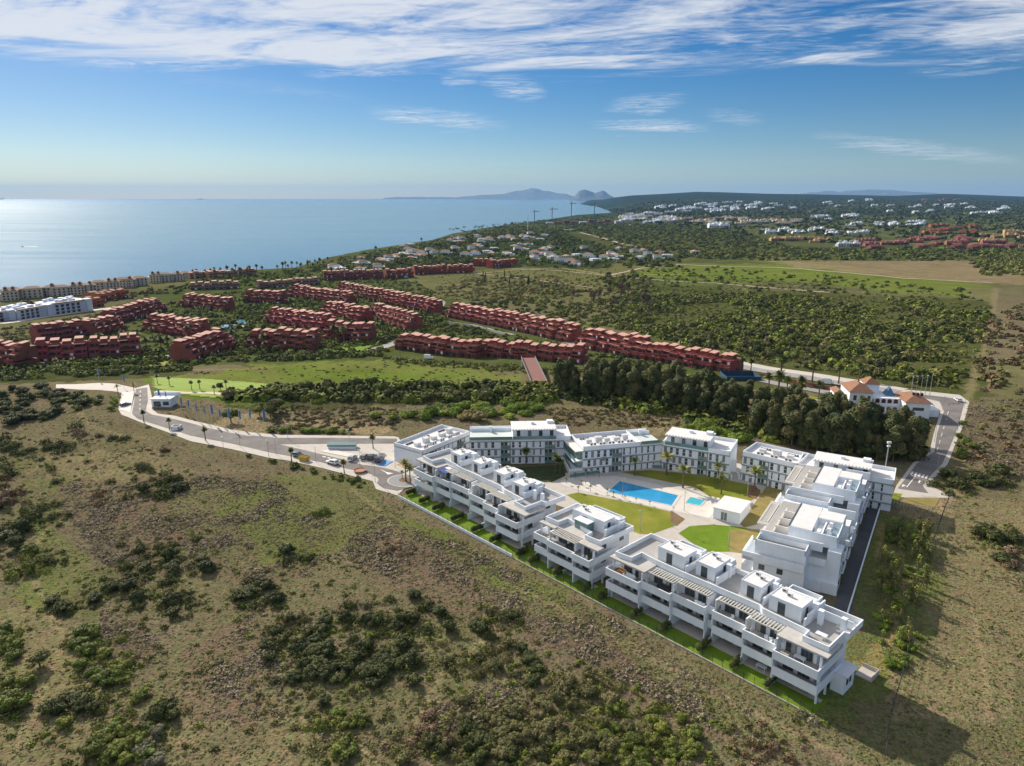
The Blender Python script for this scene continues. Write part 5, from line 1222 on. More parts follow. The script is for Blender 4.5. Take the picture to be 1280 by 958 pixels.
# masks for wild growth --------------------------------------------------
COMPLEX = [F1((-4, -.6))[:2] if False else F1((-4, -.6, 0))[:2], F1((117.5, -.6, 0))[:2], F1((121, 18, 0))[:2], F2((-8, 24, 0))[:2], F2((57, 24, 0))[:2], (107, 178), (107, 184), (72, 208), (46, 217), (19, 220), (-14, 222), (-24, 228), (-40, 208), (-40, 190)]
ROADPX = [[(150, 480), (190, 478), (200, 516), (262, 529), (314, 540), (498, 543), (540, 560), (498, 622), (468, 614), (462, 602), (400, 588), (337, 576), (238, 555), (150, 520)], [(1112, 626), (1141, 577), (1162, 562), (1176, 512), (1150, 496), (1212, 500), (1194, 561), (1163, 608), (1196, 625)], [(55, 466), (180, 482), (178, 498), (55, 490)],
          [(900, 450), (1070, 478), (1060, 498), (920, 475)], [(1108, 614), (1178, 620), (1166, 642), (1104, 630)]]
def wild(x, y, pad=0.):
    u, v = proj(x, y, terr(x, y)); ok = ~inpoly(x, y, COMPLEX)
    for p in ROADPX: ok &= ~inpoly(u, v, p)
    return ok
def scatter_px(poly, n, seed=0, wildonly=True):
    """n ground points spread evenly over the ground inside a pixel polygon"""
    g = np.random.default_rng(seed); us = [p[0] for p in poly]; vs = [p[1] for p in poly]; out_ = []
    W = [P_cache(*p) for p in poly]; x0, x1 = min(p[0] for p in W), max(p[0] for p in W); y0, y1 = min(p[1] for p in W), max(p[1] for p in W)
    for _ in range(40):
        x = g.uniform(x0, x1, n*3); y = g.uniform(y0, y1, n*3); k = inpoly(x, y, W)
        if wildonly: k &= wild(x, y)
        out_ += list(zip(x[k], y[k]))
        if len(out_) >= n: break
    return [(float(a), float(b)) for a, b in out_[:n]]
# shrubs on the near slope: (pixel centre, spread in pixels, count, radius in metres, kind, where)
CL = [((50, 575), (60, 20), 12, 1.7, 'dark', 'on the slope below the road, far left'), ((75, 560), (22, 8), 6, 2.0, 'dark', 'on the slope below the road, far left'), ((95, 530), (6, 5), 1, 2.2, 'dark', 'on the slope below the road, far left'),
      ((105, 545), (18, 5), 4, 1.8, 'brown', 'on the slope below the road, far left'), ((145, 551), (12, 3), 3, 1.5, 'dark', 'alone on the bare slope under the road bend'), ((205, 563), (10, 4), 2, 1.7, 'brown', 'alone on the bare slope under the road bend'),
      ((172, 586), (12, 4), 3, 1.5, 'dark', 'alone on the bare slope under the road bend'), ((205, 608), (46, 13), 16, 1.9, 'dark', 'in the dark streak across the bare slope'), ((128, 622), (8, 14), 3, 1.5, 'brown', 'in the dark streak across the bare slope'),
      ((12, 560), (14, 10), 5, 2.4, 'dark', 'at the left edge of the slope'), ((14, 620), (18, 20), 8, 1.9, 'brown', 'at the left edge of the slope'), ((55, 645), (28, 16), 9, 1.7, 'dark', 'at the left edge of the slope'),
      ((18, 670), (22, 18), 8, 2.0, 'dark', 'at the left edge of the slope'), ((25, 705), (30, 18), 8, 1.7, 'mid', 'at the left edge of the slope'), ((70, 702), (14, 6), 3, 1.3, 'dark', 'at the left edge of the slope'),
      ((205, 700), (45, 28), 22, 1.6, 'dark', 'in the dark thicket on the left slope'), ((215, 755), (28, 16), 10, 1.6, 'dark', 'in the dark thicket on the left slope'), ((140, 735), (26, 14), 7, 1.5, 'dark', 'in the dark thicket on the left slope'),
      ((320, 745), (24, 14), 8, 1.7, 'dark', 'on the middle of the slope'), ((398, 644), (10, 3), 3, 1.5, 'mid', 'alone on the green patch below the palms'), ((375, 702), (16, 8), 4, 1.6, 'dark', 'on the middle of the slope'), ((490, 690), (12, 6), 3, 1.3, 'brown', 'on the middle of the slope'),
      ((75, 760), (18, 8), 5, 1.4, 'dark', 'under the lone tree'), ((110, 805), (18, 8), 4, 1.4, 'mid', 'under the lone tree'), ((15, 810), (16, 22), 6, 1.4, 'mid', 'at the left edge of the slope'), ((8, 870), (14, 22), 5, 1.5, 'mid', 'at the left edge of the slope'),
      ((140, 840), (36, 34), 18, 1.45, 'mid', 'in the thicket below the lone tree'), ((100, 880), (22, 14), 8, 1.4, 'dark', 'in the thicket below the lone tree'), ((195, 900), (16, 12), 4, 1.5, 'dark', 'in the thicket below the lone tree'),
      ((140, 930), (50, 26), 14, 1.35, 'mid', 'at the bottom left corner'), ((185, 940), (18, 18), 5, 1.4, 'grey', 'at the bottom left corner'),
      ((400, 820), (70, 42), 40, 1.45, 'dark', 'in the wide thicket in the middle foreground'), ((490, 775), (70, 20), 22, 1.5, 'dark', 'in the wide thicket in the middle foreground'), ((475, 830), (36, 26), 14, 1.5, 'dark', 'in the wide thicket in the middle foreground'),
      ((370, 790), (30, 14), 8, 1.4, 'olive', 'in the wide thicket in the middle foreground'), ((430, 905), (24, 8), 5, 1.2, 'mid', 'on the foreground below the wide thicket'), ((425, 940), (14, 8), 3, 1.5, 'mid', 'on the foreground below the wide thicket'),
      ((620, 780), (18, 12), 7, 1.5, 'dark', 'on the slope before the fence'), ((600, 830), (40, 22), 14, 1.3, 'olive', 'on the slope before the fence'), ((530, 920), (30, 16), 6, 1.2, 'brown', 'on the slope before the fence'),
      ((660, 830), (18, 14), 6, 1.35, 'dark', 'on the slope before the fence'), ((700, 860), (24, 14), 8, 1.35, 'olive', 'on the slope before the fence'), ((750, 860), (30, 14), 9, 1.4, 'olive', 'on the slope before the fence'),
      ((680, 920), (110, 36), 70, 1.25, 'olive', 'in the big thicket at the bottom of the picture'), ((780, 930), (70, 34), 40, 1.2, 'mid', 'in the big thicket at the bottom of the picture'), ((600, 940), (50, 22), 18, 1.2, 'dark', 'in the big thicket at the bottom of the picture'),
      ((960, 935), (30, 14), 8, .8, 'brown', 'at the bottom right before the wire fence'), ((1250, 675), (26, 14), 10, 2.0, 'dark', 'on the brown field at the right edge'), ((1200, 605), (30, 10), 10, 2.2, 'dark', 'beside the end of the right hand road'), ((1255, 600), (26, 10), 8, 2.3, 'dark', 'beside the end of the right hand road'),
      ((1262, 700), (14, 10), 4, 1.6, 'brown', 'on the brown field at the right edge'), ((1012, 895), (12, 6), 4, .9, 'grey', 'at the near corner of the garden fence')]
KN = {'dark': 'dark green bush', 'mid': 'mid green bush', 'olive': 'olive green bush', 'brown': 'brownish dry bush', 'grey': 'pale grey green bush', 'bright': 'bright green bush', 'reed': 'straw coloured reed clump'}
gs = np.random.default_rng(5); EXTRA = []; cand = []
for (u, v), (su, sv), n, r, kind, where in CL:
    for k in range(int(n*1.7)):
        uu = u+gs.normal()*su*.6; vv = v+gs.normal()*sv*.6; rr_ = r*gs.uniform(.55, 1.2)
        if vv > 1000: continue
        x, y, z = P(uu, vv)
        if wild(np.array([x]), np.array([y]))[0] and wild(np.array([x]), np.array([y-1.2]))[0]: cand.append((x, y, rr_, kind, where))
cand.sort(key=lambda c: -c[2]/c[1])
for k, (x, y, rr_, kind, where) in enumerate(cand):
    if k < 298: shrub(x, y, rr_, kind, KN[kind]+' '+where, KN[kind].replace('bush', 'bushes')+' '+where)
    else: EXTRA.append((x, y, rr_, kind))
tree('broad', *P(50, 833)[:2], .62, 'small lone green tree standing on the pale grass of the left slope', None, z=P(50, 833)[2])

# everything too numerous to count: one mesh of low bushes and one of dry tufts
def merge_stuff(name, items, per, size, seed, up=.15):
    """items: (x, y, radius, height, colours) -> one mesh of small leafy mounds"""
    g = np.random.default_rng(seed); n = len(items)
    X_ = np.array([i[0] for i in items]); Y_ = np.array([i[1] for i in items]); Rr = np.array([i[2] for i in items]); Hh = np.array([i[3] for i in items]); Z_ = terr(X_, Y_)
    base = np.array([i[4][g.integers(len(i[4]))] for i in items])*g.uniform(.75, 1.3, n)[:, None]
    k = per; d = g.normal(size=(n, k, 3)); d[..., 2] = np.abs(d[..., 2])*.9; d /= np.linalg.norm(d, axis=2)[..., None]
    rad = g.uniform(.5, 1.1, (n, k))**.5
    lump = 1+.28*np.sin(3*np.arctan2(d[..., 1], d[..., 0])+g.uniform(0, 6.28, (n, 1)))
    p = d*(rad*lump)[..., None]*np.stack([Rr, Rr*g.uniform(.8, 1.2, n), Hh], 1)[:, None, :]+np.stack([X_, Y_, Z_-.05*Rr], 1)[:, None, :]
    nrm = d+g.normal(size=(n, k, 3))*.33; nrm[..., 2] += up; nrm /= np.linalg.norm(nrm, axis=2)[..., None]
    a = np.cross(nrm, g.normal(size=(n, k, 3))); a /= np.linalg.norm(a, axis=2)[..., None]+1e-9; b = np.cross(nrm, a)
    s = (size*Rr)[:, None, None]*g.uniform(.6, 1.4, (n, k, 1))
    V = np.stack([p-a*s-b*s*.4, p-b*s*.7+a*s*.3, p+a*s+b*s*.35, p+b*s*.8-a*s*.2], 2).reshape(-1, 3)
    C = np.repeat((base[:, None, :]*g.uniform(.75, 1.25, (n, k, 1))).reshape(-1, 3), 4, 0)
    o = npmesh(name, V, np.arange(len(V)).reshape(-1, 4), mat('stuff_leaves', (0, 0, 0), attr='Col', rough=.85, spec=.1), C); tag(o, kind='stuff'); return o
it = [(x, y, r, r*.95, {'dark': C_DARK, 'mid': C_MID, 'olive': C_OLIVE, 'brown': C_BROWN, 'grey': C_GREY}[k]) for x, y, r, k in EXTRA]
# dry tufts covering the near ground
def field_pts(n, seed, u0=-220, u1=1600, v0=500, v1=990):
    g = np.random.default_rng(seed); y = g.uniform(72, 300, n); x = g.uniform(-1, 1, n)*(y*1.05+45); z = terr(x, y); u, v = proj(x, y, z)
    k = (u > u0) & (u < u1) & (v > v0) & (v < v1) & wild(x, y); return x[k], y[k]
def in_heath(x, y):
    u, v = proj(x, y, terr(x, y)); n = fbm(x/9., y/9., 2, 93); uj = u+(n-.5)*40; vj = v+(n-.5)*26; k = np.zeros(x.shape, bool)
    for h in HEATH: k |= inpoly(uj, vj, h)
    return k
x, y = field_pts(235000, 21); g4 = np.random.default_rng(2)
cl = fbm(x/7., y/7., 3, 61); big = fbm(x/26., y/26., 3, 67); hth = in_heath(x, y)
keep = g4.random(len(x)) < np.where(hth, .25+.55*sst((cl-.3)/.25), .03+.40*sst((cl-.50)/.14)*sst((big-.38)/.2))
x, y, cl, big, hth = x[keep], y[keep], cl[keep], big[keep], hth[keep]
sizes = np.where(hth, .30+.26*sst((cl-.4)/.25), .24+.2*sst((cl-.5)/.2))*g4.uniform(.6, 1.4, len(x))
HEC = [(.215, .17, .12), (.25, .20, .145), (.185, .15, .10), (.26, .215, .155), (.165, .155, .075)]; DRYC = [(.17, .14, .085), (.20, .165, .105), (.155, .125, .07), (.19, .16, .09)]; GRC = [(.115, .125, .036), (.135, .145, .045), (.10, .12, .03), (.165, .16, .06)]
tufts = [(a, b, s, s*.72, HEC if h and q < .85 else (GRC if q < .55 else DRYC)) for a, b, s, h, q in zip(x, y, sizes, hth, g4.random(len(x)))]
merge_stuff('dry_scrub', tufts, 15, .34, 4, .6)
x, y = field_pts(165000, 23); g5 = np.random.default_rng(8); pt_ = fbm(x/20., y/20., 3, 95)
k = g5.random(len(x)) < .38+.55*sst((pt_-.42)/.16); x, y = x[k], y[k]
tufts = [(a, b, s, s*.6, (GRC if q < .62 else DRYC)) for a, b, s, q in zip(x, y, g5.uniform(.12, .30, len(x)), g5.random(len(x))*.6+fbm(x/12., y/12., 3, 91)*.8-.2)]
merge_stuff('dry_grass', tufts, 6, .5, 6, .8)
# ------------------------------------------------------------------ red terraced houses
M_red = mat('red_render', (.285, .092, .075), (.235, .072, .06), .25, rough=.85, bump=.05, bscale=2, spec=.15, objrand=.18)
M_orange = mat('orange_render', (.42, .15, .07), (.36, .125, .06), .25, rough=.85, spec=.15)
M_rtile = mat('pink_roof_tile', (.60, .36, .29), (.48, .27, .21), .8, rough=.85, spec=.15)
M_dark = mat('dark_opening', (.022, .02, .022), (.04, .035, .035), .8, rough=.5, spec=.3)
M_otile = mat('orange_roof_tile', (.30, .165, .105), (.23, .12, .075), .9, rough=.85, spec=.15, detail=7)
def framexy(A, B):
    A = np.array(A, float)[:2]; B = np.array(B, float)[:2]; W = float(np.hypot(*(B-A))); ex = (B-A)/W; ey = np.array([-ex[1], ex[0]])
    return (lambda p: (float(A[0]+ex[0]*p[0]+ey[0]*p[1]), float(A[1]+ex[1]*p[0]+ey[1]*p[1]), p[2])), W
def arch(m, x0, x1, y, z0, z1, d=.12):
    """dark arched opening with a small depth"""
    n = 5; r = (x1-x0)/2; cx_ = (x0+x1)/2; pr = [(x0, z0), (x1, z0)]+[(cx_+r*cos(a), z1-r*.55+r*.55*sin(a)) for a in np.linspace(0, pi, n)]
    k = len(pr); m.add([(x, y-d, z) for x, z in pr]+[(x, y+.05, z) for x, z in pr], [tuple(range(k))]+[(i, i+k, (i+1) % k+k, (i+1) % k) for i in range(k)])
def red_block(label, p0, p1, depth=15., floors=3, mod=5.6, wallm=None, roofm=None, step=2.7, group='red terraced apartment blocks', drop=2.0):
    a, b = P(*p0), P(*p1); fr, W = framexy(a, b); z0 = min(a[2], b[2]); slope = (b[2]-a[2])/W
    root = thing('terraced_block', label, 'apartment block', (fr((W/2, depth/2, 0))[0], fr((W/2, depth/2, 0))[1], z0), group)
    wm = wallm or M_red; rt = roofm or M_rtile; n = max(2, int(round(W/mod))); mw = W/n
    g = random.Random(int(p0[0]*31+p0[1])); body = MB(fr); par = MB(fr); nw = 0
    for i in range(n):
        x0, x1 = i*mw, (i+1)*mw; base = a[2]+slope*(x0+x1)/2; jy = (i % 2)*1.6+g.uniform(0, 1.0); jz = g.choice((0, .3, .9, -.6))
        if i == n-1 or i == 0: jz += .3
        body.box(x0+.0015, x1-.0015, jy, depth-.3*(i % 2), base-drop-3, base)
        for f in range(floors):
            y0 = jy+f*step*(.55 if f == 1 else .95); zb = base+f*2.95+jz*(f > 0); zt = zb+2.95
            body.box(x0+.0015*(f+1), x1-.0015*(f+1), y0, depth-.5*(i % 2)-.2*f, zb-.3, zt)
            if f: par.box(x0+.15, x1-.15, y0-step*.55+.0, y0-step*.55+.22, zb-.1, zb+.95); par.box(x0+.15, x0+.4, y0-step*.55+.22, y0, zb-.1, zb+1.1)
            # openings: a wide loggia and a small window
            o = MB(fr); arch(o, x0+.5, x0+mw*.56, y0, zb+.05, zb+2.35); part(o, 'loggia', M_dark, root)
            o = MB(fr); o.box(x0+mw*.68, x0+mw*.9, y0-.08, y0+.05, zb+.8, zb+2.2); part(o, 'window', M_dark if g.random() < .72 else M_white, root)
            nw += 2
        top = base+floors*2.95+jz*1.0; yb = jy+(floors-1)*step*.95
        par.box(x0+.02, x1-.02, yb, yb+.22, top-.01, top+.75)
        par.box(x0+.03, x0+.3, yb+.22, depth-1.2, top-.01, top+1.0)
        # roof pavilion with a pale tiled lid
        pv_ = MB(fr); px0 = x0+mw*g.uniform(.05, .2); px1 = px0+mw*.62; py0 = yb+2.8+g.uniform(-.5, .8); py1 = py0+3.8
        pv_.box(px0, px1, py0, py1, top-.05, top+2.1); q = part(pv_, 'roof_pavilion', wm, root)
        l = MB(fr); l.add([(px0-.25, py0-.5, top+2.1), (px1+.25, py0-.5, top+2.1), (px1+.25, py1+.3, top+2.75), (px0-.25, py1+.3, top+2.75), (px0-.25, py0-.5, top+1.98), (px1+.25, py0-.5, top+1.98), (px1+.25, py1+.3, top+2.05), (px0-.25, py1+.3, top+2.05)], [(0, 1, 2, 3), (7, 6, 5, 4), (0, 4, 5, 1), (1, 5, 6, 2), (2, 6, 7, 3), (3, 7, 4, 0)]); l.build('tiled_roof', rt, q, root)
        if i % 2: l = MB(fr); l.add([(x0+.3, yb-step*.5, top-.55), (x1-.8, yb-step*.5, top-.55), (x1-.8, yb+.1, top-.1), (x0+.3, yb+.1, top-.1), (x0+.3, yb-step*.5, top-.66), (x1-.8, yb-step*.5, top-.66), (x1-.8, yb+.1, top-.3), (x0+.3, yb+.1, top-.3)], [(0, 1, 2, 3), (7, 6, 5, 4), (0, 4, 5, 1), (1, 5, 6, 2), (2, 6, 7, 3), (3, 7, 4, 0)]); l.build('porch_roof', rt, root, root)
    part(body, 'wall', wm, root); part(par, 'parapet', wm, root)
    ew = MB(fr); zb = b[2]
    for f in range(floors): ew.box(W-.02, W+.06, 6.5+f, 7.5+f, zb+.9+f*2.95, zb+2.0+f*2.95)
    part(ew, 'end_window', M_dark, root); return root
RB = [((-26, 458), (16, 462), 'red block cut off by the left edge, its end wall glowing orange in the sun'), ((44, 455), (110, 452), 'red block in the front row nearest the left edge, behind small round trees'), ((112, 451), (176, 447), 'red block in the front row just left of the kidney shaped pool'),
      ((54, 430), (126, 420), 'red block running along the scrub field below the white hotel'), ((128, 421), (163, 412), 'short red block joining the row above the front row at the left'), ((150, 406), (212, 388), 'red block climbing the slope next to the orange houses by the hotel'),
      ((177, 414), (240, 425), 'red block with a tall windowless end wall above the kidney shaped pool'), ((222, 383), (277, 390), 'red block below the long brown terrace'), ((247, 452), (300, 434), 'red block with a broad bare end wall, right of the kidney shaped pool'),
      ((303, 378), (347, 381), 'small red block above the twin pools'), ((359, 371), (430, 382), 'red block below the long curved brown terrace'), ((328, 404), (400, 416), 'red block with a staggered roofline right of the twin pools'), ((398, 394), (446, 405), 'red block turned to the sun in the middle of the estate'),
      ((307, 437), (388, 440), 'red block in the front row with a blue awning beside a big palm'), ((402, 426), (458, 429), 'red block in the front row behind two tall palms'), ((456, 397), (505, 414), 'red block with many roof lids left of the estate road'),
      ((418, 367), (470, 378), 'left half of the long red row running down to the estate road'), ((471, 378), (537, 393), 'right half of the long red row running down to the estate road'), ((493, 437), (592, 449), 'long low red block in front beside the blue tennis court'),
      ((596, 446), (723, 456), 'longest low red block in front, ending by the footbridge'), ((556, 397), (640, 414), 'left half of the upper red row above the retaining wall'), ((641, 414), (705, 429), 'right half of the upper red row, ending in a tall bare wall'),
      ((718, 434), (792, 449), 'left half of the red row behind the dark eucalyptus belt'), ((793, 449), (910, 467), 'right half of the red row behind the dark eucalyptus belt, ending at the main road'),
      ((405, 351), (480, 349), 'red block at the top of the estate beside white houses')]
for k, (a, b, lab) in enumerate(RB):
    low = 436 < a[1] < 450 and a[0] > 480
    red_block(lab, a, b, depth=13 if low else 15, floors=2 if low else 3)
OB = [((484, 349), (518, 347), 'square orange block lit by the sun at the end of the upper estate'), ((519, 344), (560, 342), 'orange red block with open roof frames above the reed field'), ((561, 342), (594, 341), 'orange red block between two others above the reed field'), ((592, 333), (617, 333), 'low orange red block set back below the villas'), ((617, 336), (650, 333), 'orange red block at the foot of the villa hill, furthest from the sea')]
for a, b, lab in OB: red_block(lab, a, b, depth=17, floors=3, wallm=mat('orange_red_render', (.33, .085, .045), (.28, .07, .04), .25, rough=.85, objrand=.1), step=1.3, mod=7, group='orange red blocks at the top of the estate')
M_brown = mat('brown_render', (.30, .19, .13), (.25, .155, .105), .3, rough=.85); M_cream2 = mat('cream_wall', (.60, .53, .42), (.52, .45, .35), .2, rough=.85)
for a, b, lab in (((238, 363), (300, 361), 'long brown terraced row left of the palms'), ((325, 362), (402, 356), 'curved brown terraced row behind the red estate'), ((238, 349), (275, 346), 'salmon terraced row close to the shore palms'), ((262, 348), (322, 344), 'salmon terraced row among the shore palms')):
    red_block(lab, a, b, depth=12, floors=2, wallm=M_brown if a[1] > 352 else mat('salmon_render', (.38, .20, .13), (.33, .17, .11), .3, rough=.85), step=1.8, mod=8, group='brown and salmon terraced rows')
for a, b, lab in (((112, 385), (132, 383), 'orange house cluster next to the white hotel'), ((128, 378), (165, 372), 'orange tiled houses behind the hotel end'), ((118, 377), (150, 372), 'orange tiled houses between hotel and shore houses')):
    red_block(lab, a, b, depth=14, floors=2, wallm=M_orange, roofm=M_otile, step=1.0, mod=7, group='orange houses beside the hotel')

# white hotel -------------------------------------------------------------
ht = thing('hotel', 'long white three storey hotel with flat roofs on the left shore slope', 'hotel', P(70, 395))
M_hotel = mat('hotel_white', (.66, .71, .79), (.60, .65, .73), .2, rough=.7)
nb = 0
for p0, p1, h in (((-20, 404), (20, 400), 8.0), ((24, 400), (66, 394), 9.0), ((67, 394), (116, 388), 10.2)):
    a, b = P(*p0), P(*p1); fr, W = framexy(a, b); z0 = min(a[2], b[2])-.5
    m = MB(fr); m.box(0, W-.1, 0, 28, z0-4, z0+h); m.box(W-5, W-.11, -1.2, 6, z0-4, z0+h+1.2); part(m, 'wall', M_hotel, ht)
    m = MB(fr); m.box(1, W-6, -.6, 3, z0+h+.01, z0+h+.8); part(m, 'roof_edge', M_brown, ht)
    for f in range(3):
        z = z0+.6+f*(h-1)/3
        m = MB(fr); m.box(2, W-6, -1.3, -.05, z+2.9, z+3.15); part(m, 'balcony', M_hotel, ht)
        k = int((W-9)/4.6)
        for q in range(k):
            o = MB(fr); x = 2.6+q*4.6; o.box(x, x+2.6, -.08, .05, z+.2, z+2.5); part(o, 'window', M_glass, ht)
    g = random.Random(int(W))
    for q in range(16):
        m = MB(fr); x, y = g.uniform(2, W-6), g.uniform(5, 24); m.box(x, x+g.uniform(2, 4.5), y, y+g.uniform(2, 4), z0+h, z0+h+g.uniform(1.2, 2.8)); part(m, 'roof_hut', M_hotel, ht); nb += 1
# cream shore houses with turrets --------------------------------------------
shore0 = []
def shore_proto(i):
    g = random.Random(i); r = bpy.data.objects.new('shore_house', None); COL.objects.link(r); W, D_, H_ = 15+g.uniform(-2, 3), 12, 8.5+g.uniform(-1, 1.5)
    m = MB(); m.box(-W/2, W/2, 0, D_, -4, H_); m.box(-W/2-2.5, -W/2-.01, 2, D_-1, -4, H_-2.8); m.build('wall', M_cream2, r)
    m = MB(); z = H_; m.add([(-W/2-.5, -.5, z), (W/2+.5, -.5, z), (W/2+.5, D_+.5, z), (-W/2-.5, D_+.5, z), (-W/4, D_/2, z+2), (W/4, D_/2, z+2)], [(3, 2, 1, 0), (0, 1, 5, 4), (1, 2, 5), (2, 3, 4, 5), (3, 0, 4)]); m.build('roof', mat('brown_tile', (.27, .17, .11), (.22, .13, .085), .6, rough=.9), r)
    for s in ((-.22, .25) if i == 1 else (.12,) if i % 2 else ()):
        m = MB(); x = s*W; m.box(x-1.6, x+1.6, 2, 5.2, H_+.3, H_+3.2); q = m.build('turret', M_cream2, r)
        m = MB(); z = H_+3.2; m.add([(x-2.1, 1.3, z), (x+2.3, 1.3, z), (x+2.3, 5.9, z), (x-2.3, 5.9, z), (x, 3.6, z+1.2)], [(3, 2, 1, 0), (0, 1, 4), (1, 2, 4), (2, 3, 4), (3, 0, 4)]); m.build('roof', mat('brown_tile', (.27, .17, .11)), q)
        m = MB(); m.box(x-.9, x+.9, 1.92, 2.05, H_+1.4, H_+3.2); m.build('opening', M_dark, q)
    for f in range(3):
        for q in range(4): m = MB(); x = -W/2+1.4+q*W/4; m.box(x, x+1.6, -.08, .05, .6+f*2.8, 2.3+f*2.8); m.build('window', M_dark, r)
    return r
SHP = [shore_proto(i) for i in range(4)]
SH = [(12, 375), (28, 374), (44, 372), (60, 371), (76, 370), (90, 370), (103, 367), (115, 366), (127, 364), (140, 362), (152, 360), (168, 359), (182, 357), (196, 354), (210, 352), (222, 351), (234, 349)]
sn = ['at the left end of the row behind the hotel', 'behind the white hotel', 'behind the orange houses', 'on the shore above the red blocks', 'next to the shore palms']
for k, (u, v) in enumerate(SH):
    r = SHP[k] if k < 4 else copy_tree(SHP[k % 4]); w_ = sn[min(4, k*5//17)]
    x, y, z = P(u, v); r.location = (x, y, z); x += R.uniform(-5, 5); y += R.uniform(-12, 8); r.location = (x, y, z); r.rotation_euler = (0, 0, .45+R.uniform(-.3, .3)); tag(r, 'cream tiled house '+w_, 'house', 'cream shore houses '+w_)

# spanish villa ---------------------------------------------------------------
vl = thing('villa', 'white villa with orange tiled roofs and arcaded terraces at the head of the road', 'villa', P(1105, 518))
a, b = P(1059, 519), P(1161, 524); frv, W = framexy(a, b); z0 = vl.location[2]-.5
def hip(m, x0, x1, y0, y1, z, h, o_=.5):
    cx_, cy_ = (x0+x1)/2, (y0+y1)/2; l = (x1-x0-(y1-y0))/2
    if l > 0: rA, rB = (cx_-l, cy_), (cx_+l, cy_)
    else: rA, rB = (cx_, cy_+l), (cx_, cy_-l)
    m.add([(x0-o_, y0-o_, z), (x1+o_, y0-o_, z), (x1+o_, y1+o_, z), (x0-o_, y1+o_, z), (rA[0], rA[1], z+h), (rB[0], rB[1], z+h)], [(3, 2, 1, 0), (0, 1, 5, 4), (1, 2, 5), (2, 3, 4, 5), (3, 0, 4)] if l > 0 else [(3, 2, 1, 0), (0, 1, 4), (1, 2, 5, 4), (2, 3, 5), (3, 0, 4, 5)])
k = W/33.
m = MB(frv); m.box(0, 9.5*k, 0, 13, z0-2, z0+9.6); m.box(-3.2, -.01, 6, 15, z0-2, z0+7); m.box(9.51*k, 23*k, 5.5, 17, z0-2, z0+6.4); m.box(23.01*k, 33*k, 0, 13, z0-2, z0+6.6); m.box(10*k, 16*k, 12, 19, z0+6.41, z0+10); m.box(9.51*k, 22.99*k, 1.0, 5.4, z0-2, z0+.6); m.box(33.01*k, 38*k, 3, 12, z0-2, z0+3.2); part(m, 'wall', M_white, vl)
for x0, x1, y0, y1, z, h in ((0, 9.5*k, 0, 13, 9.6, 2.6), (-3.2, -.2, 6, 15, 7, 1.4), (23*k, 33*k, 0, 13, 6.6, 2.2), (10*k, 16*k, 12, 19, 10, 2.2)):
    m = MB(frv); hip(m, x0, x1, y0, y1, z0+z+.01, h); part(m, 'tiled_roof', M_otile, vl)
m = MB(frv); hip(m, 18*k, 22*k, 9, 14, z0+6.41, 3.2, 0); part(m, 'glass_pyramid', mat('blue_glass', (.06, .14, .26), rough=.12, spec=.6), vl)
for f in range(2):
    for q in range(3): m = MB(frv); x = 1.6*k+q*2.8*k; m.box(x, x+1.3*k, -.08, .05, z0+3.4+f*3.1, z0+5.3+f*3.1); part(m, 'window', M_glass, vl)
for f in range(2):
    for q in range(5): m = MB(frv); x = 10.2*k+q*2.5*k; arch(m, x, x+1.7*k, 5.5, z0+.7+f*3.1, z0+3.0+f*3.1); part(m, 'arcade', mat('brown_opening', (.10, .035, .025), (.06, .025, .02), 1., rough=.7), vl)
m = MB(frv); m.box(9.6*k, 22.9*k, 5.0, 5.25, z0+3.6, z0+4.5); part(m, 'balustrade', M_white, vl)
m = MB(frv); m.box(26*k, 30.5*k, -.07, .05, z0+3.6, z0+4.8); part(m, 'window', M_glass, vl)
m = MB(frv)
for q in range(3): m.box(27*k+q*1.4, 27.9*k+q*1.4, 4, 5, z0+8.2, z0+9.3)
part(m, 'chimney', M_dark, vl)
pool('garden_pool', 'kidney shaped blue pool on the villa lawn', ellip(1012, 504, 17, 3.6), 1.2, base=hz(*P(1012, 504)[:2])+.05, col=((.03, .20, .28), (.04, .25, .33)))
pool('kidney_pool', 'kidney shaped bright pool in front of the red blocks', ellip(204, 448, 17, 3.0), 1.5, base=hz(*P(204, 448)[:2])+.4, col=((.05, .32, .55), (.06, .38, .6)))
pool('round_pool', 'upper of the twin pools among the red blocks', ellip(304, 402.5, 10, 1.8), 1.2, base=hz(*P(304, 402)[:2])+.6, col=((.05, .30, .55), (.06, .36, .6)))
pool('round_pool', 'lower of the twin pools among the red blocks', ellip(290, 408.5, 13, 2.0), 1.2, base=hz(*P(290, 408)[:2])+.6, col=((.05, .30, .55), (.06, .36, .6)))
def lawn_px(name, pts, mt, lift=.25):
    W = [P(*q)[:2] for q in pts]; x0, x1 = min(p[0] for p in W), max(p[0] for p in W); y0, y1 = min(p[1] for p in W), max(p[1] for p in W)
    n = 34; X_, Y_ = np.meshgrid(np.linspace(x0, x1, n), np.linspace(y0, y1, n), indexing='ij'); Z_ = terr(X_, Y_)+lift; I = np.arange(n*n).reshape(n, n)
    F = np.stack([I[:-1, :-1], I[1:, :-1], I[1:, 1:], I[:-1, 1:]], -1).reshape(-1, 4); c = np.stack([X_, Y_], -1).reshape(-1, 2); mid = c[F].mean(1); F = F[inpoly(mid[:, 0], mid[:, 1], W)]
    o = npmesh(name, np.stack([X_, Y_, Z_], -1).reshape(-1, 3), F, mt); tag(o, kind='structure'); return o
lawn_px('lawn', [(948, 490), (975, 488), (1050, 503), (1040, 518), (1000, 512), (960, 502)], M_lawny); lawn_px('lawn', [(178, 452), (240, 444), (248, 456), (190, 460)], M_lawny)
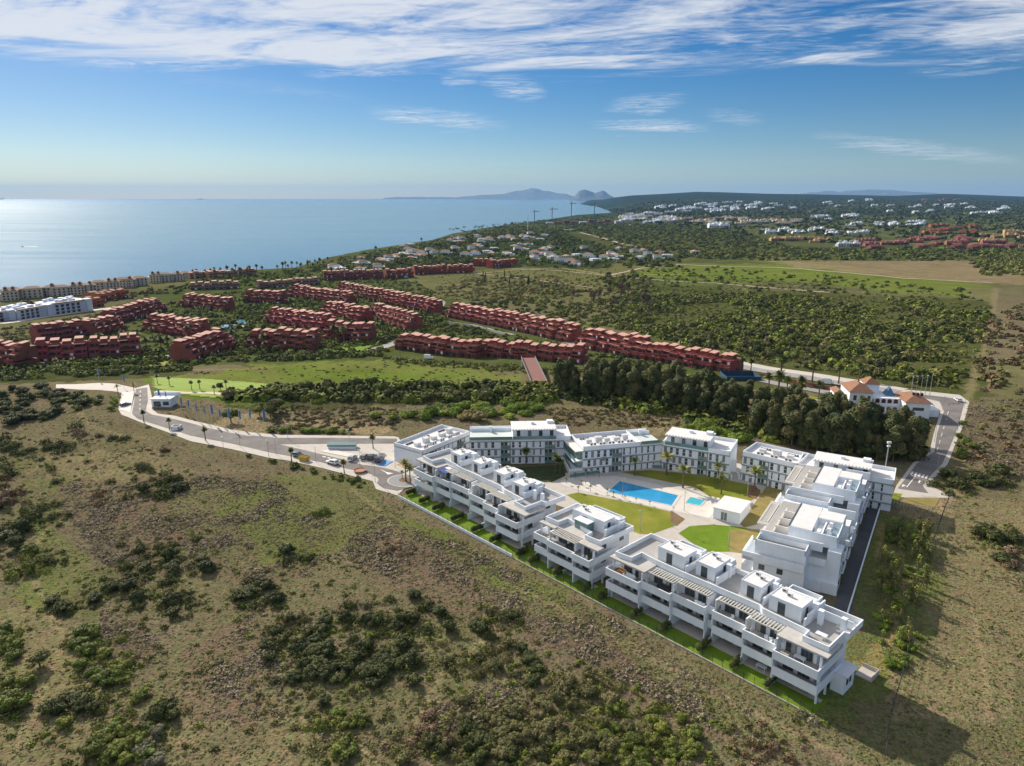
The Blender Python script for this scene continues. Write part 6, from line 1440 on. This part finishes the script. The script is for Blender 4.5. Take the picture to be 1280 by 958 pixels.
lawn_px('lawn', [(392, 430), (470, 430), (450, 442), (400, 442)], M_lawn); lawn_px('park_lawn', [(190, 472), (240, 474), (330, 480), (358, 489), (352, 499), (300, 500), (230, 494), (192, 486)], mat('park_grass', (.16, .25, .02), (.22, .30, .03), .2, rough=.95), .2)
ribbon('path', [(195, 490), (230, 492), (262, 492), (285, 494), (300, 497)], 1.8, .3, mat('sand_path', (.55, .45, .33), (.5, .41, .3), .5, rough=.9))
tcw = thing('tennis_court', 'blue fenced sports court at the end of the red row by the main road', 'sports court', P(930, 474))
x, y, z = tcw.location
m = MB(); m.box(x-10, x+6, y-6, y+6, z-.2, z+.12); m.build('floor', mat('court_blue', (.04, .12, .22), (.05, .14, .25), .2, rough=.8), tcw, tcw)
m = MB(); m.wall([(x-10, y-6), (x+6, y-6), (x+6, y+6), (x-10, y+6)], z, z+2.6, .1, closed=True); m.build('screen', mat('court_screen', (.02, .06, .10), (.03, .075, .115), .3, rough=.9), tcw, tcw)
rw = thing('retaining_wall', 'long pale retaining wall and hedge below the upper red row', 'wall', P(590, 408))
pp = resamp([P(u, v)[:2] for u, v in ((556, 404), (590, 409), (632, 419))], 20); m = MB()
for (x0, y0), (x1, y1) in zip(pp[:-1], pp[1:]): z = hz(x0, y0); m.wall([(x0, y0), (x1, y1)], z-1, z+1.8, .4)
part(m, 'wall', M_kerb, rw)

# white villas on the shore hill ------------------------------------------------
def house_proto(i):
    g = random.Random(i+40); r = bpy.data.objects.new('white_house', None); COL.objects.link(r); W, D_ = g.uniform(11, 17), g.uniform(9, 12); H_ = g.choice((3.4, 6.2, 6.4))
    m = MB(); m.box(-W/2, W/2, -D_/2, D_/2, -3, H_); m.box(W/2+.01, W/2+5, -D_/2+2, D_/2-1, -3, 3.2); m.build('wall', M_white, r)
    m = MB(); hip(m, -W/2, W/2, -D_/2, D_/2, H_+.01, 2.2) if i % 4 else m.box(-W/2+.2, W/2-.2, -D_/2+.2, D_/2-.2, H_, H_+.5)
    m.build('roof', [M_roof, M_rtile, mat('brown_tile', (.27, .17, .11)), M_otile][i % 4], r)
    for q in range(3): m = MB(); x = -W/2+1.5+q*W/3.2; m.box(x, x+1.8, -D_/2-.08, -D_/2+.05, .4, 2.5); m.build('window', M_glass, r)
    return r
HP = [house_proto(i) for i in range(8)]
gq = np.random.default_rng(17); hk = 0
def houses(poly, n, where, extra=()):
    global hk
    pts = [(None, q) for q in extra]
    us = [p[0] for p in poly]; vs = [p[1] for p in poly]; c = 0
    while c < n:
        u, v = gq.uniform(min(us), max(us)), gq.uniform(min(vs), max(vs))
        if inpoly(np.array([u]), np.array([v]), poly)[0]: pts.append((None, (u, v))); c += 1
    for _, (u, v) in pts:
        x, y, z = P(u, v); r = HP[hk] if hk < 8 else copy_tree(HP[hk % 8]); hk += 1
        r.location = (x, y, z); r.rotation_euler = (0, 0, gq.uniform(-.6, .9)); tag(r, 'white villa '+where, 'villa', 'white villas '+where)
houses([(400, 330), (470, 312), (560, 296), (600, 296), (560, 318), (470, 336), (410, 342)], 24, 'among trees close to the shore')
houses([(410, 334), (455, 322), (502, 314), (545, 307), (570, 300), (570, 308), (500, 324), (420, 340)], 14, 'in the row along the waterline')
houses([(560, 300), (620, 287), (680, 290), (690, 312), (640, 322), (570, 322)], 34, 'on the hill above the orange red blocks', [(590, 312), (574, 299), (632, 318), (636, 296), (612, 302), (655, 300)])
houses([(660, 315), (720, 308), (780, 312), (775, 328), (720, 335), (665, 330)], 24, 'in the cluster beside the dirt tracks', [(712, 329), (690, 322), (743, 326), (765, 322), (730, 312)])
houses([(775, 310), (830, 312), (835, 325), (790, 328)], 7, 'at the inland end of the cluster', [(826, 318), (800, 323), (868, 316)])

# cranes, building site, boats -----------------------------------------------------
def crane(u, v, top, label, colr, jib, flip=1):
    x, y, z = P(u, v); s = (v-top)*y/FPX/.95
    r = thing('tower_crane', label, 'crane', (x, y, z), None); mt = mat('crane_paint_%d' % int(colr[0]*1000), colr, rough=.6)
    w_ = y/FPX*.42
    m = MB(); m.box(-w_, w_, -w_, w_, -3, s); m.build('mast', mt, r)
    m = MB(); m.box(-jib*.35 if flip > 0 else -jib, jib if flip > 0 else jib*.35, -w_*.8, w_*.8, s*.86, s*.86+w_*1.6); m.build('jib', mt, r)
    m = MB(); e = -jib*.33 if flip > 0 else jib*.27; m.box(e, e+jib*.1, -w_*1.2, w_*1.2, s*.8, s*.9); m.build('counterweight', M_slab, r)
    m = MB(); m.box(-w_*2, w_*2, -w_*2, w_*2, s*.82, s*.86); m.build('cab', M_ac, r)
crane(668, 281, 264, 'grey tower crane nearest the sea', (.12, .15, .18), 22); crane(690, 280, 261, 'reddish tower crane second from the sea', (.25, .10, .09), 26); crane(714, 276, 254, 'thin brown tower crane third from the sea', (.20, .12, .10), 24)
crane(742.5, 280, 256, 'dark green tower crane with its jib low across the water', (.05, .13, .12), 28, -1)
fp = thing('flag_pole', 'tall white pole on the villa hill near the cranes', 'pole', P(659.5, 290)); s_ = fp.location[1]/FPX
m = MB(); m.box(-.35*s_, .35*s_, -.3, .3, -2, 19*s_); m.build('pole', M_white, fp)
bs = thing('building_site', 'red brown concrete frames of an unfinished building on the headland', 'building site', P(715, 280))
x, y, z = bs.location; g = random.Random(4)
for q in range(9):
    xx = x-90+q*34+g.uniform(-6, 6); yy = y+g.uniform(-30, 60); zz = hz(xx, yy); h_ = g.uniform(7, 15); m = MB(); m.box(xx-14, xx+14, yy-9, yy+9, zz-3, zz+h_); part(m, 'frame', mat('raw_brick', (.24, .09, .065), (.2, .075, .055), .05, rough=.9) if q % 4 else M_white, bs)
    o = MB()
    for f in range(int(h_/3.2)): o.box(xx-12.5, xx+12.5, yy-9.2, yy-8.9, zz+.8+f*3.2, zz+2.8+f*3.2)
    part(o, 'opening', M_dark, bs)
def boat(u, v, ln, label, wake=0.):
    x, y, z = G(u, v, SEA); r = thing('motor_boat' if wake else 'cargo_ship', label, 'boat' if wake else 'ship', (x, y, SEA))
    m = MB(); h = ln*.10; m.add([(-ln/2, 0, h*1.3), (-ln*.3, -ln*.12, h*1.1), (ln/2, -ln*.12, h), (ln/2, ln*.12, h), (-ln*.3, ln*.12, h*1.1), (-ln*.45, 0, -1), (-ln*.25, -ln*.09, -1), (ln*.48, -ln*.09, -1), (ln*.48, ln*.09, -1), (-ln*.25, ln*.09, -1)], [(0, 1, 2, 3, 4), (0, 5, 6, 1), (1, 6, 7, 2), (2, 7, 8, 3), (3, 8, 9, 4), (4, 9, 5, 0)]); m.build('hull', mat('hull_navy', (.04, .05, .07), rough=.4), r)
    m = MB(); m.box(-ln*.05 if wake else ln*.25, ln*.2 if wake else ln*.42, -ln*.07, ln*.07, h, h*2.4); m.build('cabin', M_white, r)
    if wake:
        q = MB(); n = 18; vv = []
        for i in range(n+1): t = i/n; hw = .9+2.0*t; vv += [(x+ln*.45+wake*t, y-hw+sin(i*2.1)*.25, SEA+.12), (x+ln*.45+wake*t, y+hw+sin(i*1.7)*.25, SEA+.12)]
        q.add(vv, [(2*i, 2*i+2, 2*i+3, 2*i+1) for i in range(n)]); o = q.build('foam_wake', mat('foam', (.75, .8, .82), (.25, .42, .5), .25, rough=.6)); tag(o, kind='structure')
boat(28, 308.5, 7.5, 'small dark motor boat trailing a white wake on the open sea', 34)
boat(250, 249.6, 260, 'tiny cargo ship on the horizon of the open sea'); boat(1, 249.4, 300, 'tiny ship on the horizon at the left edge')
# ------------------------------------------------------------------ woods, gardens and far towns
GQ = {}
def wood(kind, poly, n, s, label, name='tree', seed=1, hs=1., sv=.25, cat='tree'):
    for k, (x, y) in enumerate(scatter_px(poly, n, seed)):
        tree(kind, x, y, s*(1+sv*(2*R.random()-1)), label, label.replace(' tree ', ' trees ').replace('bush ', 'bushes '), name=name, hs=hs, cat=cat)
wood('euc', [(690, 487), (760, 486), (850, 492), (915, 508), (930, 532), (880, 524), (800, 508), (700, 497)], 84, .98, 'dark tall eucalyptus tree in the belt behind the third rear wing', 'eucalyptus_tree', 2, sv=.3)
wood('euc', [(930, 522), (985, 520), (1060, 540), (1140, 552), (1158, 572), (1110, 578), (1030, 566), (940, 548)], 92, .95, 'dark tall eucalyptus tree between the rear wings and the villa', 'eucalyptus_tree', 3, sv=.3)
wood('euc', [(900, 500), (960, 505), (1000, 520), (960, 530), (920, 520)], 14, .75, 'brownish eucalyptus tree between villa pool and dark belt', 'eucalyptus_tree', 4)
wood('broad', [(275, 500), (400, 503), (480, 503), (560, 505), (690, 502), (690, 490), (640, 484), (500, 484), (420, 482), (340, 492), (275, 488)], 80, .78, 'dark rounded tree in the gully strip below the green meadow', seed=5)
wood('broad', [(745, 345), (800, 345), (820, 372), (760, 372)], 14, 1.5, 'brown green tree in the grove beside the dirt track', seed=6)
wood('bare', [(712, 372), (740, 372), (800, 366), (812, 385), (720, 384)], 10, 1.5, 'tall brownish tree standing out of the wood', 'bare_tree', seed=7)
wood('broad', [(1000, 440), (1120, 452), (1190, 480), (1170, 492), (1080, 474), (980, 458)], 34, .95, 'rounded olive tree in the wood just above the main road', seed=8)
wood('broad', [(850, 412), (960, 420), (1060, 432), (1060, 455), (960, 452), (860, 430)], 50, .95, 'rounded olive tree in the wood behind the red row end', seed=9)
wood('broad', [(930, 380), (1080, 385), (1200, 395), (1220, 440), (1100, 430), (960, 415)], 60, .95, 'rounded olive tree in the middle of the right hand wood', seed=10)
wood('cyp', [(600, 345), (660, 345), (665, 358), (605, 356)], 9, 1.2, 'narrow dark cypress beside the farm track', 'cypress_tree', 11)
wood('young', [(1100, 660), (1168, 668), (1148, 800), (1112, 835), (1090, 800)], 64, 1.0, 'thin young tree in the planted strip beside the wire fence', 'young_tree', 12)
wood('broad', [(268, 516), (300, 514), (352, 514), (350, 524), (280, 526)], 3, .95, 'big dark round tree behind the row of blue flags', seed=13)
for (u, v, s) in ((289, 528, 1.15), (325, 520, .9), (488, 534, .55), (438, 541, .4)): tree('broad', *P(u, v)[:2], s, 'single dark tree on the waste ground behind the road', 'dark trees on the waste ground behind the road')
for k, (u, v) in enumerate(((70, 458), (75, 466), (92, 457), (148, 494), (168, 492), (178, 468), (197, 480), (212, 482), (240, 488), (250, 487), (268, 494), (283, 487))): palm('fan' if k > 4 else 'feather', u, v, 4.2, 'palm on the verge and park lawn by the side road', 'palms on the side road park')
# palms and trees between the red blocks
palms('fan', [(158, 447, 7), (163, 440, 9), (184, 441, 9), (232, 447, 11), (237, 449, 8), (243, 441, 10), (330, 437, 10), (332, 441, 7), (418, 427, 11), (430, 429, 11), (424, 428, 8), (300, 384, 8), (288, 378, 8), (278, 376, 7), (215, 386, 7), (366, 392, 8), (455, 378, 7)], 9, 'tall palm among the red blocks', 'tall palms among the red blocks')
pl = [(236+R.random()*175, 0) for k in range(44)]; pl = [(u, 348-.085*(u-236)+R.uniform(-2, 5)) for u, _ in pl]
palms('fan', [(u, v, R.uniform(9, 13)) for u, v in pl], 10, 'palm on the skyline of the shore above the sea', 'palms along the shore')
rp_ = scatter_px([(60, 452), (250, 442), (470, 436), (540, 392), (430, 370), (300, 376), (200, 400)], 70, 77); [palm('fan', 0, 0, R.uniform(5, 10), 'palm in the gardens between the red blocks', 'palms in the gardens between the red blocks', at=(x, y, hz(x, y))) for x, y in rp_]
palms('fan', [(400, 334, 14), (410, 330, 12), (470, 318, 16), (527, 306, 16), (568, 302, 14), (630, 287, 18), (648, 288, 15), (612, 292, 18)], 10, 'tall palm among the shore villas', 'tall palms among the shore villas')
palms('fan', [(905+q*11, 462+q*2.2, 8) for q in range(4)]+[(960, 492, 9), (972, 500, 12), (975, 478, 13), (1000, 497, 9), (1015, 478, 10), (1023, 500, 8), (1048, 480, 9), (1073, 478, 9), (983, 494, 8), (1001, 500, 7)], 9, 'palm along the main road and villa garden', 'palms along the main road and villa garden')
palms('fan', [(1077, 523, 8)], 8, 'slender palm against the white villa wall', None)
for q in range(5): lamp('white pole beside the villa forecourt', 1138+6*q, 497-.6*q, 9, 'white poles by the villa forecourt')
def bushes(poly, n, r, kind, where, seed, name='bush', stuffed=None):
    for (x, y) in scatter_px(poly, n, seed): shrub(x, y, r*R.uniform(.7, 1.3), kind, KN[kind]+' '+where, KN[kind].replace('bush', 'bushes')+' '+where, name=name)
bushes([(-5, 492), (60, 482), (115, 492), (95, 520), (60, 528), (-5, 532)], 60, 2.3, 'dark', 'in the thicket under the side road', 1)
bushes([(60, 500), (130, 495), (140, 505), (100, 515)], 8, 1.8, 'mid', 'in the thicket under the side road', 2)
bushes([(140, 490), (150, 490), (145, 515), (132, 520)], 6, 1.3, 'bright', 'on the verge beside the pale lot', 3)
bushes([(455, 520), (560, 510), (680, 508), (660, 524), (560, 524), (470, 528)], 46, 2.2, 'bright', 'in the gully behind the rear wings', 4)
bushes([(335, 540), (430, 540), (430, 545), (335, 545)], 14, 1.5, 'bright', 'behind the road beside the waste ground', 5)
bushes([(848, 540), (885, 530), (935, 550), (925, 556), (880, 548)], 22, 2.4, 'bright', 'beside the dark belt behind the fourth wing', 6)
bushes([(560, 520), (620, 516), (640, 524), (560, 528)], 10, 2.0, 'reed', 'in the gully behind the rear wings', 7, name='reed_clump')
bushes([(1085, 660), (1165, 672), (1140, 850), (1085, 850), (1105, 720)], 46, .9, 'bright', 'under the young trees of the planted strip', 8)
bushes([(300, 560), (420, 588), (455, 600), (460, 612), (400, 597), (300, 569)], 26, .9, 'mid', 'on the verge below the road pavement', 9)
bushes([(1185, 560), (1200, 520), (1215, 560), (1190, 585)], 8, 1.8, 'mid', 'beside the right hand road', 10)
wood('broad', [(60, 455), (250, 444), (470, 438), (540, 392), (430, 368), (300, 374), (200, 396)], 40, .85, 'rounded tree in the gardens between the red blocks', seed=14)
# uncountable growth further away
items = list(it)
def grow(poly, n, r, cols, seed, hh=.9, sv=.4, gap=False):
    g = np.random.default_rng(seed)
    for (x, y) in scatter_px(poly, n, seed):
        if gap and fbm(np.array([x/45.]), np.array([y/60.]), 3, 71)[0] < .385: continue
        q = r*g.uniform(1-sv, 1+sv); items.append((x, y, q, q*hh, cols))
merge_stuff('foreground_scrub', items, 260, .10, 9); items = []
g6 = np.random.default_rng(44); low = []       # low scrub that blends the thickets into the grass
for (u, v), (su, sv), n, r, kind, where in CL:
    k = int(n*5); uu = u+g6.normal(size=k)*su*1.0; vv = v+g6.normal(size=k)*sv*1.0; W = np.array([P_cache(float(a), float(b)) for a, b in zip(np.round(uu), np.round(vv)) if b < 1000])
    if len(W):
        W = W+g6.normal(size=W.shape)*.5; ok = wild(W[:, 0], W[:, 1])
        low += [(x, y, q, q*.75, C_OLIVE+C_MID[:2] if kind != 'brown' else C_BROWN+C_OLIVE) for (x, y), q in zip(W[ok], g6.uniform(.3, .85, ok.sum()))]
merge_stuff('low_scrub', low, 70, .2, 19, .25)
grow([(770, 385), (860, 362), (960, 370), (1060, 372), (1180, 378), (1240, 385), (1225, 440), (1190, 490), (1120, 478), (1010, 462), (920, 450), (830, 425), (760, 405)], 2700, 3.0, C_MID+C_DARK+C_OLIVE+C_MID, 31, gap=True)
grow([(700, 385), (800, 365), (840, 420), (760, 412), (700, 400)], 260, 2.6, C_OLIVE+C_MID, 32); grow([(560, 385), (640, 372), (720, 380), (700, 405), (600, 395)], 220, 2.2, C_MID+C_DARK, 33)
grow([(530, 365), (600, 345), (700, 345), (720, 372), (600, 380)], 420, 2.2, C_REED+C_OLIVE, 34, .8); grow([(620, 355), (800, 345), (830, 365), (640, 378)], 220, 2.6, C_MID+C_OLIVE, 35)
grow([(800, 336), (900, 334), (1000, 342), (1230, 366), (1230, 380), (960, 366), (800, 356)], 260, 2.4, C_MID+C_DARK, 36)
grow([(1215, 330), (1280, 308), (1300, 345), (1230, 345)], 420, 3.5, C_MID+C_OLIVE, 37); grow([(1225, 400), (1285, 380), (1285, 470), (1215, 500)], 110, 2.4, C_OLIVE+C_BROWN, 38)
grow([(0, 432), (110, 412), (160, 386), (60, 402), (0, 412)], 300, 1.5, C_OLIVE+C_MID+C_GREY, 39, .7)
grow([(0, 468), (150, 456), (300, 452), (480, 446), (470, 440), (380, 444), (240, 456), (120, 452), (0, 462)], 320, 2.0, C_DARK+C_MID, 40)
grow([(30, 458), (240, 430), (420, 400), (560, 385), (560, 405), (470, 432), (300, 445), (180, 456)], 1100, 2.2, C_DARK+C_MID+C_BRIGHT[:1], 41); grow([(690, 490), (850, 494), (925, 520), (1150, 556), (1150, 576), (940, 548), (860, 525), (700, 500)], 260, 2.6, C_DARK+C_MID, 61); grow([(200, 392), (400, 372), (440, 400), (300, 415), (230, 420)], 320, 2.2, C_DARK+C_MID, 42); grow([(275, 500), (400, 503), (690, 504), (690, 484), (500, 482), (340, 486)], 420, 2.6, C_DARK+C_MID, 60)
grow([(480, 448), (720, 462), (905, 474), (905, 482), (720, 472), (500, 456)], 300, 1.4, C_MID+C_OLIVE, 43)
grow([(240, 352), (420, 332), (560, 306), (600, 330), (480, 345), (250, 362)], 800, 3.4, C_DARK+C_MID, 44); grow([(480, 320), (560, 298), (680, 284), (720, 300), (780, 310), (860, 322), (860, 335), (660, 335), (560, 330), (480, 335)], 1300, 4.6, C_DARK+C_MID, 45)
grow([(20, 378), (120, 372), (240, 355), (240, 365), (130, 380), (60, 386)], 110, 2.4, C_DARK+C_OLIVE, 46)
grow([(690, 278), (900, 285), (1000, 312), (1280, 305), (1290, 327), (960, 326), (840, 322), (760, 305)], 3200, 4.6, C_DARK+C_MID+C_OLIVE[1:2], 47, .7)
grow([(330, 540), (500, 532), (500, 512), (350, 506)], 260, .8, C_OLIVE+C_BROWN, 48, .7); grow([(680, 510), (850, 515), (850, 535), (690, 532)], 260, .8, C_BROWN+C_OLIVE, 49, .7)
grow([(1200, 560), (1285, 480), (1285, 600), (1210, 610)], 120, 1.1, C_BROWN+C_OLIVE, 50, .6); grow([(225, 466), (520, 448), (655, 464), (655, 478), (350, 474)], 160, .7, C_OLIVE, 51, .6)
grow([(770, 385), (860, 362), (960, 370), (1060, 372), (1180, 378), (1240, 385), (1225, 440), (1190, 490), (1120, 478), (1010, 462), (920, 450), (830, 425), (760, 405)], 2200, 1.3, C_OLIVE+C_MID, 62, .8)
grow([(560, 287), (640, 279), (765, 267), (780, 284), (700, 292), (640, 300)], 420, 6, C_DARK+C_MID, 63, .8); grow([(-10, 464), (240, 457), (240, 464), (60, 474), (-10, 478)], 260, 1.6, C_DARK+C_MID, 64)
grow([(640, 395), (700, 400), (910, 450), (910, 458), (720, 425), (640, 408)], 260, 1.7, C_MID+C_OLIVE, 65)
grow([(540, 345), (700, 335), (800, 338), (980, 345), (1230, 372), (1230, 385), (960, 372), (760, 378), (560, 382)], 900, 1.2, C_OLIVE+C_MID, 66, .7)
grow([(400, 342), (470, 318), (560, 297), (650, 284), (700, 292), (650, 300), (560, 316), (480, 334)], 1300, 3.8, C_DARK+C_MID, 70)
grow([(1290, 330), (1750, 340), (1750, 620), (1290, 600)], 900, 2.2, C_OLIVE+C_MID+C_BROWN[:2], 71, .8, .5, gap=True); grow([(1290, 306), (1700, 306), (1700, 340), (1290, 340)], 700, 4.2, C_DARK+C_MID, 72); grow([(-260, 470), (-10, 462), (-10, 760), (-260, 800)], 260, 1.8, C_DARK+C_MID, 73)
grow([(392, 337), (412, 326), (452, 317.5), (502, 309), (545, 303), (568, 295), (640, 284), (665, 290), (570, 308), (500, 324), (420, 342)], 1100, 3.2, C_DARK+C_MID, 74)
EST = [(-10, 462), (240, 458), (480, 444), (545, 400), (560, 380), (520, 352), (420, 346), (300, 362), (215, 378), (150, 402), (40, 440)]
grow(EST, 1700, 1.7, C_DARK+C_MID+C_MID, 67, 1.0, .5); grow(EST, 500, 1.2, C_BRIGHT+C_MID, 68, .7)
grow([(490, 436), (560, 400), (700, 432), (900, 466), (720, 455), (600, 445)], 420, 1.7, C_DARK+C_MID, 69)
merge_stuff('woodland', items, 60, .27, 10); items = []
grow([(760, 262), (1290, 252), (1290, 305), (1000, 305), (780, 275)], 4200, 10, C_DARK+C_OLIVE[1:2], 52, .7)
merge_stuff('distant_woodland', items, 14, .5, 11)
# far settlements -----------------------------------------------------
def town_proto(i, kind):
    g = random.Random(i); r = bpy.data.objects.new('distant_block', None); COL.objects.link(r)
    wm, rm = {'white': (M_white, M_roof), 'cream': (M_cream2, M_otile), 'orange': (M_orange, M_otile), 'pink': (mat('pink_render', (.36, .13, .11), (.31, .11, .095), .1, rough=.9), M_rtile), 'sand': (mat('sand_render', (.52, .36, .18), (.46, .31, .15), .1, rough=.9), M_otile)}[kind]
    m = MB(); W = g.uniform(26, 44); n = 4; D_ = 14
    for k in range(n): h = g.choice((7, 9.5, 10.5)); m.box(-W/2+W/n*k, -W/2+W/n*(k+1)-.02, g.uniform(0, 3), D_, -8, h); m.box(-W/2+W/n*(k+.2), -W/2+W/n*(k+.7), 6, 11, h, h+2.6)
    m.build('wall', wm, r); q = MB()
    for k in range(n*2): q.box(-W/2+W/n/2*k+.8, -W/2+W/n/2*(k+1)-.8, -.3, 3.2, 1, 2.6); q.box(-W/2+W/n/2*k+.8, -W/2+W/n/2*(k+1)-.8, -.3, 3.2, 4.2, 5.9)
    q.build('window', M_dark, r)
    q = MB()
    for k in range(n): q.box(-W/2+W/n*(k+.15), -W/2+W/n*(k+.75), 5.6, 11.4, 12.9, 13.3)
    q.build('roof', rm, r); return r
TPR = {}
def town(kind, poly, n, sc, where, rot=(-.5, .6), seed=0):
    g = np.random.default_rng(seed); us = [p[0] for p in poly]; vs = [p[1] for p in poly]; c = 0
    while c < n:
        u, v = g.uniform(min(us), max(us)), g.uniform(min(vs), max(vs))
        if not inpoly(np.array([u]), np.array([v]), poly)[0]: continue
        x, y, z = P(u, v); c += 1
        k = (kind, c % 3)
        if k not in TPR: TPR[k] = town_proto(c+len(kind), kind); r = TPR[k]
        else: r = copy_tree(TPR[k])
        s = sc*g.uniform(.75, 1.25); r.location = (x, y, z); r.rotation_euler = (0, 0, g.uniform(*rot)); r.scale = (s, s, s*.85)
        tag(r, {'white': 'white', 'cream': 'cream', 'orange': 'orange', 'pink': 'dusky pink', 'sand': 'sand coloured'}[kind]+' block '+where, 'building', {'white': 'white', 'cream': 'cream', 'orange': 'orange', 'pink': 'dusky pink', 'sand': 'sand coloured'}[kind]+' blocks '+where)
town('white', [(770, 268), (850, 266), (850, 278), (800, 280), (775, 278)], 26, 1.3, 'in the coastal town on the headland', seed=1)
town('cream', [(770, 272), (860, 270), (1000, 276), (1000, 284), (860, 280), (780, 278)], 40, 1.3, 'in the coastal town beyond the scrub slope', seed=2)
town('white', [(820, 258), (960, 252), (1000, 262), (830, 268)], 42, 1.7, 'in the distant town under the hills', seed=3)
town('white', [(884, 282), (898, 280), (898, 290), (886, 291)], 3, 1.5, 'standing alone on the scrub slope', seed=4)
town('white', [(950, 286), (1000, 287), (1080, 290), (1080, 295), (1000, 293), (950, 292)], 16, .95, 'in the long pale row across the valley', rot=(-.2, .05), seed=5)
town('sand', [(962, 297), (1030, 300), (1030, 306), (965, 304)], 7, .95, 'in the round topped group above the woods', seed=6)
town('white', [(1046, 303), (1070, 303), (1070, 309), (1048, 309)], 2, 1.0, 'alone at the edge of the valley wood', seed=7)
town('pink', [(1076, 303), (1135, 302), (1135, 312), (1078, 312)], 8, .85, 'on the slope beside the bend of the valley road', seed=8)
town('pink', [(1145, 298), (1220, 298), (1222, 312), (1146, 312)], 18, .8, 'in the stepped pink estate', seed=9)
town('orange', [(1158, 282), (1225, 281), (1230, 294), (1160, 294)], 16, .95, 'in the orange estate above the pink one', seed=10)
town('sand', [(1228, 290), (1285, 290), (1285, 304), (1230, 304)], 10, 1.0, 'at the right edge above the brown plain', seed=11)
town('pink', [(1230, 303), (1285, 303), (1285, 311), (1230, 311)], 8, .8, 'at the right edge behind the wood', seed=12)
town('white', [(1018, 269), (1070, 266), (1080, 275), (1020, 278)], 9, 1.3, 'on the ridge in the middle of the valley', seed=13)
town('white', [(1045, 276), (1160, 279), (1160, 285), (1050, 284)], 10, 1.1, 'scattered along the green knoll', seed=14)
town('white', [(1100, 256), (1240, 254), (1285, 262), (1280, 270), (1110, 266)], 22, 1.5, 'scattered over the far right hills', seed=15)
town('pink', [(1150, 250), (1200, 249), (1200, 254), (1150, 255)], 6, 1.6, 'scattered over the far right hills', seed=16)
town('white', [(1020, 252), (1100, 250), (1100, 258), (1020, 260)], 8, 1.6, 'below the crest of the far hills', seed=17)
